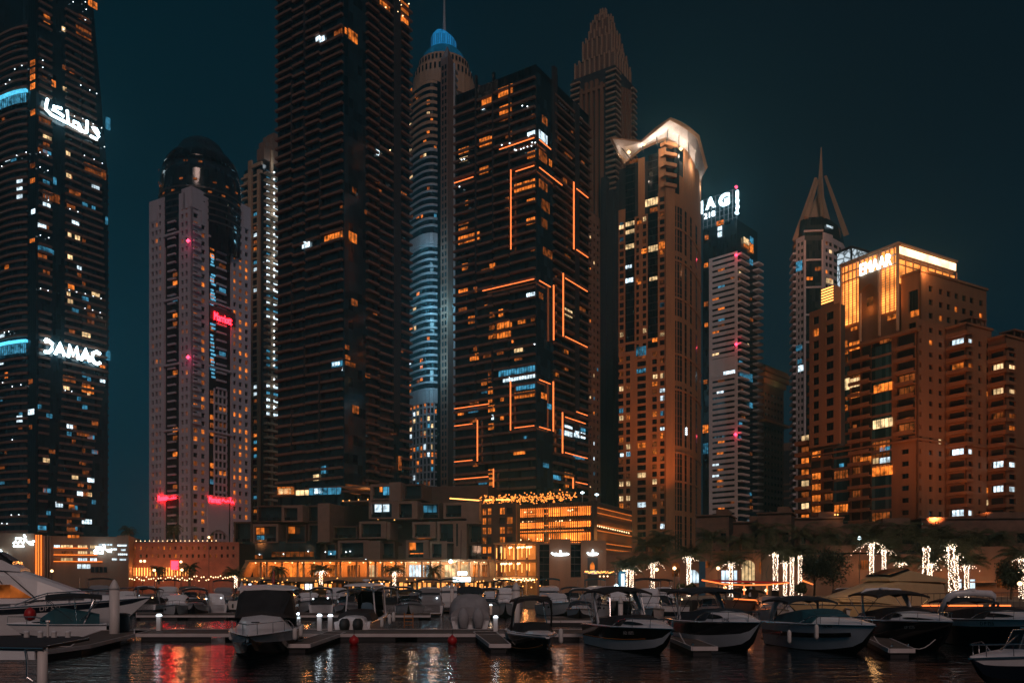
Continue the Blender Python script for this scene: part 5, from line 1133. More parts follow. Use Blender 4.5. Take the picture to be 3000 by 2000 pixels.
# ================================================================== stepped podium of stacked concrete boxes
def podium_m():
    f = Face((wx(655, 258), 258), (wx(1465, 240), 240)); U = f.upx
    root = thing('stepped_podium', (*f.xy(f.L / 2, -10), GZ), 'dark podium building of stacked concrete framed boxes below the slab balcony towers', 'podium building')
    rg = random.Random(71); w = []
    def Z(x, y, n=0): return f.zpy(x, y, n)
    mb = MB()
    # bodies of the three tiers, each set back behind the one below
    for x0, x1, y, n in ((660, 1465, 1600, -2), (690, 1465, 1545, -5), (745, 1465, 1480, -9), (1085, 1400, 1425, -12)):
        f.box(mb, U(x0), U(x1), GZ, Z((x0 + x1) / 2, y, n), n - 26, n)
    mb.build('body', 'brown_panel', root)
    mods = [(690, 1528, 742, 1590, 2), (748, 1535, 822, 1590, 0), (757, 1480, 832, 1528, 2), (840, 1482, 900, 1530, 1), (906, 1480, 942, 1528, 2), (843, 1536, 902, 1590, 2), (906, 1534, 944, 1590, 2), (980, 1540, 1050, 1578, 2), (1062, 1528, 1141, 1578, 1), (1095, 1420, 1172, 1466, 1), (1090, 1470, 1172, 1521, 1), (1172, 1470, 1232, 1522, 1), (1237, 1472, 1290, 1520, 2), (1218, 1530, 1285, 1577, 1), (1290, 1528, 1352, 1592, 1), (1307, 1474, 1375, 1520, 1), (1000, 1583, 1090, 1637, 1), (1108, 1586, 1160, 1637, 2), (1198, 1582, 1264, 1637, 1), (1268, 1586, 1318, 1637, 1), (1376, 1535, 1430, 1590, 2), (1185, 1418, 1240, 1464, 2), (955, 1590, 990, 1637, 2), (1372, 1592, 1425, 1640, 2), (1330, 1596, 1368, 1638, 2)]
    for x0, y0, x1, y1, k in mods:
        n = {0: 1.2, 1: 2.6, 2: .8}[k] + rg.uniform(0, .5); xm = (x0 + x1) / 2
        u0, u1 = U(x0), U(x1); z0, z1 = Z(xm, y1), Z(xm, y0); s = MB(); t = .45 if k == 2 else .7
        f.box(s, u0, u1, z1 - t, z1, -8, n); f.box(s, u0, u1, z0, z0 + t * .6, -8, n); f.box(s, u0, u0 + t, z0 + t * .6, z1 - t, -8, n - .02)
        wd = 1.6 if k == 1 else t; f.box(s, u1 - wd, u1, z0 + t * .6, z1 - t, -8, n - .02); s.build('box_frame', 'brown_panel' if k == 2 else 'beige_concrete', root)
        g = MB(); f.box(g, u0 + t, u1 - wd, z0 + t * .6, z1 - t, -8, n - 1.5); g.build('window_wall', 'glass_blue' if k == 0 else 'glass_teal', root)
        b = MB(); f.box(b, u0 + t, u1 - wd, z0 + t * .6, z0 + t * .6 + 1.0, n - .5, n - .42); b.build('balustrade', 'glass_black', root)
    for x0, y0, x1, y1, n in ((942, 1476, 976, 1588, 2.6), (1150, 1415, 1183, 1470, 2.8), (1338, 1527, 1375, 1640, 3), (1141, 1530, 1150, 1580, 2), (1090, 1585, 1123, 1640, 2.6), (1375, 1470, 1412, 1535, 3)):
        s = MB(); xm = (x0 + x1) / 2; f.box(s, U(x0), U(x1), Z(xm, y1), Z(xm, y0), -8, n); s.build('concrete_pier', 'beige_concrete', root)
    s = MB(); f.box(s, U(1345), U(1350), Z(1347, 1600), Z(1347, 1535), 3, 3.05); s.build('slot_window', 'window_dark', root)
    # glazed ground storey behind the terrace
    s = MB(); f.box(s, U(715), U(930), GZ, Z(820, 1585), -2, 1.0); s.build('shop_glazing', 'glass_blue', root)
    L = [(750, 1545, 775, 1564, 'o'), (845, 1542, 864, 1562, 'o'), (1098, 1477, 1118, 1499, 'w'), (1122, 1477, 1140, 1498, 'w'), (1172, 1478, 1184, 1500, 'c'), (1098, 1505, 1140, 1520, 'o'), (1175, 1504, 1212, 1521, 'd'), (1248, 1531, 1258, 1553, 'o'), (1220, 1561, 1263, 1577, 'o'), (1200, 1588, 1218, 1610, 'o'), (1201, 1619, 1242, 1636, 'o'), (752, 1568, 775, 1580, 'b'), (1112, 1420, 1120, 1440, 'o'), (1122, 1425, 1150, 1460, 'b'), (1205, 1478, 1215, 1495, 'b'), (1240, 1480, 1280, 1500, 'b'),
         (795, 1615, 920, 1630, 'd'), (740, 1625, 770, 1636, 'd'), (1284, 1606, 1310, 1616, 'd'), (960, 1612, 985, 1625, 'b')]
    w = lit_on([f], L, 1.4, 1.6)
    L = [(812, 1425, 863, 1448, 'o'), (815, 1430, 860, 1446, 'c'), (866, 1435, 905, 1450, 'c'), (905, 1428, 1000, 1448, 'b'), (920, 1430, 945, 1445, 'w')]
    w += lit_on([f], L, -8.6, 1.5)
    windows(root, w)
    # amber soffit terrace and its downlights
    s = MB(); xm = 1050; f.box(s, U(1004), U(1092), Z(xm, 1470), Z(xm, 1466), -12, 1.0); f.box(s, U(1088), U(1092), Z(xm, 1466), Z(xm, 1425), -12, 1.0); f.box(s, U(1004), U(1088), Z(xm, 1428), Z(xm, 1424), -12, 1.0); s.build('terrace_room', 'beige_concrete', root)
    dots(root, 'downlight', 'spot_amber', [f.pt(U(x), Z(x, y, 1.2), 1.2) for x, y in ((1028, 1465), (1055, 1463), (1082, 1462), (1010, 1466), (1112, 1520), (1160, 1522))], .2)
    lamp('terrace_light', f.pt(U(1060), Z(1060, 1448), -3), 420, (1, .40, .12), .4)
    # white striplights along the roof edge to the right
    s = MB()
    for x0, y0, x1, y1 in ((1326, 1462, 1412, 1468), (1428, 1468, 1448, 1466), (1460, 1466, 1502, 1466)): s.tube([f.pt(U(x0), Z(x0, y0), 2.9), f.pt(U(x1), Z(x1, y1), 2.9)], .18, 4)
    s.build('roof_striplight', 'spot_amber', root)
    dots(root, 'shop_light', 'spot_white', [f.pt(U(x), Z(x, y, 1.6), 1.6) for x, y in ((910, 1614), (768, 1623), (960, 1616), (976, 1621), (1020, 1616), (1032, 1614), (1012, 1626), (1030, 1627), (838, 1622), (745, 1620), (1064, 1634), (1078, 1636))], .22)
    lamp('podium_light', f.pt(U(1340), Z(1340, 1600), 22), 900, (1, .55, .35), 1)
podium_m()

# ================================================================== amber glazed podium with fins
def podium_n():
    Y0 = 226; fl_, fr_, foot = corner_block(1737, Y0, 1500, 1851, -5200)
    root = thing('amber_podium', (*fl_.xy(fl_.L / 2, -12), GZ), 'amber glowing glass podium with dark vertical fins and a roof garden of bulbs', 'podium building')
    zt = wz(1476, Y0); w = []
    mb = MB(); mb.prism(inset(fl_, fr_, foot, 3), GZ, zt - .3); mb.build('interior_core', 'dark_core', root)
    bands = [(1512, 1482), (1548, 1522), (1588, 1556), (1625, 1596), (1655, 1632)]
    for y0, y1 in bands:
        s = MB(); fl_.pane(s, .3, fl_.L - .1, wz(y0, Y0), wz(y1, Y0), -2.5); fr_.pane(s, .1, fr_.L - .1, wz(y0, Y0), wz(y1, Y0), -.5); s.build('lit_storey', 'storey_amber', root)
        s = MB(); z = wz(y1 - 4, Y0); fl_.box(s, 0, fl_.L, z, z + 1.0, -2.4, -.3); fr_.box(s, 0, fr_.L, z, z + 1.0, -2.4, -.4); s.build('storey_slab', 'brown_panel', root)
    for py, in ((1484,), (1500,), (1535,), (1552,), (1588,), (1622,)):
        s = MB(); z = wz(py, Y0); fl_.box(s, fl_.upx(1515), fl_.L, z, z + .28, -.25, -.02); fr_.box(s, 0, fr_.L, z, z + .28, -.25, -.02); s.build('led_line', 'led_amber', root)
    s = MB(); fr_.box(s, 0, fr_.L, wz(1605, Y0), wz(1602, Y0), -.25, -.02); s.build('led_line', 'led_amber', root)
    n = 46
    for t in range(n + 1):
        u = fr_.L * t / n; s = MB(); fr_.box(s, u - .06, u + .06, GZ + 6, zt + .9, -.2, .10); s.build('facade_fin', 'dark_metal', root)
    for t in range(40):
        u = fl_.L * t / 39; s = MB(); fl_.box(s, u - .045, u + .045, GZ + 6, zt + .7, -.2, .25 if t % 4 else .5); s.build('facade_fin', 'dark_metal', root)
    s = MB(); fl_.box(s, fl_.upx(1497), fl_.upx(1512), GZ, zt + .5, -2, .7); fl_.box(s, fl_.L - .3, fl_.L + .5, GZ, zt + 1, -2, .5); fl_.box(s, fl_.upx(1592), fl_.upx(1598), wz(1596, Y0), zt, -2.4, -.3); s.build('corner_post', 'dark_metal', root)
    rg = random.Random(81); pts = []
    for y, xs in ((1490, (1533, 1540, 1552, 1660, 1665, 1672, 1738)), (1515, (1537, 1540, 1560, 1570, 1628, 1632, 1670, 1680)), (1519, (1526, 1543, 1553, 1625, 1635, 1642, 1665)), (1545, (1525, 1530, 1533, 1545, 1572, 1640, 1648, 1722, 1715)), (1573, (1520, 1543, 1570, 1580, 1606, 1655))):
        for x in xs: pts.append(fl_.pt(fl_.upx(min(x, 1735)), wz(y + rg.uniform(-2, 2), Y0), -1.2))
    for k in range(16): pts.append(fr_.pt(fr_.upx(1742 + 6.6 * k), wz(1537 + k * .3, Y0), .1))
    dots(root, 'ceiling_lamp', 'spot_warm', pts, .24)
    # dark left wing with lit rooms
    a, b, ft = corner_block(1512, Y0 + 3, 1410, 1530, -5200); s = MB(); s.prism(inset(a, b, ft, .6), GZ, wz(1470, Y0)); s.build('wing_core', 'dark_core', root)
    s = MB(); A = a.L; op = masonry(s, a, [(A * .02, A * .14), (A * .17, A * .29), (A * .52, A * .68), (A * .72, A * .9)], GZ, wz(1468, Y0), 2.62, .5, 2.25, .5); s.build('wing_wall', 'brown_panel', root)
    w += [(f_, u, v, p, q, -.42, rg.choice('oooddc'), 2) for f_, u, v, p, q in op if rg.random() < .8]
    windows(root, w)
    # roof garden string lights and bushes' amber lamps
    pts = []
    for k in range(260): t = rg.random(); x = 1412 + 268 * t; pts.append(fl_.pt(fl_.upx(x, -4), wz(rg.gauss(1448, 8), Y0 + 3) , -4 + rg.uniform(-3, 3)))
    dots(root, 'garden_bulb', 'garden_amber', pts, .24)
    for x, y in ((1468, 1450), (1530, 1455), (1600, 1452), (1660, 1460)): lamp('garden_light', fl_.pt(fl_.upx(x, -3), wz(y, Y0), -3), 600, (1, .34, .08), .5)
    lamp('podium_glow', fl_.pt(fl_.L * .5, wz(1560, Y0), 6), 2600, (1, .33, .08), 2)
    lamp('podium_glow', fr_.pt(fr_.L * .5, wz(1560, Y0), 6), 1600, (1, .33, .08), 2)
    for x, y in ((1706, 1440), (1750, 1448)):
        t = thing('roof_lamp', fl_.pt(min(fl_.upx(x, -3), fl_.L), zt, -3), 'small white lamp post on the amber podium roof, %s' % ('the left one' if x < 1720 else 'the right one'), 'lamp post')
        s = MB(); p = Vector(t.location); h = wz(y, Y0) - zt; s.tube([p, p + Vector((0, 0, h))], .09, 6); s.build('pole', 'grey_metal', t); s = MB(); s.lathe([(.1, 0), (.5, .15), (.5, .4), (.15, .55)], tuple(p + Vector((0, 0, h))), 8); s.build('lamp_head', 'sign_white', t)
glow('storey_amber', (1, .21, .026), 2.1, .95, scale=.16)
podium_n()
# ================================================================== waterfront terrace with the amber colonnade
surf('stucco_amber', (.42, .26, .14), .8, var=.12, streak=True); surf('sand_wall', (.20, .125, .085), .85, var=.16, streak=True); surf('canvas_blue', (.03, .12, .20), .7); surf('foliage', (.075, .085, .032), .7, var=.6, scale=2, coord='Object'); surf('foliage_dark', (.030, .045, .020), .7, var=.6, scale=2, coord='Object'); surf('bark', (.16, .10, .06), .9, var=.4, scale=4)
glow('shop_mix', (1, .36, .08), 1.5, .95, scale=.22); glow('backwall_amber', (1, .26, .045), .8, .5, scale=.2); glow('bulb_amber', (1, .36, .08), 4.0); glow('shop_white', (.85, .92, 1), 2.6, .5, scale=.3)
def terrace_o():
    Yb = 212; f = Face((wx(700, Yb), Yb), (wx(1452, Yb - 6), Yb - 6)); U = f.upx
    root = thing('colonnade_terrace', (*f.xy(f.L / 2, -4), GZ), 'long low waterfront building with an amber lit colonnade under a flat roof', 'terrace building')
    Z = lambda y: f.zpy(1080, y); rg = random.Random(91)
    s = MB(); f.box(s, U(722), f.L, GZ, Z(1640), -14, -4.2); s.build('back_wall', 'stucco_amber', root)
    s = MB(); f.box(s, U(725), f.L + .5, Z(1645), Z(1639), -4.2, 1.6);
    a, b = U(700), U(727); z0, z1 = Z(1690), Z(1642)
    s.hexa([f.pt(a, z0, 1.4), f.pt(a + 1.2, z0, 1.4), f.pt(a + 1.2, z0, -4), f.pt(a, z0, -4), f.pt(b, z1, 1.4), f.pt(b + 1.0, z1 + .1, 1.4), f.pt(b + 1.0, z1 + .1, -4), f.pt(b, z1, -4)]); s.build('flat_roof', 'stucco_amber', root)
    s = MB(); f.box(s, U(690), f.L + .5, Z(1702), Z(1689), -4.2, 2.0); s.build('terrace_deck', 'stucco_amber', root)
    for x in (765, 782, 827, 873, 890, 945, 985, 998, 1045, 1078, 1100, 1122, 1160, 1184, 1236, 1262, 1290, 1338, 1375, 1402, 1430):
        s = MB(); f.box(s, U(x - 2.6), U(x + 2.6), Z(1690), Z(1644), -.6, .2); s.build('column', 'stucco_amber', root)
    w = []
    for x0, x1, k in ((735, 760, 'd'), (770, 780, 'o'), (831, 870, 'o'), (893, 942, 'd'), (950, 980, 'o'), (1003, 1042, 'd'), (1066, 1094, 'c'), (1104, 1120, 'd'), (1126, 1158, 'o'), (1188, 1234, 'w'), (1238, 1258, 'w'), (1294, 1336, 'c'), (1342, 1372, 'c'), (1378, 1400, 'o'), (1405, 1428, 'd')):
        w.append((f, U(x0), U(x1), Z(1688), Z(1653), -4.1, k, max(2, int((x1 - x0) / 9))))
    windows(root, w, 'shopfront')
    s = MB()
    for x in range(700, 1452, 14):
        if rg.random() < .72: f.pane(s, U(x), U(x + rg.uniform(5, 12)), Z(1726), Z(1704 + rg.uniform(0, 6)), -3.0, rg.choice((0, 0, 0, 1, 2)))
    s.build('lower_shopfront', ['shop_mix', 'shop_white', 'lit_dim'], root)
    s = MB(); f.box(s, U(690), f.L, GZ, Z(1703), -14, -3.2); s.build('lower_wall', 'brown_panel', root)
    s = MB(); f.pane(s, U(1345), U(1372), Z(1684), Z(1674), 2.1); f.pane(s, U(1332), U(1382), Z(1703), Z(1690), 2.2); s.build('shop_sign', 'sign_white', root)
    dots(root, 'downlight', 'spot_warm', [f.pt(U(x), Z(1646), -1.5) for x in (742, 772, 800, 850, 880, 915, 962, 1020, 1060, 1081, 1110, 1142, 1172, 1215, 1250, 1280, 1315, 1325, 1355, 1390, 1416)], .2)
    for k, x in enumerate(range(770, 1452, 62)): lamp('colonnade_light', f.pt(U(x), Z(1652), -1.6), 560 if x < 1180 else 520, (1, .36, .09) if x < 1160 else (1, .72, .45), .4)
    lamp('sign_glow', f.pt(U(1328), Z(1650), 3), 500, (.85, .95, 1), .4)
    s = MB(); s.bulb(f.pt(U(1325), Z(1645), 2.5), .55); s.build('floodlight', 'sign_white', root)
terrace_o()

def pavilion_p():
    Y0 = 198; f, r, ft = corner_block(1572, Y0, 1452, 1590, -5200); U = f.upx; Z = lambda y: wz(y, Y0)
    root = thing('lantern_pavilion', (*f.xy(f.L / 2, -5), GZ), 'small open amber pavilion hung with rows of string lights', 'pavilion')
    s = MB(); s.prism([f.xy(0, -3.5), f.xy(f.L, -3.5), r.xy(r.L, -1), ft[3]], GZ, Z(1590)); s.build('back_wall', 'stucco_amber', root)
    for y, n in ((1586, .6), (1640, .4), (1688, .8)):
        s = MB(); f.box(s, -.3, f.L + .3, Z(y + 5), Z(y), -3.5, n); r.box(s, -.3, r.L, Z(y + 5), Z(y), -1, .4); s.build('floor_slab', 'stucco_amber', root)
    for t in (0, .24, .5, .76, 1): s = MB(); u = f.L * t; f.box(s, u - .22, u + .22, GZ, Z(1588), -.4, .05); s.build('post', 'stucco_amber', root)
    s = MB(); f.pane(s, .4, f.L - .4, Z(1636), Z(1595), -3.4); f.pane(s, .4, f.L - .4, Z(1685), Z(1646), -3.4); s.build('lit_interior', 'backwall_amber', root)
    rg = random.Random(5)
    for y, hang in ((1602, 36), (1650, 26)):
        for x in (1456, 1470, 1480, 1494, 1506, 1518, 1530, 1544, 1552):
            s = MB(); h = hang * rg.uniform(.6, 1); f.box(s, U(x) - .05, U(x) + .05, Z(y + h), Z(y), .1, .2); p = f.pt(U(x), Z(y), .15)
            s.build('light_string', 'bulb_amber', root)
            if rg.random() < .6: s = MB(); s.bulb(p, .34); s.bulb(p + Vector((.4, 0, .1)), .26); s.build('lantern', 'spot_warm', root)
    s = MB()
    for x in range(1455, 1572, 4): s.bulb(f.pt(U(x), Z(1697 + rg.uniform(-3, 3)), 1.2), .22)
    s.build('lower_light_string', 'spot_warm', root)
    for y in (1600, 1660): lamp('pavilion_light', f.pt(f.L / 2, Z(y), -1.4), 420, (1, .36, .09), .4)
    lamp('pavilion_light', f.pt(f.L / 2, Z(1697), 3), 420, (1, .5, .2), .4)
pavilion_p()

def restaurant_q():
    Y0 = 190; root = thing('restaurant_block', (wx(1680, Y0), Y0, GZ), 'plain sand coloured restaurant block with two white script signs', 'restaurant')
    f = Face((wx(1574, Y0), Y0), (wx(1776, Y0 - 1), Y0 - 1)); U = f.upx; Z = lambda y: wz(y, Y0)
    s = MB(); f.box(s, 0, f.L, GZ, Z(1590), -14, -1.2); s.build('recess', 'glass_black', root)
    for x0, x1, y, n in ((1609, 1672, 1578, 0), (1702, 1776, 1583, .6), (1574, 1580, 1588, -.2)):
        s = MB(); f.box(s, U(x0), U(x1), GZ, Z(y), -13, n); s.build('wall', 'sand_wall', root)
    s = MB(); f.box(s, 0, f.L, Z(1594), Z(1589), -1.2, -.3); f.box(s, U(1672), U(1702), GZ, Z(1690), -1.2, .2); s.build('band', 'sand_wall', root)
    for x0, x1 in ((1580, 1609), (1672, 1702)):
        for y in (1612, 1632, 1652, 1672): s = MB(); f.box(s, U(x0), U(x1), Z(y), Z(y - 2), -1.2, -.9); s.build('mullion', 'dark_metal', root)
    sc_ = [[(0, .45), (.06, .6), (.1, .3), (.16, .5), (.2, .3), (.27, .5), (.33, .3)], [(.36, .35), (.42, .35)], [(.52, .95), (.50, .3), (.56, .3)], [(.5, .85), (.56, .6)], [(.60, .3), (.66, .5), (.71, .3), (.77, .5), (.81, .3), (.88, .5), (.93, .3), (1, .45)], [(.15, .25), (.55, .22), (.9, .28)]]
    for x0, x1, y0, y1, n in ((1615, 1667, 1610, 1630, .2), (1720, 1752, 1608, 1630, .8)):
        strokes(root, f, sc_, x0, y0, x1, y1, n, 'spot_white', .19, 'script_sign')
    s = MB(); f.box(s, U(1721), U(1751), GZ, Z(1632), .6, .64); s.build('dark_panel', 'dark_core', root)
    s = MB(); p = [(-.5, 0), (.5, 0), (.5, .9), (.3, 1.4), (0, 1.8), (-.3, 1.4), (-.5, .9)]; u0, z0 = U(1735), Z(1668); s.add([f.pt(u0 + a, z0 + b, .7) for a, b in p], (tuple(range(7)),)); s.build('arched_lamp', 'lit_amber', root)
    for x, y in ((1640, 1640), (1738, 1640)): lamp('wall_light', f.pt(U(x), Z(y), 5), 240, (1, .62, .42), .5)
    # lit awning of the terrace bar in front
    b = thing('bar_awning', (wx(1755, 178), 178, 2.2), 'dark terrace bar awning edged with a row of orange bulbs', 'awning')
    s = MB(); s.hexa([(wx(1708, 174), 174, wz(1682, 174)), (wx(1806, 174), 174, wz(1684, 174)), (wx(1800, 182), 182, wz(1672, 182)), (wx(1715, 182), 182, wz(1672, 182)), (wx(1708, 174), 174, wz(1680, 174)), (wx(1806, 174), 174, wz(1682, 174)), (wx(1800, 182), 182, wz(1670, 182)), (wx(1715, 182), 182, wz(1670, 182))]); s.build('canopy', 'dark_metal', b)
    for x in (1712, 1760, 1802): s = MB(); s.tube([(wx(x, 175), 175, 2.2), (wx(x, 175), 175, wz(1683, 175))], .08, 5); s.build('post', 'dark_metal', b)
    rg = random.Random(4)
    dots(b, 'bulb', 'bulb_amber', [Vector((wx(1714 + 1.9 * k, 173.8), 173.8, wz(1676 + rg.uniform(-4, 2), 173.8))) for k in range(46)], .13)
    dots(b, 'hanging_bulb', 'spot_warm', [Vector((wx(x, 177), 177, wz(1687, 177))) for x in (1758, 1769, 1780)], .2)
    lamp('bar_light', (wx(1758, 178), 178, 4.0), 190, (1, .3, .1), .4)
restaurant_q()

# ---------------------------------------------------------------- long sand wall with arches, villas behind it (right)
def wall_r():
    A, B = (wx(1776, 192), 192), (wx(3080, 166), 166); f = Face(A, B); U = f.upx
    root = thing('arcaded_wall', (*f.xy(f.L / 2, -5), GZ), 'long sandy waterfront wall with lit arched windows behind the wrapped palms', 'building')
    def Z(x, y): return f.zpy(x, y)
    s = MB(); f.box(s, 0, f.L, GZ, Z(2400, 1618), -10, -.5); s.build('core', 'dark_core', root)
    ops = [(1968, 1992, 1688, 1646), (2010, 2048, 1706, 1668), (2066, 2084, 1662, 1642), (2112, 2160, 1706, 1670), (2172, 2212, 1712, 1640), (2224, 2250, 1680, 1645), (2515, 2545, 1668, 1640), (2640, 2680, 1708, 1688), (2800, 2818, 1722, 1696), (2842, 2858, 1722, 1696), (2920, 2956, 1722, 1650)]
    s = MB(); last = 0; w = []; mtop = {}
    rg = random.Random(15)
    arch = MB()
    for x0, x1, y0, y1 in ops:
        xm = (x0 + x1) / 2; u0, u1 = U(x0), U(x1); zt = Z(xm, 1616 if x0 < 2230 else 1622); f.box(s, last, u0, GZ, zt, -.6, 0); z0, z1 = Z(xm, y0), Z(xm, y1)
        f.box(s, u0, u1, GZ, z0, -.6, -.004); f.box(s, u0, u1, z1, zt, -.6, -.004)
        if y0 - y1 > 36:   # round head
            um, ru = (u0 + u1) / 2, (u1 - u0) / 2; zs = z1 - ru; n = 8
            pts = [(um - ru * cos(pi * i / n), zs + ru * sin(pi * i / n)) for i in range(n + 1)]
            for (p, q), (r_, t_) in zip(pts[:-1], pts[1:]): arch.hexa([f.pt(p, q, -.01), f.pt(r_, t_, -.01), f.pt(r_, t_, -.5), f.pt(p, q, -.5), f.pt(p, z1 + .02, -.01), f.pt(r_, z1 + .02, -.01), f.pt(r_, z1 + .02, -.5), f.pt(p, z1 + .02, -.5)])
        w.append((f, u0, u1, z0, z1, -.45, {1968: 'd', 2010: 'w', 2066: 'd', 2112: 'w', 2172: 'c', 2224: 'd', 2515: 'd', 2640: 'd', 2800: 'w', 2842: 'w', 2920: 'd'}[x0], 4)); last = u1
    f.box(s, last, f.L, GZ, Z(2990, 1632), -.6, 0); f.box(s, U(2420), U(2600), Z(2500, 1618), Z(2500, 1596), -6, .3); f.box(s, U(2840), U(3000), Z(2900, 1640), Z(2900, 1600), -6, .2)
    s.build('wall', 'sand_wall', root); arch.build('arch_head', 'sand_wall', root)
    for x0, x1, y0, y1 in ((1965, 1996, 1622, 1613), (2175, 2212, 1620, 1612)):
        s = MB(); f.box(s, U(x0), U(x1), Z(x0, y0), Z(x0, y1), 0, .12); s.build('vent_grille', 'dark_metal', root)
    s = MB(); f.box(s, 0, U(2250), Z(2000, 1617), Z(2000, 1613), -1, .35); f.box(s, U(2670), U(2920), Z(2780, 1706), Z(2780, 1702), -.5, 1.6); s.build('coping', 'sand_wall', root)
    windows(root, w)
    for x, y, p in ((1830, 1690, 160), (1930, 1680, 200), (2100, 1690, 240), (2220, 1660, 200), (2330, 1690, 160), (2510, 1670, 260), (2650, 1690, 260), (2760, 1680, 300), (2880, 1690, 260), (2980, 1690, 200)): lamp('wall_wash', f.pt(U(x), Z(x, y), 3.5), p * 1.1, (1, .38, .14), .4)
    return f
wall_r()
def villas():
    rg = random.Random(17)
    specs = [(2040, 2135, 1512, 208, 'two storey villa with paired tall windows, beside the amber tower'), (2138, 2235, 1532, 212, 'low villa with a deep dark loggia between the paired window villas'), (2220, 2318, 1505, 206, 'villa with three slim windows over a balcony, left of the round tree'), (2318, 2470, 1520, 212, 'wide dim villa with a covered terrace and a small orange lamp'), (2470, 2700, 1538, 214, 'long low villa roof line behind the tall wrapped palms'), (2700, 3080, 1520, 208, 'dim flat roofed villa at the foot of the sandstone wings')]
    for x0, x1, yt, Y, lab in specs:
        f = Face((wx(x0, Y), Y), (wx(x1, Y - 3), Y - 3)); root = thing('villa', (*f.xy(f.L / 2, -5), GZ), lab, 'villa', 'villas behind the waterfront wall')
        z = lambda y: wz(y, Y); s = MB(); L = f.L
        s2 = MB(); s2.prism([f.xy(0, -.5), f.xy(L, -.5), f.xy(L, -12), f.xy(0, -12)], GZ, z(yt + 2)); s2.build('core', 'dark_core', root)
        cols = [(L * .2, L * .28), (L * .36, L * .44), (L * .52, L * .58), (L * .74, L * .92)]
        ops = masonry(s, f, cols, GZ, z(yt), 3.9, .8, 3.1, .5); s.build('wall', 'brown_slab', root)
        s = MB(); f.box(s, -.3, L + .3, z(yt), z(yt - 4), -12, .5); f.box(s, L * .1, L * .62, z(yt + 48), z(yt + 44), -.2, 1.4); f.box(s, L * .1, L * .62, z(yt + 44), z(yt + 32), 1.3, 1.4); s.build('roof_slab', 'brown_slab', root)
        s = MB(); f.box(s, L * .55, L * .9, z(yt - 4), z(yt - 22), -10, -3); s.build('roof_room', 'dark_stone', root)
        windows(root, pick_lit(ops, .05, rg, -.42, 'do', 2))
        if x0 == 2318: dots(root, 'wall_lamp', 'spot_amber', [f.pt(f.upx(x), wz(1510, Y), .8) for x in (2445, 2453)], .25); lamp('villa_light', f.pt(f.upx(2449), wz(1514, Y), 2), 60, (1, .5, .2), .3)
villas()

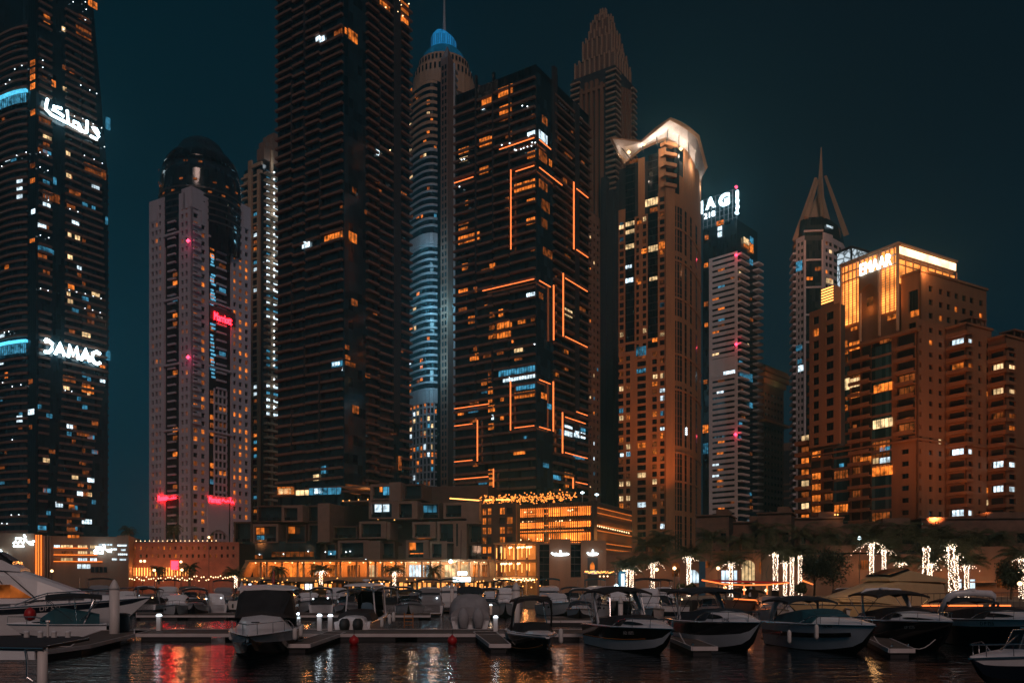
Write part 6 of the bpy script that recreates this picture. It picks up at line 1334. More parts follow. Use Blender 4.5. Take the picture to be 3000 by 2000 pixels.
# ---------------------------------------------------------------- left bank: retail block, red-brown block
def retail_s():
    Y0 = 228; f = Face((wx(-90, Y0 - 10), Y0 - 10), (wx(378, Y0), Y0)); U = f.upx; Z = lambda y: wz(y, Y0)
    root = thing('retail_block', (*f.xy(f.L / 2, -8), GZ), 'low cream retail block with white sign boxes and orange lit ledges', 'shopping block')
    s = MB(); f.box(s, 0, U(344), GZ, Z(1572), -20, 0); f.box(s, U(344), f.L, GZ, Z(1568), -20, .8); f.box(s, 0, U(102), GZ, Z(1566), -18, .5); s.build('wall', 'sand_wall', root)
    for x in (106, 113, 121): s = MB(); f.box(s, U(x), U(x + 3.2), Z(1686), Z(1570), .5, .8); s.build('light_fin', 'led_amber', root)
    for x in (132, 140, 147): s = MB(); f.box(s, U(x), U(x + 3), GZ, Z(1572), 0, .7); s.build('wall_fin', 'sand_wall', root)
    for y, x0, x1 in ((1607, 158, 258), (1627, 158, 285), (1646, 158, 300)):
        s = MB(); f.box(s, U(x0), U(x1), Z(y), Z(y - 2.2), 0, .5); s.build('lit_ledge', 'led_amber', root)
    w = []
    for y in (1602, 1619, 1639):
        for x0, x1 in ((158, 176), (178, 214), (228, 256), (264, 284)): w.append((f, U(x0), U(x1), Z(y + 4), Z(y - 4), .06, random.Random(x0 + y).choice('cwdc'), 4))
    for y, x0, x1 in ((1595, 288, 330), (1597, 345, 373), (1608, 332, 350), (1610, 356, 370), (1623, 347, 375), (1637, 328, 350), (1638, 352, 371)): w.append((f, U(x0), U(x1), Z(y + 3), Z(y - 2), .9 if x0 > 344 else .1, 'w', 5))
    w += [(f, U(226), U(266), Z(1665), Z(1653), .2, 'w', 3), (f, U(266), U(315), Z(1676), Z(1660), .2, '-', 4), (f, U(198), U(234), Z(1577), Z(1569), .2, 'o', 3)]
    windows(root, w)
    blob = [[(0, .3), (.12, .5), (.2, .3), (.32, .55), (.45, .3), (.55, .6), (.7, .4), (1, .5)], [(.0, .1), (.25, .12), (.5, .1)], [(.5, 1), (.58, .8), (.48, .7), (.62, .6)], [(.75, .3), (.95, .25)], [(.1, .7), (.4, .72)]]
    for x0, x1, y0, y1, n in ((40, 102, 1565, 1603, .8), (276, 330, 1594, 1622, .5), (-20, 23, 1610, 1632, .8)): strokes(root, f, blob, x0, y0, x1, y1, n, 'sign_white', .24, 'script_sign')
    for x, y, p, c in ((70, 1600, 700, (.75, .92, 1)), (300, 1612, 600, (.75, .92, 1)), (115, 1630, 400, (1, .4, .12)), (210, 1625, 500, (1, .42, .14)), (350, 1610, 300, (.7, .9, 1))): lamp('facade_light', f.pt(U(x), Z(y), 4), p * .28, c, .5)
    Y0 = 236; f = Face((wx(374, Y0), Y0), (wx(700, Y0 - 2), Y0 - 2)); U = f.upx; Z = lambda y: wz(y, Y0)
    root = thing('red_block', (*f.xy(f.L / 2, -8), GZ), 'low red brown block with rows of small square windows below the hotel tower', 'building')
    s2 = MB(); f.box(s2, 0, f.L, GZ, Z(1592), -12, -.5); s2.build('core', 'dark_core', root); rg = random.Random(3)
    s = MB(); cols = [(U(x), U(x + 6)) for x in range(392, 690, 17)]; ops = masonry(s, f, cols, Z(1640), Z(1590), 2.2, .7, 1.6, .5); f.box(s, 0, f.L, GZ, Z(1640), -.5, -.002); f.box(s, 0, f.L, Z(1592), Z(1588), -.5, .25); s.build('wall', 'brick_red', root)
    windows(root, pick_lit(ops, .55, rg, -.42, 'oddd', 1))
    dots(root, 'roof_lamp', 'spot_warm', [f.pt(U(x), Z(1584), .2) for x in range(400, 640, 13)], .16)
    s = MB()
    for x in range(376, 560, 8): f.box(s, U(x), U(x + 1.4), Z(1686), Z(1662), .1, .3)
    s.build('lit_colonnade', 'bulb_amber', root)
    for x, y, p in ((420, 1670, 420), (500, 1665, 420), (560, 1620, 160), (640, 1680, 120)): lamp('street_glow', f.pt(U(x), Z(y), 4), p * 1.1, (1, .32, .09), .5)
    lamp('roof_glow', f.pt(U(560), Z(1570), -4), 900, (1, .32, .08), .6); lamp('hotel_glow', (wx(520, 300), 300, wz(1550, 300)), 6000, (1, .30, .10), 1); lamp('hotel_glow', (wx(600, 330), 330, wz(1480, 330)), 700, (1, .1, .1), 1)
    b = thing('red_banner', (wx(512, 214), 214, 2.1), 'tall glowing red banner on the left quay', 'banner'); s = MB(); p = Vector(b.location); s.box(p.x - .9, p.x + .9, p.y - .05, p.y + .05, wz(1668, 214), wz(1642, 214)); s.build('panel', 'sign_red', b); s = MB(); s.tube([p, (p.x, p.y + .1, wz(1640, 214))], .09, 6); s.build('pole', 'dark_metal', b)
retail_s()

# ================================================================== trees: palms with lamp-wrapped trunks, leafy round trees
def make_palm(root, h, rfrond, lit, seed, lean=0.0, tr=.28, droop=1.0, lightdroop=0):
    rg = random.Random(seed)
    top = Vector((lean, 0, h)); tr_pts = [Vector((lean * (t ** 1.5), 0, h * t)) for t in (0, .25, .5, .75, 1)]
    s = MB(); s.tube(tr_pts, tr * 1.15, 8, r2=tr * .85); s.build('trunk', 'bark', root, local=True)
    s = MB()
    for k in range(44):
        a = rg.uniform(0, 2 * pi); el = rg.uniform(.25 if lit else -.25, 1.3); L = rfrond * rg.uniform(.8, 1.1); d = Vector((cos(a), sin(a), 0)); side = Vector((-sin(a), cos(a), 0)); p = top + Vector((0, 0, .1)); ang = el; prev = None; n = 7; sp = []
        for i in range(n + 1):
            sp.append(p.copy()); p = p + (d * cos(ang) + Vector((0, 0, 1)) * sin(ang)) * (L / n); ang -= ((.10 if lit else .16) + .06 * rg.random()) * droop + .02 * i
        for i in range(1, n):
            for m_ in range(2):
                q = sp[i].lerp(sp[i + 1], m_ * .5); w_ = rfrond * .25 * (1 - (i / n) ** 2 * .7) * min(1, .35 + i * .3)
                fw = (sp[i + 1] - sp[i]).normalized()
                for sg in (-1, 1):
                    tip = q + side * sg * w_ + fw * w_ * .7 + Vector((0, 0, -w_ * rg.uniform(.25, .65)))
                    s.add([q - fw * .07, q + fw * .10, tip], ((0, 1, 2),))
        s.tube([sp[0], sp[3], sp[-1]], .03, 3, r2=.008)
    s.build('crown', 'foliage', root, local=True, uvs=False)
    if lit:
        s = MB(); n = int(h * 24)
        for k in range(n):
            t = (k + rg.random()) / n; a = k * 2.4 + rg.uniform(-.5, .5); r_ = tr * rg.uniform(1.05, 1.3); q = Vector((lean * (t ** 1.5), 0, h * t)); s.bulb(q + Vector((cos(a) * r_, sin(a) * r_, rg.uniform(-.05, .05))), rg.uniform(.05, .095))
        for k in range(int(tr * 60)): a = k * 2.4; s.bulb(top + Vector((cos(a) * tr * 1.5, sin(a) * tr * 1.5, rg.uniform(-.6, .15))), rg.uniform(.05, .1))
        s.build('fairy_lights', 'fairy', root, local=True, uvs=False)
        if lightdroop:
            s = MB()
            for k in range(9):
                a = k * 2 * pi / 9 + rg.uniform(-.2, .4); L = lightdroop * rg.uniform(.5, 1.15); up = rg.uniform(.2, .6); n = int(L * 3.6)
                for i in range(n):
                    t = (i + rg.random() * .8) / n
                    if rg.random() < .12: continue
                    s.bulb(top + Vector((cos(a) * L * t, sin(a) * L * t, up * sin(min(1, t * 2.2) * pi / 2) - L * .62 * t ** 2.2)) + Vector((rg.uniform(-.1, .1), 0, rg.uniform(-.1, .1))), rg.uniform(.035, .07))
            s.build('hanging_lights', 'fairy', root, local=True, uvs=False)
# px of foot, py of trunk top, py of foot, frond length, lit, light droop, lean, depth, label
PALMS = [(1832, 1672, 1716, 4.0, 1, 2.2, 0, 150, 'short wrapped palm beside the white blue pillar, its lights drooping'), (1850, 1660, 1712, 4.2, 1, 2.6, 0, 156, 'two lamp skirted palm, second from the restaurant block'), (1912, 1652, 1702, 4.4, 1, 2.4, 0, 156, 'wrapped palm with an umbrella of lights, left of the lit arches'), (2018, 1636, 1718, 4.6, 1, 1.9, 0, 154, 'slim wrapped palm with a small light ruff in front of the arched wall'), (2141, 1652, 1706, 4.8, 1, 2.4, 0, 156, 'wrapped palm with wide light skirt, right of the blue banner'),
         (2272, 1622, 1705, 4.6, 1, 1.6, .0, 150, 'tall bright wrapped palm beside the pale pylon'), (2300, 1650, 1700, 3.8, 1, 1.6, 0, 160, 'dim short wrapped palm behind the pale pylon'), (2320, 1632, 1700, 4.4, 1, 0, 0, 158, 'thin wrapped palm just left of the round dark tree'), (2344, 1626, 1698, 4.2, 1, 0, 0, 156, 'wrapped palm half hidden by the round dark tree'),
         (2554, 1594, 1668, 5.4, 1, 3.0, 0, 140, 'wrapped palm with the widest umbrella of lights, behind the cream yacht'), (2590, 1612, 1640, 4.6, 1, 2.2, 0, 150, 'small wrapped palm beneath the wide light umbrella'), (2640, 1650, 1690, 3.8, 1, 1.8, 0, 150, 'little wrapped palm over the dark bush'),
         (2708, 1602, 1726, 5.4, 1, 0, .35, 125, 'tall leaning wrapped palm with a flared foot of lights'), (2724, 1654, 1724, 4.6, 1, 2.2, 0, 134, 'thin wrapped palm right behind the leaning one'), (2790, 1604, 1742, 5.6, 1, 1.2, -.2, 118, 'tallest wrapped palm, with two trunks of light'), (2802, 1628, 1730, 4.6, 1, 2.6, -.35, 122, 'bright wrapped palm leaning against the tallest one'), (2832, 1658, 1712, 4.4, 1, 2.0, 0, 136, 'lone short wrapped palm right of the tallest one'), (2992, 1640, 1712, 4.8, 1, 1.6, 0, 130, 'wrapped palm at the right edge beside the dark bush'),
         (1955, 1588, 1650, 5.0, 0, 0, 0, 186, 'unlit dark palm in front of the crowned amber tower'), (1935, 1575, 1650, 4.6, 0, 0, 0, 188, 'unlit palm close to the dark glazed shop front'), (2250, 1560, 1640, 6.0, 0, 0, 0, 186, 'big unlit palm in front of the paired window villas'), (2340, 1570, 1640, 6.0, 0, 0, 0, 184, 'unlit palm before the wide dim villa'), (2640, 1560, 1640, 6.4, 0, 0, 0, 182, 'broad unlit palm behind the tall leaning wrapped palm'), (2860, 1580, 1650, 6.2, 0, 0, 0, 180, 'unlit palm at the foot of the sandstone wings'),
         (2085, 1585, 1640, 5.6, 0, 0, 0, 183, 'unlit palm between the amber tower foot and the first villa'), (2170, 1592, 1640, 5.4, 0, 0, 0, 182, 'unlit palm before the low loggia villa'), (2430, 1575, 1640, 6.2, 0, 0, 0, 180, 'unlit palm above the round dark tree'), (2520, 1566, 1640, 6.4, 0, 0, 0, 178, 'unlit palm behind the widest light umbrella'), (2740, 1570, 1640, 6.6, 0, 0, 0, 178, 'unlit palm between the two tallest wrapped palms'), (2930, 1582, 1640, 6.2, 0, 0, 0, 176, 'unlit palm behind the right edge bush'), (1895, 1600, 1650, 4.6, 0, 0, 0, 184, 'unlit palm right of the amber glazed podium'),
         (375, 1556, 1590, 3.6, 0, 0, 0, 244, 'small roof palm on the red brown block between the two left towers'), (510, 1548, 1590, 3.4, 0, 0, 0, 250, 'roof palm in front of the hotel tower foot'),
         (690, 1688, 1722, 3.6, 1, 0, 0, 190, 'short wrapped palm at the left end of the amber colonnade'), (940, 1674, 1712, 3.4, 1, 2.0, 0, 186, 'wrapped palm before the middle of the amber colonnade'), (1155, 1676, 1714, 3.4, 1, 2.0, 0, 186, 'wrapped palm before the right part of the amber colonnade'), (1270, 1674, 1712, 3.2, 0, 0, 0, 186, 'unlit palm beside the bright shop signs'), (815, 1674, 1715, 3.2, 0, 0, 0, 190, 'unlit palm before the left bays of the colonnade'), (465, 1670, 1710, 3.0, 0, 0, 0, 205, 'unlit quay palm left of the red banner'), (555, 1668, 1715, 3.4, 0, 0, 0, 200, 'unlit quay palm right of the red banner')]
for i, (px, yt, yb, fr_, lit, ld, lean, Y, lab) in enumerate(PALMS):
    z0 = max(2.1, wz(yb, Y)) if Y < 175 else min(max(2.1, wz(yb, Y)), 30)
    if Y < 175: z0 = 2.2
    h = wz(yt, Y) - z0
    t = thing('palm_tree', (wx(px, Y), Y, z0), lab, 'palm tree', 'palms along the waterfront', random.Random(i).uniform(-.15, .15), world_parts=False)
    make_palm(t, h, fr_ * .92, lit, 100 + i, lean, .34 if px in (2708, 2790, 2802, 2272) else .26, 1.0 + .2 * (i % 3), ld)
    if lit: lamp('palm_glow', (wx(px, Y), Y - 1.6, z0 + h * .7), 26, (1, .62, .38), .4)
def leafy(root, h, r_, seed, mat='foliage_dark'):
    rg = random.Random(seed); s = MB(); s.tube([(0, 0, 0), (.1, 0, h * .35), (0, .1, h * .6)], .2, 7, r2=.1)
    for k in range(5): a = k * 1.3; s.tube([(0, 0, h * .35), (cos(a) * r_ * .5, sin(a) * r_ * .5, h * .72)], .09, 5, r2=.03)
    s.build('trunk', 'bark', root, local=True); s = MB(); cl = [(rg.uniform(-.6, .6) * r_, rg.uniform(-.6, .6) * r_, h * rg.uniform(.42, .92), r_ * rg.uniform(.28, .5)) for _ in range(20)]
    for cx, cy, cz, cr in cl:
        for _ in range(110):
            v = Vector((rg.gauss(0, 1), rg.gauss(0, 1), rg.gauss(0, 1))).normalized() * cr * rg.uniform(.5, 1.05); p = Vector((cx, cy, cz)) + v; a = Vector((rg.uniform(-1, 1), rg.uniform(-1, 1), rg.uniform(-1, 1))).normalized() * .19; b = a.cross(v.normalized()).normalized() * .12
            s.add([p - a, p + b, p + a, p - b], ((0, 1, 2, 3),))
    s.build('crown', mat, root, local=True, uvs=False)
for px, yt, yb, r_, Y, lab in ((2440, 1612, 1708, 3.6, 136, 'round dark leafy tree behind the cream yacht bow'), (2385, 1628, 1710, 3.0, 140, 'loose dark leafy tree between the wrapped palms and the round tree'), (2638, 1662, 1716, 1.9, 132, 'small dark bushy tree under the little wrapped palm'), (2962, 1646, 1730, 2.6, 126, 'dark bushy tree at the right edge of the promenade')):
    t = thing('leafy_tree', (wx(px, Y), Y, 2.2), lab, 'tree', 'leafy trees on the promenade', world_parts=False); leafy(t, wz(yt, Y) - 2.2, r_, int(px))
for px, py, lab, r_ in ((2190, 1712, 'low clipped shrub before the lit arch', 1.3), (2025, 1718, 'low shrub at the foot of the slim wrapped palm', 1.0), (2345, 1712, 'low shrub beneath the loose leafy tree', 1.2), (1995, 1716, 'low shrub left of the blue banner', .9)):
    t = thing('shrub', (wx(px, 152), 152, 2.2), lab, 'shrub', 'shrubs on the promenade', world_parts=False); leafy(t, 2.4, r_, int(px), 'foliage')

# ---------------------------------------------------------------- promenade furniture
def street_lamp(px, yt, Y, lab, mat='spot_warm', power=60, col=(1, .6, .3), arms=1):
    t = thing('street_lamp', (wx(px, Y), Y, 2.1), lab, 'street lamp', 'street lamps on the quay', world_parts=False); h = wz(yt, Y) - 2.1
    s = MB(); s.tube([(0, 0, 0), (0, 0, .5), (0, 0, h)], .09, 6, r2=.05); s.build('pole', 'dark_metal', t, local=True)
    for k in range(arms):
        s = MB(); x = (k - (arms - 1) / 2) * .9; s.lathe([(.05, -.05), (.30, .12), (.34, .30), (.2, .52), (.04, .58)], (x, 0, h), 8); s.build('globe', mat, t, local=True)
    lamp('street_lamp_light', (wx(px, Y), Y - .8, 2.1 + h), power * .5, col, .3)
for a in ((152, 1675, 190, 'street lamp before the light fins of the retail block'), (418, 1646, 205, 'tall street lamp at the left of the red block', 'spot_warm', 90, (1, .5, .2), 2), (452, 1673, 196, 'round street lamp left of the red banner'), (530, 1648, 200, 'street lamp right of the red banner'), (533, 1672, 190, 'lower round lamp beneath the banner lamp'), (612, 1576, 225, 'lone bright lamp at the right corner of the hotel tower foot', 'spot_warm', 220), (1924, 1672, 150, 'funnel street lamp between two wrapped palms', 'spot_warm'), (1976, 1668, 152, 'conical amber lamp left of the slim palm'), (2104, 1668, 152, 'conical amber lamp left of the wide skirt palm'), (2518, 1580, 150, 'cold white lamp up beside the wide light umbrella', 'sign_white', 90, (.8, .95, 1)), (2988, 1714, 118, 'lamp at the right edge of the promenade', 'spot_warm')):
    street_lamp(*a)
for px, yt, yb, Y, wid, mat, lab in ((2057, 1644, 1710, 150, 9, 'canvas_blue', 'tall blue feather banner before the arched wall'), (1816, 1675, 1712, 152, 6, 'canvas_blue', 'narrow blue banner beside the restaurant block'), (2246, 1598, 1704, 152, 15, 'white_paint', 'pale pylon board with a thin zigzag mark beside the tall bright palm')):
    t = thing('banner' if mat == 'canvas_blue' else 'pylon_board', (wx(px, Y), Y, 2.2), lab, 'banner' if mat == 'canvas_blue' else 'pylon', world_parts=False); h = wz(yt, Y) - 2.2; w_ = wid / F * Y
    s = MB(); s.prism([(-w_, -.12), (w_, -.12), (w_, .12), (-w_, .12)], .3 if mat == 'canvas_blue' else 0, h); s.build('panel', 'sand_wall' if mat == 'white_paint' else mat, t, local=True)
    s = MB(); s.tube([(-w_, 0, 0), (-w_, 0, h + .2)], .05, 5); s.build('pole', 'dark_metal', t, local=True)
    if mat == 'white_paint': s = MB(); s.tube([(.3, -.16, h * .62), (-.15, -.16, h * .45), (.25, -.16, h * .25)], .05, 4); s.build('mark', 'dark_metal', t, local=True)
t = thing('light_post', (wx(1805, 150), 150, 2.2), 'low very bright cold white light at the end of the restaurant terrace', 'lamp', world_parts=False); s = MB(); s.tube([(0, 0, 0), (0, 0, 1.2)], .1, 6); s.build('post', 'dark_metal', t, local=True); s = MB(); s.bulb((0, 0, 1.7), .7); s.build('lamp_head', 'sign_white', t, local=True); lamp('light_post_light', (wx(1805, 150), 149, 3.6), 420, (.75, .9, 1), .4)
t = thing('glow_pylon', (wx(1824, 140), 140, 2.2), 'slim white and blue glowing pylon beside the short wrapped palm', 'pylon', world_parts=False); s = MB(); s.box(-.5, .5, -.2, .2, 0, 4.4); s.build('panel', 'lit_blue', t, local=True); s = MB(); s.box(-.28, .28, -.26, -.21, .3, 4.0); s.build('lit_strip', 'shop_white', t, local=True)
# quay-side strings of shop light along the left bank
rg = random.Random(33)
t = thing('quay_lights', (wx(560, 186), 186, 2.2), 'row of small warm bollard lights along the left quay edge', 'bollard lights')
dots(t, 'bollard_light', 'spot_warm', [Vector((wx(x, 186), 186, wz(rg.uniform(1686, 1700), 186))) for x in range(380, 700, 7)], .17)

for nm_, xs, Yq, y0, y1, lab in (('quay_lights', range(704, 1100, 7), 186, 1698, 1722, 'row of small warm bollard lights below the left half of the colonnade'), ('quay_lights', range(1102, 1600, 8), 184, 1700, 1722, 'row of small warm bollard lights from the colonnade palms to the restaurant')):
    t = thing(nm_, (wx(xs[0], Yq), Yq, 2.2), lab, 'bollard lights')
    dots(t, 'bollard_light', 'bulb_amber', [Vector((wx(x + rg.uniform(-3, 3), Yq), Yq, wz(rg.uniform(y0 - 6, y1), Yq))) for x in xs if rg.random() < .6], .16)
for x in (760, 900, 1040, 1180, 1320, 1440, 1540): lamp('quay_glow', (wx(x, 182), 182, 5.2), 380, (1, .32, .08), .4)
# ================================================================== boats
surf('gelcoat', (.80, .82, .88), .28, var=.05, coord='Object', scale=.8); surf('gelcoat_grey', (.66, .69, .76), .3, var=.08, coord='Object', scale=.8); surf('gelcoat_cream', (.62, .46, .26), .35, var=.06, coord='Object', scale=.8)
surf('hull_navy', (.010, .016, .028), .12, var=.1, coord='Object'); surf('hull_black', (.010, .010, .012), .10, var=.1, coord='Object'); surf('antifoul', (.015, .018, .025), .6, coord='Object')
surf('canvas_black', (.018, .019, .023), .75, var=.35, scale=1.5, bump=.5, coord='Object'); surf('canvas_navy', (.014, .030, .045), .75, var=.3, scale=1.5, bump=.5, coord='Object'); surf('canvas_teal', (.012, .085, .115), .75, var=.25, scale=1.5, bump=.5, coord='Object'); surf('canvas_grey', (.30, .30, .33), .8, var=.18, scale=1.2, bump=.8, coord='Object')
surf('steel', (.62, .63, .66), .22, metal=1, var=.05, coord='Object'); surf('teak', (.12, .075, .05), .7, var=.3, coord='Object', scale=3); surf('rubber', (.02, .02, .022), .6, coord='Object'); surf('vinyl_white', (.66, .65, .66), .5, var=.06, coord='Object'); surf('buoy_red', (.42, .015, .02), .45, var=.1, coord='Object'); surf('gelcoat_dim', (.26, .26, .29), .35, var=.08, coord='Object', scale=.8); surf('dock_deck', (.10, .08, .07), .85, var=.3, scale=1.2, coord='Object'); surf('dock_edge', (.62, .58, .60), .6, var=.15, coord='Object'); surf('rope_orange', (.5, .18, .03), .7, coord='Object'); surf('stripe_orange', (.55, .20, .03), .4, coord='Object'); surf('skin_brown', (.26, .15, .10), .6, coord='Object'); surf('shirt_blue', (.05, .16, .24), .8, coord='Object')
glass('tinted', (.008, .010, .013), w=50, h=50, rough=.07)

surf('board_white', (.82, .87, .95), .4, var=.05, coord='Object')
class Boat:
    def __init__(s, name, stern, bow, label, cat='motorboat', group='boats moored in the marina', B=3.2, F0=.95, F1=1.55, L=None, scale_z=1.0):
        a, b = (water_pt(*stern), water_pt(*bow)); d = b - a
        s.L = L or d.length; s.B, s.F0, s.F1 = B, F0, F1; s.rake = .55 + .1 * F1
        if L: a = b - d.normalized() * L
        s.root = thing(name, (a.x, a.y, 0), label, cat, group, math.atan2(d.y, d.x), world_parts=False)
    def hb(s, t): return s.B / 2 * ((.92 + .08 * min(1, t * 3)) if t < .38 else max(.012, 1 - ((t - .38) / .62) ** 2.05))
    def sh(s, t): return s.F0 + (s.F1 - s.F0) * t ** 1.6
    def add(s, mb, name, mat, smooth=False): return mb.build(name, mat, s.root, smooth=smooth, local=True)
    def tv(s): return [i / 18 for i in range(19)]
    def hull(s, side='gelcoat', stripe='gelcoat', frac=.45, bottom='antifoul', rub='steel'):
        rows = []
        for t in s.tv():
            h, b = s.sh(t), s.hb(t); zk = -.4 + (h * .97 + .4) * max(0, (t - .80) / .20) ** 1.8
            cz = max(zk, .04 + .40 * h * max(0, (t - .5) / .5) ** 2.0); cb = b * (.88 - .38 * max(0, (t - .45) / .55)); x = t * s.L; rk = s.rake * t ** 5
            mz = cz + (h - cz) * frac; mbm = cb + (b - cb) * (frac ** .8)
            wb = .13; 
            rows.append(dict(k=(x + rk * max(0, zk / h), 0, zk), c=(x + rk * cz / h, cb, cz), m=(x + rk * mz / h, mbm, mz), s=(x + rk, b, h), x=x + rk * mz / h))
        s.rows = rows
        def side_(a, b, sg): return [[Vector((p[0], p[1] * sg, p[2])) for p in (r[a], r[b])] for r in rows]
        lo = MB()
        for sg in (1, -1): lo.grid(side_('k', 'c', sg), 1); lo.grid(side_('c', 'm', sg), 0)
        r = rows[0]; tr = [Vector((p[0], p[1] * sg, p[2])) for sg, keys in ((1, 'kcm'), (-1, 'mc')) for p in (r[k] for k in keys)]
        lo.add(tr, (tuple(range(5)),), 0); s.add(lo, 'hull', [side, bottom], True)
        up = MB()
        for sg in (1, -1): up.grid(side_('m', 's', sg))
        up.add([Vector(r['m']), Vector(r['s']), Vector((r['s'][0], -r['s'][1], r['s'][2])), Vector((r['m'][0], -r['m'][1], r['m'][2]))], ((0, 1, 2, 3),)); s.add(up, 'topside', stripe, True)
        rb = MB()
        for sg in (1, -1): rb.tube([Vector((q['s'][0], q['s'][1] * sg + .02 * sg, q['s'][2] - .03)) for q in rows], .045, 5)
        s.add(rb, 'rub_rail', rub)
    def deck(s, tc=.46, crown=.42, mat='gelcoat', floor=.5):
        s.tc, s.crown = tc, crown; rows = []
        ts = [t for t in s.tv() if t > tc + .02]; ts = [tc] + ts
        def sec(t):
            h, b = s.sh(t), s.hb(t); k = (t - tc) / (1 - tc); cr = crown * (1 - k ** 1.7) + .03
            return [Vector((t * s.L + s.rake * t ** 5, y, z)) for y, z in ((b, h), (b * .84, h + .05), (b * .60, h + .05 + cr * .85), (0, h + .05 + cr), (-b * .60, h + .05 + cr * .85), (-b * .84, h + .05), (-b, h))]
        s.sec = sec; d = MB(); d.grid([sec(t) for t in ts]); s.add(d, 'foredeck', mat, True)
        c = MB(); rows = []
        for t in [q for q in s.tv() if q < tc - .02] + [tc]:
            h, b = s.sh(t), s.hb(t); rows.append([Vector((t * s.L, y, z)) for y, z in ((b, h), (b * .86, h + .08), (b * .80, h + .02), (b * .78, floor), (-b * .78, floor), (-b * .80, h + .02), (-b * .86, h + .08), (-b, h))])
        c.grid(rows); c.add(rows[0], (tuple(range(8)),)); s.add(c, 'cockpit', mat)
    def loft(s, name, mat, st, smooth=True, round_=.6):
        rows = []
        for x, z0, z1, w0, w1 in st:
            x *= s.L; zm = z0 + (z1 - z0) * .85
            rows.append([Vector((x, y, z)) for y, z in ((w0, z0), (w0 + (w1 - w0) * .8, zm), (w1 * .8, z1), (0, z1 + .06), (-w1 * .8, z1), (-(w0 + (w1 - w0) * .8), zm), (-w0, z0))])
        m = MB(); m.grid(rows); m.add(rows[0], (tuple(range(7)),)); m.add(rows[-1], (tuple(range(6, -1, -1)),)); return s.add(m, name, mat, False)
    def cover(s, t0, t1, hpk, mat='canvas_black', name='cockpit_cover', tail=.35):
        """canvas stretched from the coaming over the windscreen"""
        st = []
        for k in range(9):
            t = t0 + (t1 - t0) * k / 8; h, b = s.sh(t), s.hb(t); q = k / 8
            z = tail + (hpk - tail) * min(1, q / .72) ** .8 if q < .74 else hpk - (hpk - .12 - s.crown) * (q - .74) / .26
            st.append((t, h + .06, h + max(.1, z), b * .90, b * (.70 if q < .8 else .60)))
        s.loft(name, mat, st)
    def arch(s, t, h, lean=.6, mat='gelcoat', r=.13, inset=.9):
        b = s.hb(t) * inset; z = s.sh(t) + .05; x = t * s.L; pts = [(x + lean, b, z), (x + lean * .45, b * .97, z + h * .55), (x + lean * .1, b * .88, z + h * .88), (x, b * .68, z + h), (x - .03, 0, z + h + .06)]
        pts = pts + [(p[0], -p[1], p[2]) for p in pts[-2::-1]]; m = MB(); m.tube(pts, r, 6, flat=(.55, 1.35)); s.add(m, 'radar_arch', mat, True)
    def bimini(s, t0, t1, z, mat='canvas_navy', wf=.85, droop=.28, frame=True, poles='steel'):
        b = max(s.hb(t0), s.hb(t1)) * wf; h = s.sh((t0 + t1) / 2); x0, x1 = t0 * s.L, t1 * s.L; rows = []; lo = []
        for i in range(7):
            q = i / 6; e = abs(q - .5) * 2; row = []
            for j in range(9):
                y = (j / 4 - 1) * b; row.append(Vector((x0 + (x1 - x0) * q, y, h + z - droop * abs(j / 4 - 1) ** 2.5 - droop * .55 * e ** 3)))
            rows.append(row)
        m = MB(); m.grid(rows); m.grid([[p - Vector((0, 0, .06)) for p in r] for r in rows]); 
        for r in (rows[0], rows[-1]): m.grid([r, [p - Vector((0, 0, .14)) for p in r]])
        for j in (0, -1): m.grid([[r[j] for r in rows], [r[j] - Vector((0, 0, .16)) for r in rows]])
        s.add(m, 'bimini', mat, True)
        if frame:
            m = MB(); zb = s.sh(t0) + .05
            for sg in (1, -1):
                pv = Vector((x0 + (x1 - x0) * .45, sg * b, h + .1))
                for i in (0, 3, 6): m.tube([pv, rows[i][0 if sg < 0 else 8] - Vector((0, 0, .08))], .025, 5)
            s.add(m, 'bimini_frame', poles)
    def rail(s, t0=.5, h=.55, n=9, inset=.93, r=.028):
        m = MB()
        ts = [t0 + (1 - t0) * i / n for i in range(n + 1)]
        for sg in (1, -1):
            top = [Vector((min(t, .99) * s.L + s.rake * t ** 5, s.hb(t) * inset * sg, s.sh(t) + .04 + h * min(1, (t - t0) * 9 + .05))) for t in ts]; m.tube(top, r, 5)
            for i in range(1, n + 1, 2): t = ts[i]; m.tube([Vector((t * s.L + s.rake * t ** 5 - .06, s.hb(t) * inset * sg, s.sh(t))), top[i]], r * .7, 4)
        s.add(m, 'bow_rail', 'steel')
    def side_window(s, t0, t1, lo=.25, hi=.8, mat='tinted', name='side_window'):
        for sg in (1, -1):
            top, bot = [], []
            for i in range(9):
                q = i / 8; t = t0 + (t1 - t0) * q; c = s.sec(t); a, b = (c[1], c[2]) if sg > 0 else (c[5], c[4]); mid = (lo + hi) / 2; hh = (hi - lo) / 2 * math.sqrt(max(.02, 1 - (2 * q - 1) ** 2)); o = Vector((0, .03 * sg, .02))
                bot.append(a.lerp(b, mid - hh) + o); top.append(a.lerp(b, mid + hh) + o)
            m = MB(); m.grid([bot, top]); s.add(m, name, mat)
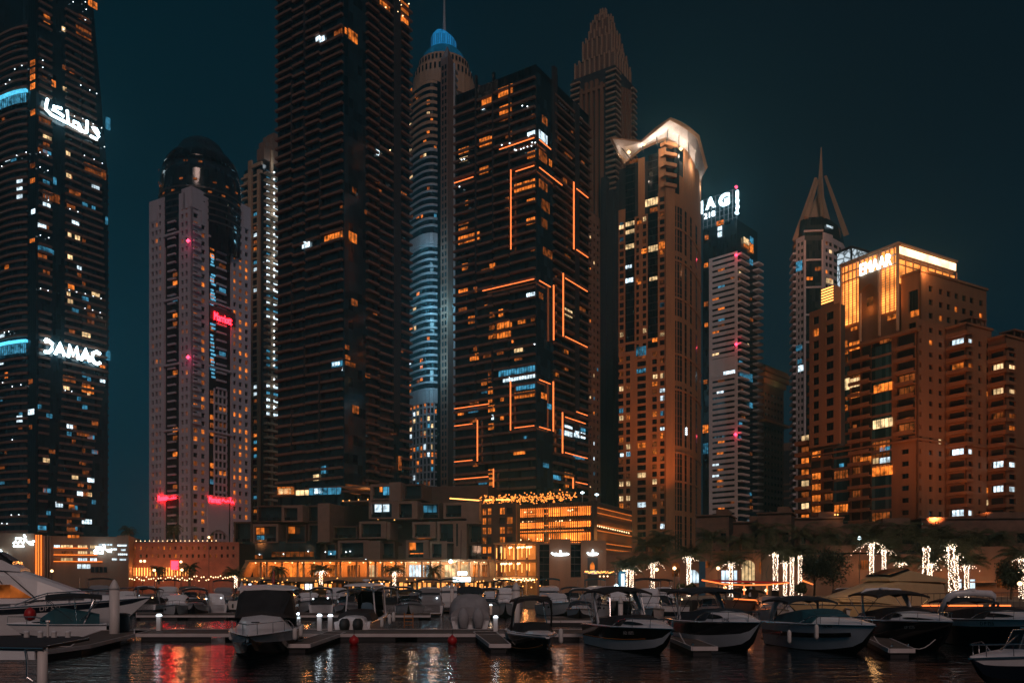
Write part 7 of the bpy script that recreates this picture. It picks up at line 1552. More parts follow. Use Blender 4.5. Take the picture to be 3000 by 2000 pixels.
    def porthole(s, ts, fr=.6, w=.55, h=.22, mat='tinted', key=('m', 's')):
        for t in ts:
            for sg in (1, -1):
                k = int(t * 18); r0, r1 = s.rows[k], s.rows[min(18, k + 1)]
                def P(r): a, b = Vector(r[key[0]]), Vector(r[key[1]]); p = a.lerp(b, fr); return Vector((p.x, p.y * sg, p.z)), (Vector((b.x, b.y * sg, b.z)) - Vector((a.x, a.y * sg, a.z))).normalized()
                (p, up), (q, _) = P(r0), P(r1); f = (q - p).normalized(); o = Vector((0, sg * .035, 0)); n = 10
                m = MB(); m.add([p + f * (w * cos(2 * pi * i / n)) + up * (h * sin(2 * pi * i / n)) + o for i in range(n)], (tuple(range(n)),)); s.add(m, 'porthole', mat)
    def windscreen(s, t0, t1, h, mat='tinted', wf=.62):
        b0, b1 = s.hb(t0) * .84, s.hb(t1) * wf; z0, z1 = s.sh(t0) + .08, s.sh(t1) + .05 + s.crown * .9; x0, x1 = t0 * s.L, t1 * s.L
        lo = [Vector((x0, b0, z0)), Vector((x1 - .3, b1, z1)), Vector((x1, 0, z1 + .05)), Vector((x1 - .3, -b1, z1)), Vector((x0, -b0, z0))]
        hi = [p + Vector((-h * .9, -.1 * (1 if p.y > 0 else -1 if p.y < 0 else 0), h)) for p in lo]; hi[0].x += h * .5; hi[-1].x += h * .5
        m = MB(); m.grid([lo, hi]); s.add(m, 'windscreen', mat); m = MB(); m.tube(hi, .03, 5); m.tube(lo, .025, 5)
        for a, b in zip(lo[1:4], hi[1:4]): m.tube([a, b], .022, 4)
        s.add(m, 'windscreen_frame', 'steel')
    def text(s, txt, t, sg=-1, size=.28, fr=.55, mat='vinyl_white', key=('m', 's')):
        me = text_mesh(txt, size, .004); k = int(t * 18); r0, r1 = s.rows[k], s.rows[k + 1]
        def P(r): a, b = Vector(r[key[0]]), Vector(r[key[1]]); return a, b
        a, b = P(r0); a2, b2 = P(r1); p = a.lerp(b, fr); q = a2.lerp(b2, fr); up = (b - a).normalized(); fx = (q - p).normalized()
        for V in (p, up, fx): V.y *= sg
        if sg > 0: fx = -fx
        nrm = fx.cross(up).normalized()
        for v in me.vertices: v.co = p + fx * v.co.x + up * v.co.y + nrm * (.03 + v.co.z)
        me.materials.clear(); me.materials.append(M[mat]); o = bpy.data.objects.new('registration', me); C.objects.link(o); o.parent = s.root
    def tubes(s, name, mat, lines, r=.025):
        m = MB()
        for l in lines: m.tube(l, r, 5)
        s.add(m, name, mat)
    def platform(s, l=.9, mat='teak'):
        b = s.hb(0) * .86; m = MB(); m.prism([(-l, -b * .9), (0, -b), (0, b), (-l, b * .9)], .28, .40); s.add(m, 'swim_platform', mat)
    def radar(s, x, z):
        m = MB(); m.lathe([(.05, 0), (.06, .12), (.32, .14), (.34, .26), (.28, .33)], (x, 0, z), 12); s.add(m, 'radar_dome', 'gelcoat')
def fender(px, py, Y, lab, h=.62, mat='vinyl_white'):
    z = wz(py, Y); t = thing('fender', (wx(px, Y), Y, z), lab, 'boat fender', 'fenders hung along the boats', world_parts=False)
    m = MB(); r = .14; m.lathe([(.03, -h * .62), (r * .8, -h * .5), (r, -h * .38), (r, h * .38), (r * .8, h * .5), (.04, h * .6)], (0, 0, 0), 10); m.build('body', mat, t, True, local=True); m = MB(); m.tube([(0, 0, h * .55), (0, .03, h * 1.15)], .015, 4); m.build('rope', 'rubber', t, local=True)

# ---- left foreground: big yacht, its bow to the right
b = Boat('yacht', (-330, 1862), (408, 1852), 'large white motor yacht with a navy band and long bow rail, at the left edge', 'yacht', B=5.6, F0=2.0, F1=3.3)
b.F0, b.F1 = 2.05, 3.15; b.hull('gelcoat', 'gelcoat', .70); b.deck(.5, .9); L = b.L
st = MB(); rows = []
for q in b.rows[2:]:
    rows.append(q)
for sg in (1, -1): st.grid([[Vector((q['x'], (q['c'][1] + (q['s'][1] - q['c'][1]) * f_ ** .85) * sg + .03 * sg, q['c'][2] + (q['s'][2] - q['c'][2]) * f_)) for f_ in (.74, .93)] for q in rows])
b.add(st, 'navy_band', 'hull_navy')
b.loft('superstructure', 'gelcoat', [(.30, 2.6, 5.6, 2.3, 1.9), (.52, 2.7, 5.5, 2.2, 1.8), (.60, 3.0, 4.9, 2.1, 1.6), (.78, 3.2, 3.55, 1.7, 1.1)]); b.loft('flybridge', 'gelcoat', [(.28, 5.6, 6.7, 1.9, 1.8), (.46, 5.5, 6.5, 1.8, 1.7), (.53, 5.4, 5.7, 1.7, 1.4)])
b.loft('flybridge_screen', 'tinted', [(.44, 6.4, 7.1, 1.7, 1.5), (.5, 5.9, 6.3, 1.6, 1.4)]); m = MB(); m.grid([[Vector((x * L, -w - .05, z)) for z, w in ((3.2, 2.2), (4.3, 2.08))] for x in (.36, .5)] ); m.add([Vector((.5 * L, -2.26, 3.2)), Vector((.5 * L, -2.12, 4.3)), Vector((.585 * L, -2.2, 3.2))], ((0, 2, 1),)); b.add(m, 'saloon_window', 'lit_dim'); b.rail(.52, .95, 12, r=.05); b.text('DP 511', .66, -1, .55, .35)
b.tubes('mast_rope', 'rubber', [[(.36 * L, -1.2, 7.4), (.60 * L, -2.4, 3.2)], [(.30 * L, -1.0, 8.4), (.47 * L, -2.3, 4.4)]], .04)
# ---- small boat with a teal cover in front of it
b = Boat('sport_boat', (312, 1862), (48, 1868), 'small white sport boat with a teal cover and folded dark bimini, before the big yacht', B=2.6, F0=1.0, F1=1.15)
b.hull('gelcoat', 'gelcoat', .5); b.deck(.5, .3); b.cover(.08, .74, 1.35, 'canvas_teal', tail=.8); b.arch(.12, 2.3, .9, 'steel', .07); b.bimini(.05, .68, 2.55, 'canvas_black', .9, .25); b.rail(.62, .55, 5); b.side_window(.62, .8)
fender(332, 1842, 66, 'white fender at the stern of the teal covered boat'); t = thing('mooring_buoy', water_pt(88, 1800, 1.8), 'dark red round buoy cover hung at the bow of the teal covered boat', 'buoy', world_parts=False); m = MB(); m.lathe([(.05, -.5), (.35, -.38), (.48, 0), (.36, .4), (.08, .62)], (0, 0, 0), 12); m.build('body', 'buoy_red', t, True, local=True)
# ---- hardtop cruiser pointing at the viewer
b = Boat('cabin_cruiser', (806, 1888), (730, 1934), 'white hardtop cruiser with a black windscreen cover, bow pointing at the viewer', B=4.3, F0=1.45, F1=1.40)
b.hull('hull_black', 'gelcoat', .55, rub='hull_black'); b.deck(.50, .92); L = b.L
b.loft('windscreen_cover', 'canvas_black', [(.38, 2.0, 4.0, 1.95, 1.6), (.45, 2.1, 3.85, 1.9, 1.56), (.58, 2.2, 2.52, 1.55, 1.25)]); b.loft('cabin_side', 'tinted', [(.10, 1.5, 3.75, 1.9, 1.6), (.38, 1.55, 3.98, 1.93, 1.62)]); b.loft('hardtop', 'gelcoat', [(.06, 3.8, 4.02, 1.76, 1.58), (.2, 3.95, 4.22, 1.88, 1.65), (.36, 3.98, 4.24, 1.88, 1.65), (.43, 3.9, 4.05, 1.76, 1.5)]); b.rail(.5, .6, 8)
m = MB(); m.lathe([(.26, 0), (.26, .05), (.2, .07)], (.80 * L, 0, b.sec(.80)[3].z - .02), 14); b.add(m, 'deck_hatch', 'tinted'); m = MB(); m.tube([(L * .97, 0, b.sh(1) + .05), (L * 1.03, 0, b.sh(1) + .02), (L * 1.05, 0, b.sh(1) - .35)], .07, 6); m.tube([(L * 1.05, -.2, b.sh(1) - .4), (L * 1.04, 0, b.sh(1) - .5), (L * 1.05, .2, b.sh(1) - .4)], .05, 5); b.add(m, 'anchor', 'steel'); b.text('AD 106', .80, 1, .30, .3)
m = MB(); m.tube([(.1 * L, 0, 3.95), (.1 * L, 0, 5.6)], .03, 5); b.add(m, 'flag_pole', 'steel'); m = MB(); m.grid([[Vector((.1 * L - .02 * i, .12 * sin(i), z - .12 * i)) for z in (4.6, 5.3)] for i in range(5)]); b.add(m, 'flag', 'buoy_red')
for px, py, Y in ((677, 1857, 51.5), (864, 1856, 51), (881, 1848, 55)): fender(px, py, Y, {677: 'white fender on the left bow of the hardtop cruiser', 864: 'white fender by the dock corner, right of the hardtop cruiser', 881: 'short white fender farther along the dock, right of the hardtop cruiser'}[px])
# ---- centre-console boat with two outboards, stern to the viewer
b = Boat('outboard_boat', (1032, 1862), (1120, 1828), 'white walkaround boat with two black outboard motors, stern to the viewer', B=3.3, F0=1.15, F1=1.6)
b.hull('gelcoat', 'gelcoat', .5); b.deck(.62, .35); L = b.L
b.loft('stern_cowl', 'gelcoat', [(-.02, .55, 1.55, 1.35, .95), (.1, .6, 1.7, 1.3, .9)]); b.loft('engine_cover', 'canvas_black', [(.06, 1.2, 1.9, 1.6, 1.2), (.25, 1.2, 2.1, 1.55, 1.2)]); b.loft('console', 'gelcoat', [(.42, 1.0, 2.6, .6, .5), (.55, 1.0, 2.2, .6, .45)])
for y in (-.55, .55):
    m = MB(); rows = []
    for z, r_, dx in ((.05, .12, -.55), (.35, .18, -.6), (.55, .36, -.6), (.95, .45, -.6), (1.3, .40, -.55), (1.5, .22, -.5)): rows.append([Vector((dx + r_ * 1.15 * cos(a), y + r_ * sin(a), z)) for a in [2 * pi * i / 10 for i in range(10)]])
    m.grid(rows, 0, True); m.add(rows[-1], (tuple(range(10)),)); b.add(m, 'outboard_motor', 'rubber', True)
for t_, zz in ((.22, 4.2), (.60, 4.2)):
    for sg in (1, -1): b.tubes('hardtop_pillar', 'gelcoat', [[(t_ * L, sg * 1.35, 1.2), (t_ * L + .15, sg * 1.1, zz)]], .07)
b.loft('hardtop', 'gelcoat', [(.18, 4.15, 4.3, 1.35, 1.25), (.4, 4.2, 4.45, 1.4, 1.3), (.68, 4.1, 4.25, 1.25, 1.1)]); b.windscreen(.56, .68, 1.9, 'glass_black', .9); b.radar(.4 * L, 4.5)
for k, (px, py) in enumerate(((1119, 1822), (1141, 1812), (1153, 1806))): fender(px, py, 70, 'white fender on the right side of the outboard boat, ' + ('nearest its stern', 'in the middle of three', 'farthest from its stern')[k], .7)
# ---- boat under a grey tarpaulin
b = Boat('covered_boat', (1385, 1860), (1372, 1832), 'boat wholly wrapped in a pale grey tarpaulin, two outboards at its stern', B=4.0, F0=1.2, F1=1.5, L=8.5)
b.hull('gelcoat', 'gelcoat', .5); b.deck(.6, .3); L = b.L
m = MB(); rows = []
for i in range(9):
    q = i / 8; x = q * L * .96; top = 2.2 + 1.2 * min(1, q / .12) if q < .75 else 3.4 - 1.6 * (q - .75) / .25; w = b.hb(q) * 1.02; row = []
    for j in range(13):
        a = pi * j / 12; ca, sa = cos(a), sin(a); yy = w * (1 if ca > 0 else -1) * abs(ca) ** .55; zz = b.sh(q) - .35 + (top - b.sh(q) + .35) * abs(sa) ** .6; row.append(Vector((x, yy * (1 - .22 * abs(sa) ** 2) + .03 * sin(j * 3 + i), zz + .05 * sin(i * 2.1 + j * 1.7))))
    rows.append(row)
m.grid(rows); m.add(rows[0], (tuple(range(13)),)); b.add(m, 'tarpaulin', 'canvas_grey', True)
for y in (-.75, .65):
    m = MB(); rows = []
    for z, r_, dx in ((.2, .36, -.5), (.8, .52, -.55), (1.35, .55, -.45), (1.8, .4, -.3), (2.1, .15, -.1)): rows.append([Vector((dx + r_ * cos(a), y + r_ * sin(a), z)) for a in [2 * pi * i / 10 for i in range(10)]])
    m.grid(rows, 0, True); m.add(rows[-1], (tuple(range(10)),)); b.add(m, 'motor_hood', 'canvas_grey', True); m = MB(); m.lathe([(.2, -.2), (.33, .15), (.3, .55)], (-.55, y, 0), 10); b.add(m, 'outboard_motor', 'rubber')
b.loft('top_canopy', 'canvas_navy', [(.28, 3.45, 4.1, 1.25, 1.1), (.5, 3.45, 4.1, 1.25, 1.1)])
b.tubes('rod_holder', 'dark_metal', [[(.3 * L, y, 3.2), (.3 * L, y, 4.3)] for y in (-1.2, -.7, 0, .7, 1.2)], .035); b.tubes('antenna', 'rubber', [[(.4 * L, -.4, 4), (.45 * L, -.9, 9.2)], [(.4 * L, .9, 4), (.5 * L, .8, 9.8)]], .03)
# ---- wakeboard boat
b = Boat('wakeboard_boat', (1530, 1890), (1598, 1920), 'black wakeboard boat with an orange waterline stripe and tower arch, bow to the viewer', B=2.9, F0=1.2, F1=1.25, L=8.5)
b.hull('hull_black', 'hull_black', .35); b.deck(.55, .12, 'gelcoat'); b.cover(.10, .72, .62, 'canvas_black', tail=.45); b.arch(.50, 2.1, -.9, 'rubber', .12, .95); b.bimini(.12, .52, 2.3, 'canvas_black', .8, .22, frame=False); L = b.L
m = MB()
for sg in (1, -1): m.tube([Vector((q['x'], q['c'][1] * sg * 1.015 + .02 * sg, q['c'][2] + .16)) for q in b.rows[:-1]], .035, 4)
b.add(m, 'orange_stripe', 'stripe_orange')
m = MB()
for sg in (1, -1): m.tube([Vector((q['x'], (q['s'][1] + .03) * sg, q['s'][2] - .10)) for q in b.rows[6:]], .09, 5)
b.add(m, 'white_gunwale', 'gelcoat')
b.tubes('tower_leg', 'steel', [[(.36 * L, 1.15, 1.4), (.30 * L, .95, 3.2)], [(.36 * L, -1.15, 1.4), (.30 * L, -.95, 3.2)]], .05); fender(1643, 1862, 53, 'white fender at the right bow of the wakeboard boat', .8); fender(1487, 1858, 58, 'white fender between the dock finger and the wakeboard boat')
# ---- the row of sport cruisers on the right
b = Boat('sport_cruiser', (1772, 1884), (1958, 1920), 'sport cruiser with a black panel above its white hull and an open camper frame', B=3.9, F0=1.5, F1=1.65)
b.hull('gelcoat', 'hull_black', .42); b.deck(.48, .48); b.cover(.18, .62, .72, 'canvas_black', tail=.4); b.arch(.16, 2.4, 1.6, 'gelcoat_grey', .16); b.bimini(.02, .42, 2.65, 'canvas_black', .88, .3); b.rail(.55, .5, 7); b.side_window(.60, .80); b.text('AD 1073', .72, -1, .30, .45); b.platform(); L = b.L
m = MB()
for sg in (1, -1): m.tube([Vector((q['x'], (q['m'][1] + .03) * sg, q['m'][2] + .06)) for q in b.rows[1:16]], .025, 4)
b.add(m, 'orange_pinstripe', 'stripe_orange'); b.tubes('frame_tube', 'steel', [[(.42 * L, 1.3, 1.6), (.36 * L, 1.1, 3.9)], [(.42 * L, -1.3, 1.6), (.36 * L, -1.1, 3.9)], [(.12 * L, -1.2, 1.6), (.2 * L, -1.1, 4.0)], [(.12 * L, 1.2, 1.6), (.2 * L, 1.1, 4.0)], [(.2 * L, 0, 3.9), (.2 * L, 0, 5.6)]], .035); m = MB(); m.tube([(.95 * L, 0, 1.7), (1.03 * L, 0, 1.68), (1.05 * L, 0, 1.3)], .06, 5); b.add(m, 'anchor', 'steel')
b = Boat('sport_cruiser', (2025, 1880), (2212, 1912), 'sport cruiser with navy topsides over a white bottom and a navy canopy', B=4.1, F0=1.7, F1=1.95)
b.hull('gelcoat', 'hull_navy', .48); b.deck(.46, .7); b.cover(.12, .60, .85, 'canvas_navy', tail=.5); b.arch(.10, 2.1, 1.2, 'gelcoat', .15); b.bimini(-.02, .44, 2.4, 'canvas_navy', .9, .3); b.rail(.5, .6, 8); b.side_window(.52, .74); b.platform(); b.text('DMC', .80, -1, .30, 1.05, 'hull_navy'); b.tubes('antenna', 'steel', [[(.1 * b.L, -1.2, 1.6), (.08 * b.L, -1.3, 5.2)]], .02); m = MB(); m.tube([(.95 * b.L, 0, 2.0), (1.02 * b.L, 0, 1.98), (1.04 * b.L, 0, 1.6)], .06, 5); b.add(m, 'anchor', 'steel')
b = Boat('sport_cruiser', (2300, 1884), (2545, 1920), 'pale grey sport cruiser with a teal cockpit cover and thin black side stripe', B=4.0, F0=1.65, F1=1.85)
b.hull('gelcoat_grey', 'gelcoat_grey', .55); b.deck(.46, .48, 'gelcoat'); b.cover(.10, .62, .95, 'canvas_teal', tail=.45); b.arch(.18, 1.55, -.8, 'gelcoat_grey', .15); b.bimini(.0, .38, 1.85, 'canvas_navy', .9, .28); b.rail(.52, .45, 8); b.platform(); b.text('GL 450', .74, -1, .26, .75, 'hull_black')
m = MB()
for sg in (1, -1): m.grid([[Vector((q['x'], q['m'][1] * sg + .03 * sg, q['m'][2] - .12)), Vector((q['x'], (q['m'][1] + (q['s'][1] - q['m'][1]) * .25) * sg + .03 * sg, q['m'][2] + (q['s'][2] - q['m'][2]) * .22))] for q in b.rows[:17]])
b.add(m, 'black_stripe', 'hull_black'); fender(2312, 1864, 55.5, 'white fender near the stern of the teal covered cruiser', .75); fender(2392, 1850, 53.5, 'white fender amidships on the teal covered cruiser', .8)
b = Boat('sport_cruiser', (2560, 1874), (2775, 1908), 'black hulled sport cruiser with an oval side window and swept arch', B=4.1, F0=1.7, F1=1.95)
b.hull('hull_black', 'hull_black', .6); b.deck(.44, .65); b.cover(.08, .58, .9, 'canvas_black', tail=.5); b.arch(.14, 2.05, 1.1, 'gelcoat', .17); b.bimini(-.04, .46, 2.2, 'canvas_black', .9, .3); b.rail(.5, .5, 8); b.side_window(.50, .66, .3, .85, name='oval_window'); b.side_window(.68, .9, .1, .45); b.platform(); b.radar(.16 * b.L, 1.6 + 2.15); b.text('UP 2275', .76, -1, .28, .2)
b = Boat('sport_cruiser', (2800, 1878), (3065, 1912), 'dark hulled sport cruiser with a grey swept arch, at the right edge', B=4.3, F0=1.8, F1=2.1)
b.hull('hull_navy', 'gelcoat', .74); b.deck(.46, .6); b.cover(.12, .62, .85, 'canvas_black', tail=.5); b.arch(.22, 1.75, -1.3, 'gelcoat_grey', .2); b.bimini(-.05, .24, 1.55, 'canvas_navy', .85, .25); b.rail(.52, .5, 8); b.side_window(.55, .8); b.radar(.2 * b.L, 1.7 + 1.95); b.text('D P 755', .62, -1, .36, .2, 'hull_black')
# ---- bottom right corner: the bow of a near boat
b = Boat('bow_rider', (3130, 1965), (2862, 2012), 'near white open boat with a red seat and pulpit rail, in the bottom right corner', B=2.7, F0=1.1, F1=1.25)
b.hull('hull_navy', 'gelcoat_grey', .6); b.deck(.5, .12, 'gelcoat_grey'); b.windscreen(.40, .58, .85); b.rail(.6, .5, 6); m = MB(); m.box(.30 * b.L, .36 * b.L, -.8, .8, .5, 1.5); b.add(m, 'red_seat', 'buoy_red'); b.tubes('frame_tube', 'steel', [[(.25 * b.L, -1.1, .9), (.3 * b.L, -1.0, 2.2), (.3 * b.L, 1.0, 2.2), (.25 * b.L, 1.1, .9)], [(.72 * b.L, -.5, 1.1), (.5 * b.L, -.3, 2.0)]], .04)
for x0, y0, Y0_, x1, y1, lab in ((1990, 1852, 55, 2030, 1889, 'slack mooring line from the black panel cruiser to the dock finger'), (2560, 1862, 54, 2612, 1893, 'mooring line from the teal covered cruiser bow to the dock finger'), (2740, 1872, 55, 2660, 1893, 'mooring line from the black hulled cruiser side to the dock finger'), (1500, 1878, 55, 1545, 1880, 'mooring line at the left bow of the wakeboard boat'), (2290, 1850, 58, 2250, 1862, 'mooring line between the navy topped and teal covered cruisers')):
    a_ = wp(x0, y0, Y0_); c_ = water_pt(x1, y1, .55); t = thing('mooring_line', tuple(c_), lab, 'rope', 'mooring lines'); m = MB(); m.tube([a_.lerp(c_, q) - Vector((0, 0, .35 * sin(pi * q))) for q in (0, .2, .4, .6, .8, 1)], .028, 5); m.build('rope', 'vinyl_white', t)
    m = MB(); m.lathe([(.1, 0), (.06, .12), (.12, .16)], tuple(c_), 8); m.build('cleat', 'steel', t)
# ---- second row
b = Boat('motor_yacht', (2735, 1822), (2325, 1842), 'cream coloured flybridge yacht lit amber, behind the sport cruisers', 'yacht', B=5.0, F0=2.0, F1=2.5)
b.hull('gelcoat_cream', 'gelcoat_cream', .5); b.deck(.5, .6, 'gelcoat_cream'); L = b.L
b.loft('superstructure', 'gelcoat_cream', [(.06, 2.0, 4.6, 2.2, 2.0), (.40, 2.1, 4.8, 2.2, 1.9), (.58, 2.5, 3.9, 2.0, 1.5), (.78, 2.6, 2.95, 1.6, 1.0)]); b.loft('flybridge', 'gelcoat_cream', [(.05, 4.6, 5.0, 2.2, 2.1), (.30, 4.7, 5.9, 1.9, 1.7), (.46, 4.7, 5.0, 1.7, 1.4)]); b.loft('flybridge_screen', 'tinted', [(.30, 5.85, 6.1, 1.5, 1.3), (.44, 5.2, 5.4, 1.5, 1.2)]); b.porthole([.42, .56], .25, .9, .38); b.rail(.55, .7, 8); m = MB(); m.tube([(.02 * L, 1.9, 2.0), (.03 * L, 1.9, 4.8)], .12, 6); b.add(m, 'stern_post', 'gelcoat_cream')
lamp('yacht_light', (wx(2560, 82), 82, 5.5), 160, (1, .5, .18), .6)
rg_l = random.Random(12)
def dots_local(b, pts, mat):
    for p in pts: m = MB(); m.bulb(p, .13); b.add(m, 'deck_light', mat)
def cruiser(stern, bow, label, B=3.6, F0=1.5, F1=2.0, side='gelcoat', top='gelcoat', canv='canvas_navy', kind=0, L=None):
    b = Boat('cabin_cruiser', stern, bow, label, B=B, F0=F0, F1=F1, L=L); body = rg_l.choice(('gelcoat', 'gelcoat_dim', 'gelcoat_dim', 'gelcoat_grey')); b.hull(side, top, .5); b.deck(.48, .4, body); L = b.L
    if kind == 0: b.cover(.1, .6, .9, canv); b.bimini(0, .45, 2.5, canv); b.arch(.15, 2.3, .8)
    elif kind == 1:
        b.loft('superstructure', body, [(.12, F0, F0 + 1.7, B * .42, B * .36), (.45, F0 + .1, F0 + 1.75, B * .42, B * .34), (.62, F1 - .1, F1 + .45, B * .36, B * .24)]); b.loft('cabin_windows', 'tinted', [(.2, F0 + .75, F0 + 1.4, B * .42 + .02, B * .39), (.46, F0 + .8, F0 + 1.4, B * .42 + .02, B * .37), (.55, F0 + .85, F0 + 1.05, B * .39, B * .35)]); b.loft('flybridge', body, [(.08, F0 + 1.75, F0 + 2.3, B * .38, B * .36), (.42, F0 + 1.75, F0 + 2.5, B * .36, B * .3), (.5, F0 + 1.7, F0 + 1.9, B * .3, B * .24)]); b.bimini(.06, .36, 3.7, canv, .8, .2)
    elif kind == 2: b.windscreen(.4, .56, .8); b.bimini(.08, .5, 2.3, canv); b.tubes('rod', 'steel', [[(.2 * L, .8, F0), (.18 * L, .9, F0 + 4)]], .02)
    elif kind == 3: b.loft('superstructure', body, [(.2, F0, F0 + 1.6, B * .40, B * .34), (.5, F0 + .1, F0 + 1.6, B * .40, B * .32), (.64, F1 - .1, F1 + .35, B * .34, B * .22)]); b.loft('cabin_windows', 'tinted', [(.24, F0 + .7, F0 + 1.3, B * .40 + .02, B * .37), (.5, F0 + .75, F0 + 1.3, B * .40 + .02, B * .35), (.58, F0 + .8, F0 + 1.0, B * .37, B * .32)]); b.porthole([.5, .62, .72], .4, .3, .15)
    b.rail(.55, .5, 6); b.platform()
    if int(B * 1000) % 3 == 0: dots_local(b, [(.10 * L, B * .3, F0 + .9), (.10 * L, -B * .25, F0 + 1.0)], rg_l.choice(('spot_warm', 'spot_amber', 'spot_white')))
    return b
cruiser((1555, 1792), (1668, 1806), 'cabin cruiser with dim lit saloon windows, moored behind the wakeboard boat', kind=3, L=12, B=4)
cruiser((1850, 1786), (1700, 1810), 'grey cruiser with three small portholes pointing left, behind the first right cruiser', kind=3, side='gelcoat_grey', top='gelcoat_grey', L=12, B=4)
cruiser((1990, 1806), (1860, 1812), 'dark hulled cruiser with a bimini hidden behind the first right cruiser', kind=2, side='hull_navy', canv='canvas_black', B=3.6)
cruiser((1930, 1800), (1968, 1808), 'flybridge boat with a thin raised canopy seen above the navy topped cruiser', kind=1, L=11, canv='canvas_black')
cruiser((2150, 1818), (2330, 1826), 'white cruiser with a long bow rail between the navy topped and teal covered cruisers', kind=2, L=11)
cruiser((1256, 1806), (1262, 1797), 'white flybridge boat seen from its stern, left of the tarpaulin boat', kind=1, L=11, B=4.2)
cruiser((938, 1808), (945, 1798), 'dark arched sport boat behind the hardtop cruiser and the outboard boat', kind=0, canv='canvas_black', L=9)
cruiser((1122, 1808), (1150, 1798), 'sport boat with a black cover just right of the outboard boat', kind=0, canv='canvas_black', L=9, B=3.2)
cruiser((626, 1806), (632, 1797), 'dim cabin boat with a dark windscreen left of the hardtop cruiser', kind=3, L=10)
cruiser((160, 1794), (300, 1802), 'dark canopied motorboat beyond the bow rail of the big yacht', kind=2, canv='canvas_black', L=10, side='hull_black')
cruiser((400, 1803), (480, 1795), 'low dark motorboat beyond the bow tip of the big yacht', kind=0, canv='canvas_black', L=9, side='hull_navy')
# ---- third row, farther off
rg = random.Random(77)
FAR = [(40, 1788, 0, 'far dark covered motorboat beneath the orange light fins'), (128, 1790, 1, 'far flybridge boat right of the orange light fins'), (215, 1788, 2, 'far motorboat with a thin canopy below the lit ledges of the retail block'), (292, 1791, 1, 'far flybridge boat just left of the white pointed pile'), (372, 1789, 3, 'far low cabin boat just right of the white pointed pile'), (430, 1790, 0, 'far covered motorboat left of the red banner'), (492, 1788, 1, 'far flybridge boat under the red banner'), (556, 1790, 2, 'far bimini boat right of the red banner'), (655, 1789, 1, 'far flybridge boat left of the colonnade ramp'), (722, 1788, 0, 'far covered boat at the left end of the colonnade'), (790, 1790, 1, 'far flybridge boat over the hardtop cruiser roof'), (852, 1788, 2, 'far open boat with a thin top, left of the outboard boat'), (905, 1789, 3, 'far cabin boat beneath the third wide bay of the colonnade'), (985, 1788, 1, 'far flybridge boat above the outboard boat hardtop'), (1052, 1790, 2, 'far canopied boat in line with the left red ball buoy'), (1110, 1787, 1, 'far flybridge boat between the two colonnade palms'), (1180, 1790, 0, 'far covered boat above the amber ladder'), (1222, 1787, 3, 'far low cabin boat left of the bright shop signs'), (1318, 1788, 1, 'far flybridge boat behind the tarpaulin boat mast'), (1378, 1787, 2, 'far canopied boat below the bright shop signs'), (1440, 1788, 3, 'far cabin boat under the pavilion lantern strings'), (1500, 1789, 0, 'far dark covered boat right of the pavilion lanterns'), (1610, 1790, 1, 'far flybridge boat below the left script sign'), (1675, 1788, 2, 'far canopied boat below the dark glass slot of the restaurant'), (1745, 1790, 1, 'far flybridge boat beneath the bar awning'), (1812, 1791, 3, 'far low cruiser beneath the bright cold light')]
for i, (px, py, k, lab) in enumerate(FAR):
    d = rg.uniform(-9, 9); e_ = rg.choice((4, 4, -4)); cruiser((px - d, py - e_ + 4), (px + d, py + e_ + 4), lab, B=rg.uniform(3.6, 4.6), F0=rg.uniform(1.4, 1.8), F1=rg.uniform(1.9, 2.3), kind=k, canv=rg.choice(('canvas_black', 'canvas_navy', 'canvas_black', 'canvas_teal')), side=rg.choice(('gelcoat', 'gelcoat_grey', 'hull_navy', 'gelcoat_grey')), top=rg.choice(('gelcoat', 'gelcoat_dim', 'hull_black', 'hull_navy')), L=rg.uniform(10, 12.5))
MID = [(2085, 1828, 2, 'thin canopied boat seen between the first two right cruisers'), (2265, 1830, 3, 'cabin boat seen over the stern of the teal covered cruiser'), (2480, 1834, 0, 'covered boat before the cream yacht hull'), (1905, 1826, 1, 'flybridge boat seen through the open camper frame'), (95, 1808, 2, 'dark canopied boat behind the big yacht foredeck'), (520, 1808, 3, 'cabin boat right of the big yacht bow rail'), (570, 1806, 0, 'covered boat just left of the dim cabin boat'), (1018, 1806, 2, 'boat with a thin canopy in the gap left of the outboard boat console'), (1200, 1806, 2, 'thin canopied boat directly behind the amber ladder'), (1432, 1806, 0, 'covered sport boat between the tarpaulin boat and the wakeboard boat'), (1478, 1804, 1, 'small flybridge boat above the wakeboard boat finger'), (1700, 1822, 0, 'covered sport boat in the gap before the first right cruiser')]
for i, (px, py, k, lab) in enumerate(MID):
    d = rg.uniform(-10, 10); cruiser((px - d, py - 4), (px + d, py + 4), lab, B=rg.uniform(3.3, 3.9), F0=1.4, F1=rg.uniform(1.7, 2.0), kind=k, canv=rg.choice(('canvas_black', 'canvas_navy')), side=rg.choice(('gelcoat', 'hull_navy', 'gelcoat')), L=rg.uniform(9, 11))

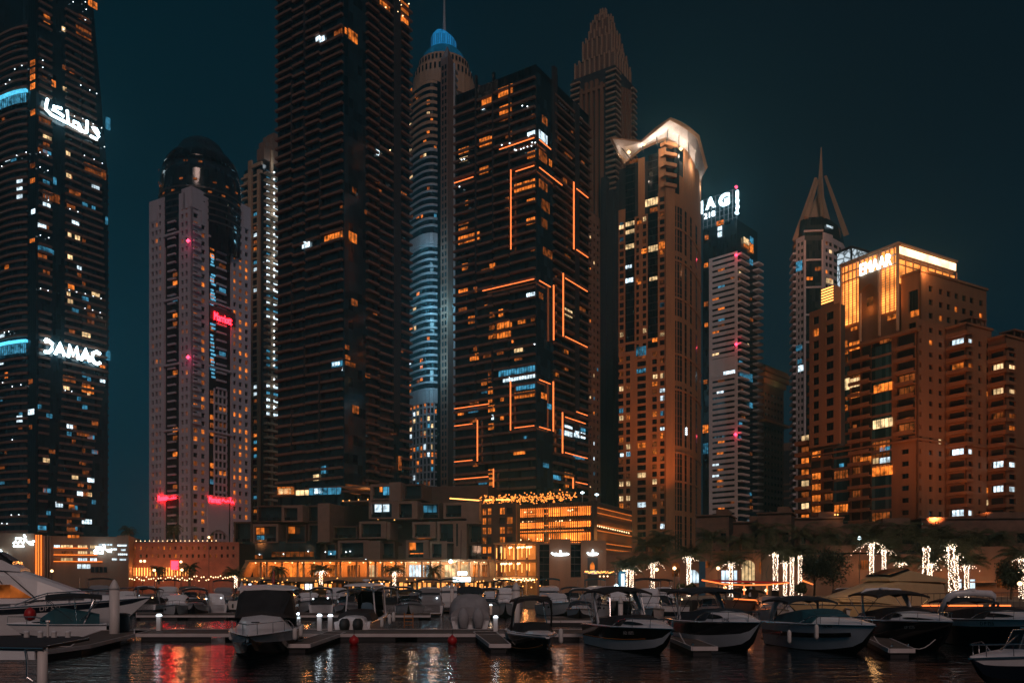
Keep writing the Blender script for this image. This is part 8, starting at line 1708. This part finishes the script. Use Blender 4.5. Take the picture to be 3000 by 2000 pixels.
# ================================================================== pontoons, piles and dock furniture
def pontoon(px, lab, zt=.55, wfl=None):
    """px: picture corners of the deck, near edge first (left to right), then the far edge"""
    pts = [water_pt(x, y, zt) for x, y in px]; c = sum(pts, Vector()) / len(pts); t = thing('pontoon', (c.x, c.y, 0), lab, 'floating dock', 'floating docks'); 
    m = MB(); m.prism([(p.x, p.y) for p in pts], zt - .16, zt); m.build('deck', 'dock_deck', t)
    m = MB(); n = len(pts)
    for i in range(n):
        a, b = pts[i], pts[(i + 1) % n]; d = (b - a).normalized(); o = Vector((d.y, -d.x, 0)) * .07
        m.hexa([a + Vector((0, 0, -.22)), b + Vector((0, 0, -.22)), b + o + Vector((0, 0, -.22)), a + o + Vector((0, 0, -.22)), a + Vector((0, 0, .03)), b + Vector((0, 0, .03)), b + o + Vector((0, 0, .03)), a + o + Vector((0, 0, .03))])
    m.build('edge_fender', 'dock_edge', t)
    a, b = pts[0], pts[1]; q = pts[2] ; L = (b - a).length; k = max(1, int(L / 6)); back = (pts[-1] - pts[0]) * .9 + (pts[0] - pts[0])
    for i in range(k):
        m = MB(); u, v = a.lerp(b, (i + .04) / k), a.lerp(b, (i + .80) / k); u = u + (c - u) * .012; v = v + (c - v) * .012; bk = (pts[-1] - pts[0]) * .85
        m.prism([(u.x, u.y), (v.x, v.y), (v.x + bk.x, v.y + bk.y), (u.x + bk.x, u.y + bk.y)], -.2, zt - .17); m.build('float', 'dark_core', t)
pontoon([(395, 1856), (1760, 1856), (1760, 1842), (395, 1842)], 'long main pontoon running behind the hardtop cruiser and the wakeboard boat')
pontoon([(842, 1886), (906, 1886), (1010, 1851), (958, 1850)], 'dock finger right of the hardtop cruiser')
pontoon([(1436, 1886), (1494, 1886), (1452, 1850), (1388, 1850)], 'dock finger left of the wakeboard boat')
pontoon([(2028, 1894), (2100, 1894), (2010, 1862), (1950, 1862)], 'dock finger between the black panel cruiser and the navy topped one')
pontoon([(2606, 1900), (2678, 1900), (2590, 1862), (2530, 1862)], 'dock finger between the teal covered and black hulled cruisers')
pontoon([(130, 1905), (262, 1888), (440, 1845), (300, 1845)], 'dark pontoon at the left, leading from the white pile towards the landing stage')
pontoon([(1600, 1817), (3000, 1817), (3000, 1806), (1600, 1806)], 'far pontoon behind the row of sport cruisers')
pontoon([(400, 1802), (1260, 1802), (1260, 1794), (400, 1794)], 'far pontoon across the red reflection')
for px, yt, yb, r_, lab in ((335, 1696, 1876, .36, 'white pointed mooring pile beside the teal covered boat'), (1512, 1704, 1850, .36, 'white pointed mooring pile behind the wakeboard boat'), (1324, 1706, 1800, .26, 'white pile behind the tarpaulin boat mast'), (1818, 1742, 1850, .22, 'short pale pile inside the open camper frame'), (2200, 1716, 1810, .26, 'grey pile behind the navy topped cruiser'), (708, 1702, 1800, .26, 'dim pile left of the hardtop cruiser roof')):
    p = water_pt(px, yb); Y = p.y; t = thing('mooring_pile', (p.x, Y, 0), lab, 'mooring pile', 'mooring piles'); h = wz(yt, Y); m = MB(); m.lathe([(r_, -1), (r_, h - .75)], (p.x, Y, 0), 14); m.build('shaft', 'white_paint', t, True); m = MB(); m.lathe([(r_ * 1.05, h - .8), (r_ * 1.05, h - .62), (r_ * .5, h - .2), (.03, h)], (p.x, Y, 0), 14); m.build('cap', 'vinyl_white', t, True)
def pedestal(px, py, h, lab, mat='white_paint'):
    p = water_pt(px, py, .55); t = thing('service_pedestal', (p.x, p.y, .55), lab, 'dock pedestal', 'service pedestals on the docks', world_parts=False); m = MB(); m.prism([(-.17, -.14), (.17, -.14), (.17, .14), (-.17, .14)], 0, h); m.build('post', mat, t, local=True); m = MB(); m.prism([(-.2, -.17), (.2, -.17), (.2, .17), (-.2, .17)], h, h + .16, poly2=[(-.1, -.1), (.1, -.1), (.1, .1), (-.1, .1)]); m.build('lamp_head', 'spot_white', t, local=True)
    return p
for px, py, h, lab in ((936, 1846, 1.2, 'dock pedestal left of the outboard boat'), (968, 1847, 1.2, 'dock pedestal touching the left stern of the outboard boat'), (1452, 1848, 1.1, 'dock pedestal at the right stern of the tarpaulin boat'), (1438, 1800, 1.2, 'amber topped pedestal behind the tarpaulin boat'), (466, 1846, 1.2, 'dim dock pedestal on the pontoon left of the red reflection'), (484, 1772, 1.0, 'far pedestal pair lamp beyond the big yacht bow')):
    p = pedestal(px, py, h, lab); lamp('pedestal_light', p + Vector((0, -.5, h + .4)), 9, (.75, .9, 1) if 'amber' not in lab else (1, .6, .3), .1)
p = water_pt(356, 1850, .55); t = thing('dock_bin', (p.x, p.y, .55), 'dark blue barrel shaped dock bin right of the white pile', 'bin', world_parts=False); m = MB(); m.lathe([(.52, 0), (.6, .15), (.62, 1.2), (.5, 1.3)], (0, 0, 0), 14); m.build('barrel', 'canvas_navy', t, True, local=True); m = MB(); m.lathe([(.66, 1.3), (.66, 1.42), (.3, 1.5)], (0, 0, 0), 14); m.build('lid', 'rubber', t, local=True)
for px, lab in ((1037, 'red ball buoy hanging from the main pontoon below the outboard boat'), (1325, 'red ball buoy hanging from the main pontoon below the tarpaulin boat')):
    p = water_pt(px, 1876, .25); t = thing('ball_buoy', (p.x, p.y, .25), lab, 'buoy', 'red ball buoys', world_parts=False); m = MB(); m.lathe([(.03, -.36), (.22, -.3), (.34, -.1), (.36, .05), (.28, .25), (.1, .36), (.05, .45)], (0, 0, 0), 14); m.build('ball', 'buoy_red', t, True, local=True); m = MB(); m.tube([(0, 0, .4), (0, .1, .8)], .03, 5); m.build('rope', 'rubber', t, local=True)
p = water_pt(1197, 1838, .55); t = thing('ladder', (p.x, p.y, .55), 'small amber ladder standing on the main pontoon', 'ladder', world_parts=False)
for x in (-.38, .38): m = MB(); m.tube([(x, 0, 0), (x, 0, 1.35)], .04, 5); m.build('rail', 'rope_orange', t, local=True)
for z in (.25, .55, .85, 1.15): m = MB(); m.tube([(-.38, 0, z), (.38, 0, z)], .03, 5); m.build('rung', 'rope_orange', t, local=True)
p = water_pt(684, 1790, .55); t = thing('dock_box', (p.x, p.y, .55), 'pale square notice box on the far pontoon left of the hardtop cruiser', 'dock box', world_parts=False); m = MB(); m.box(-.65, .65, -.3, .3, .3, 1.5); m.build('body', 'vinyl_white', t, local=True); m = MB(); m.box(-.12, .12, -.34, -.31, .5, 1.1); m.build('notice', 'rubber', t, local=True); m = MB(); m.box(-.5, .5, -.2, .2, 0, .3); m.build('stand', 'rubber', t, local=True)
# ---- landing stage in the near left corner
Yg = 31; t = thing('landing_stage', (wx(40, Yg), Yg, 0), 'near landing stage with a white edge beam, curved tube and post', 'landing stage')
zt = wz(1893, Yg); m = MB(); m.prism([(wx(-120, Yg), Yg), (wx(132, Yg), Yg), (wx(262, 36), 36), (wx(230, 37.5), 37.5), (wx(-120, 37.5), 37.5)], zt - .1, zt); m.build('platform', 'canvas_black', t)
m = MB(); m.tube([(wx(-120, Yg), Yg - .05, zt - .02), (wx(128, Yg), Yg - .05, zt - .08), (wx(138, Yg + .5), Yg + .5, zt - .04), (wx(258, 36), 36, zt - .04)], .05, 6); m.build('edge_tube', 'steel', t)
m = MB(); m.box(wx(-120, Yg), wx(101, Yg), Yg, Yg + .1, zt - .48, zt - .1); m.build('fascia_board', 'board_white', t)
m = MB(); m.tube([(wx(118, Yg), Yg + .15, zt - .05), (wx(116, Yg), Yg + .15, -1)], .17, 12); m.build('post', 'white_paint', t, True)
m = MB(); m.tube([(wx(78, Yg), Yg - .1, zt - .1), (wx(84, Yg), Yg - .1, zt - .6), (wx(84, Yg), Yg - .1, zt - 1.1), (wx(102, Yg), Yg - .1, zt - 1.25)], .035, 8); m.build('curved_tube', 'steel', t)
for px in (78, 118, 158, 199):
    p = Vector((wx(px, 36.6), 36.6, zt)); q = thing('deck_bollard', tuple(p), {78: 'white deck light bollard, leftmost of four on the landing stage', 118: 'white deck light bollard, second from the left of four', 158: 'white deck light bollard just right of the thin lamp post', 199: 'white deck light bollard, rightmost of four'}[px], 'bollard', 'deck bollards', world_parts=False)
    m = MB(); m.lathe([(.11, 0), (.11, .20)], (0, 0, 0), 10); m.build('base', 'vinyl_white', q, local=True); m = MB(); m.lathe([(.125, .20), (.125, .26), (.05, .29)], (0, 0, 0), 10); m.build('cap', 'gelcoat', q, local=True)
pontoon([(-100, 1893), (205, 1893), (240, 1866), (-100, 1866)], 'dark pontoon just behind the near landing stage')
p = Vector((wx(140, 36.8), 36.8, zt)); q = thing('dock_lamp', tuple(p), 'thin pale lamp post among the four white bollards', 'lamp post', world_parts=False); m = MB(); m.tube([(0, 0, 0), (0, 0, .62)], .05, 8); m.build('post', 'vinyl_white', q, local=True); m = MB(); m.lathe([(.07, .62), (.1, .66), (.08, .72)], (0, 0, 0), 8); m.build('head', 'gelcoat', q, local=True)
# ---- floating bar with orange rope lights, and the lit edge of the far dock
Yb = 96; t = thing('floating_bar', (wx(2200, Yb), Yb, 0), 'low floating bar outlined with orange rope lights, behind the navy topped cruiser', 'floating bar'); P3 = lambda x, y, d=0: wp(x, y, Yb + d)
m = MB(); m.box(wx(2050, Yb), wx(2330, Yb), Yb + .3, Yb + 4, -.3, wz(1758, Yb)); m.build('barge', 'dark_core', t); m = MB(); m.hexa([P3(2056, 1702, .1), P3(2312, 1709, .1), P3(2312, 1706, 4), P3(2056, 1700, 4), P3(2056, 1698, .1), P3(2312, 1705, .1), P3(2312, 1702, 4), P3(2056, 1696, 4)]); m.build('awning', 'buoy_red', t)
for pts in ([(2056, 1698), (2122, 1710), (2180, 1713)], [(2180, 1713), (2245, 1712), (2312, 1706)], [(2122, 1712), (2123, 1720), (2128, 1726)], [(2180, 1714), (2180, 1741)], [(2247, 1713), (2247, 1740)], [(2150, 1753), (2217, 1757)], [(2350, 1699), (2382, 1711)]):
    m = MB(); m.tube([P3(x, y, -.1) for x, y in pts], .075, 5); m.build('rope_light', 'led_orange', t)
dots(t, 'bar_lamp', 'spot_warm', [P3(x, y, 1) for x, y in ((2124, 1720), (2181, 1726), (2245, 1728))], .22); lamp('bar_glow', P3(2190, 1730, -2), 60, (1, .3, .08), .3)
m = MB()
for x in (2150, 2200, 2260): m.prism([(wx(x, Yb + 2), Yb + 2), (wx(x + 22, Yb + 2), Yb + 2), (wx(x + 22, Yb + 3), Yb + 3), (wx(x, Yb + 3), Yb + 3)], wz(1758, Yb), wz(1728, Yb))
m.build('counter', 'canvas_navy', t)
Yb = 88; t = thing('lit_gangway', (wx(2830, Yb), Yb, 0), 'gangway with a red orange light strip and wire railing, behind the black hulled cruiser', 'gangway'); m = MB(); m.box(wx(2690, Yb), wx(3040, Yb), Yb + .2, Yb + 2.5, wz(1790, Yb), wz(1778, Yb)); m.build('deck', 'dock_deck', t)
for x0, x1 in ((2702, 2758), (2778, 2880), (2900, 2920), (2930, 2962)): m = MB(); m.box(wx(x0, Yb), wx(x1, Yb), Yb, Yb + .12, wz(1775, Yb) , wz(1770.5, Yb)); m.build('light_strip', 'led_orange', t)
m = MB(); m.tube([P for P in (wp(2700, 1738, Yb + .2), wp(3040, 1734, Yb + .2))], .04, 5)
for x in range(2700, 3040, 18): m.tube([wp(x, 1778, Yb + .2), wp(x, 1737, Yb + .2)], .025, 4)
m.build('railing', 'dark_metal', t); m = MB(); m.box(wx(2600, Yb), wx(3100, Yb), Yb + 2.6, Yb + 8, -.3, wz(1790, Yb)); m.build('pontoon_base', 'dark_core', t)
# ------------------------------------------------------------------ night haze over the city
def haze():
    m = bpy.data.materials.new('haze'); m.use_nodes = True; t = m.node_tree; t.nodes.clear(); o = t.nodes.new('ShaderNodeOutputMaterial'); v = t.nodes.new('ShaderNodeVolumePrincipled')
    v.inputs['Color'].default_value = (.38, .90, 1, 1); v.inputs['Density'].default_value = .00045; v.inputs['Anisotropy'].default_value = .72
    t.links.new(v.outputs[0], o.inputs['Volume']); M['haze'] = m
    try: m.cycles.homogeneous_volume = True
    except Exception: pass
    mb = MB(); mb.box(-1010, 1010, -80, 1010, -3.2, 330); h = mb.build('haze', 'haze', uvs=False); h['kind'] = 'stuff'
haze()
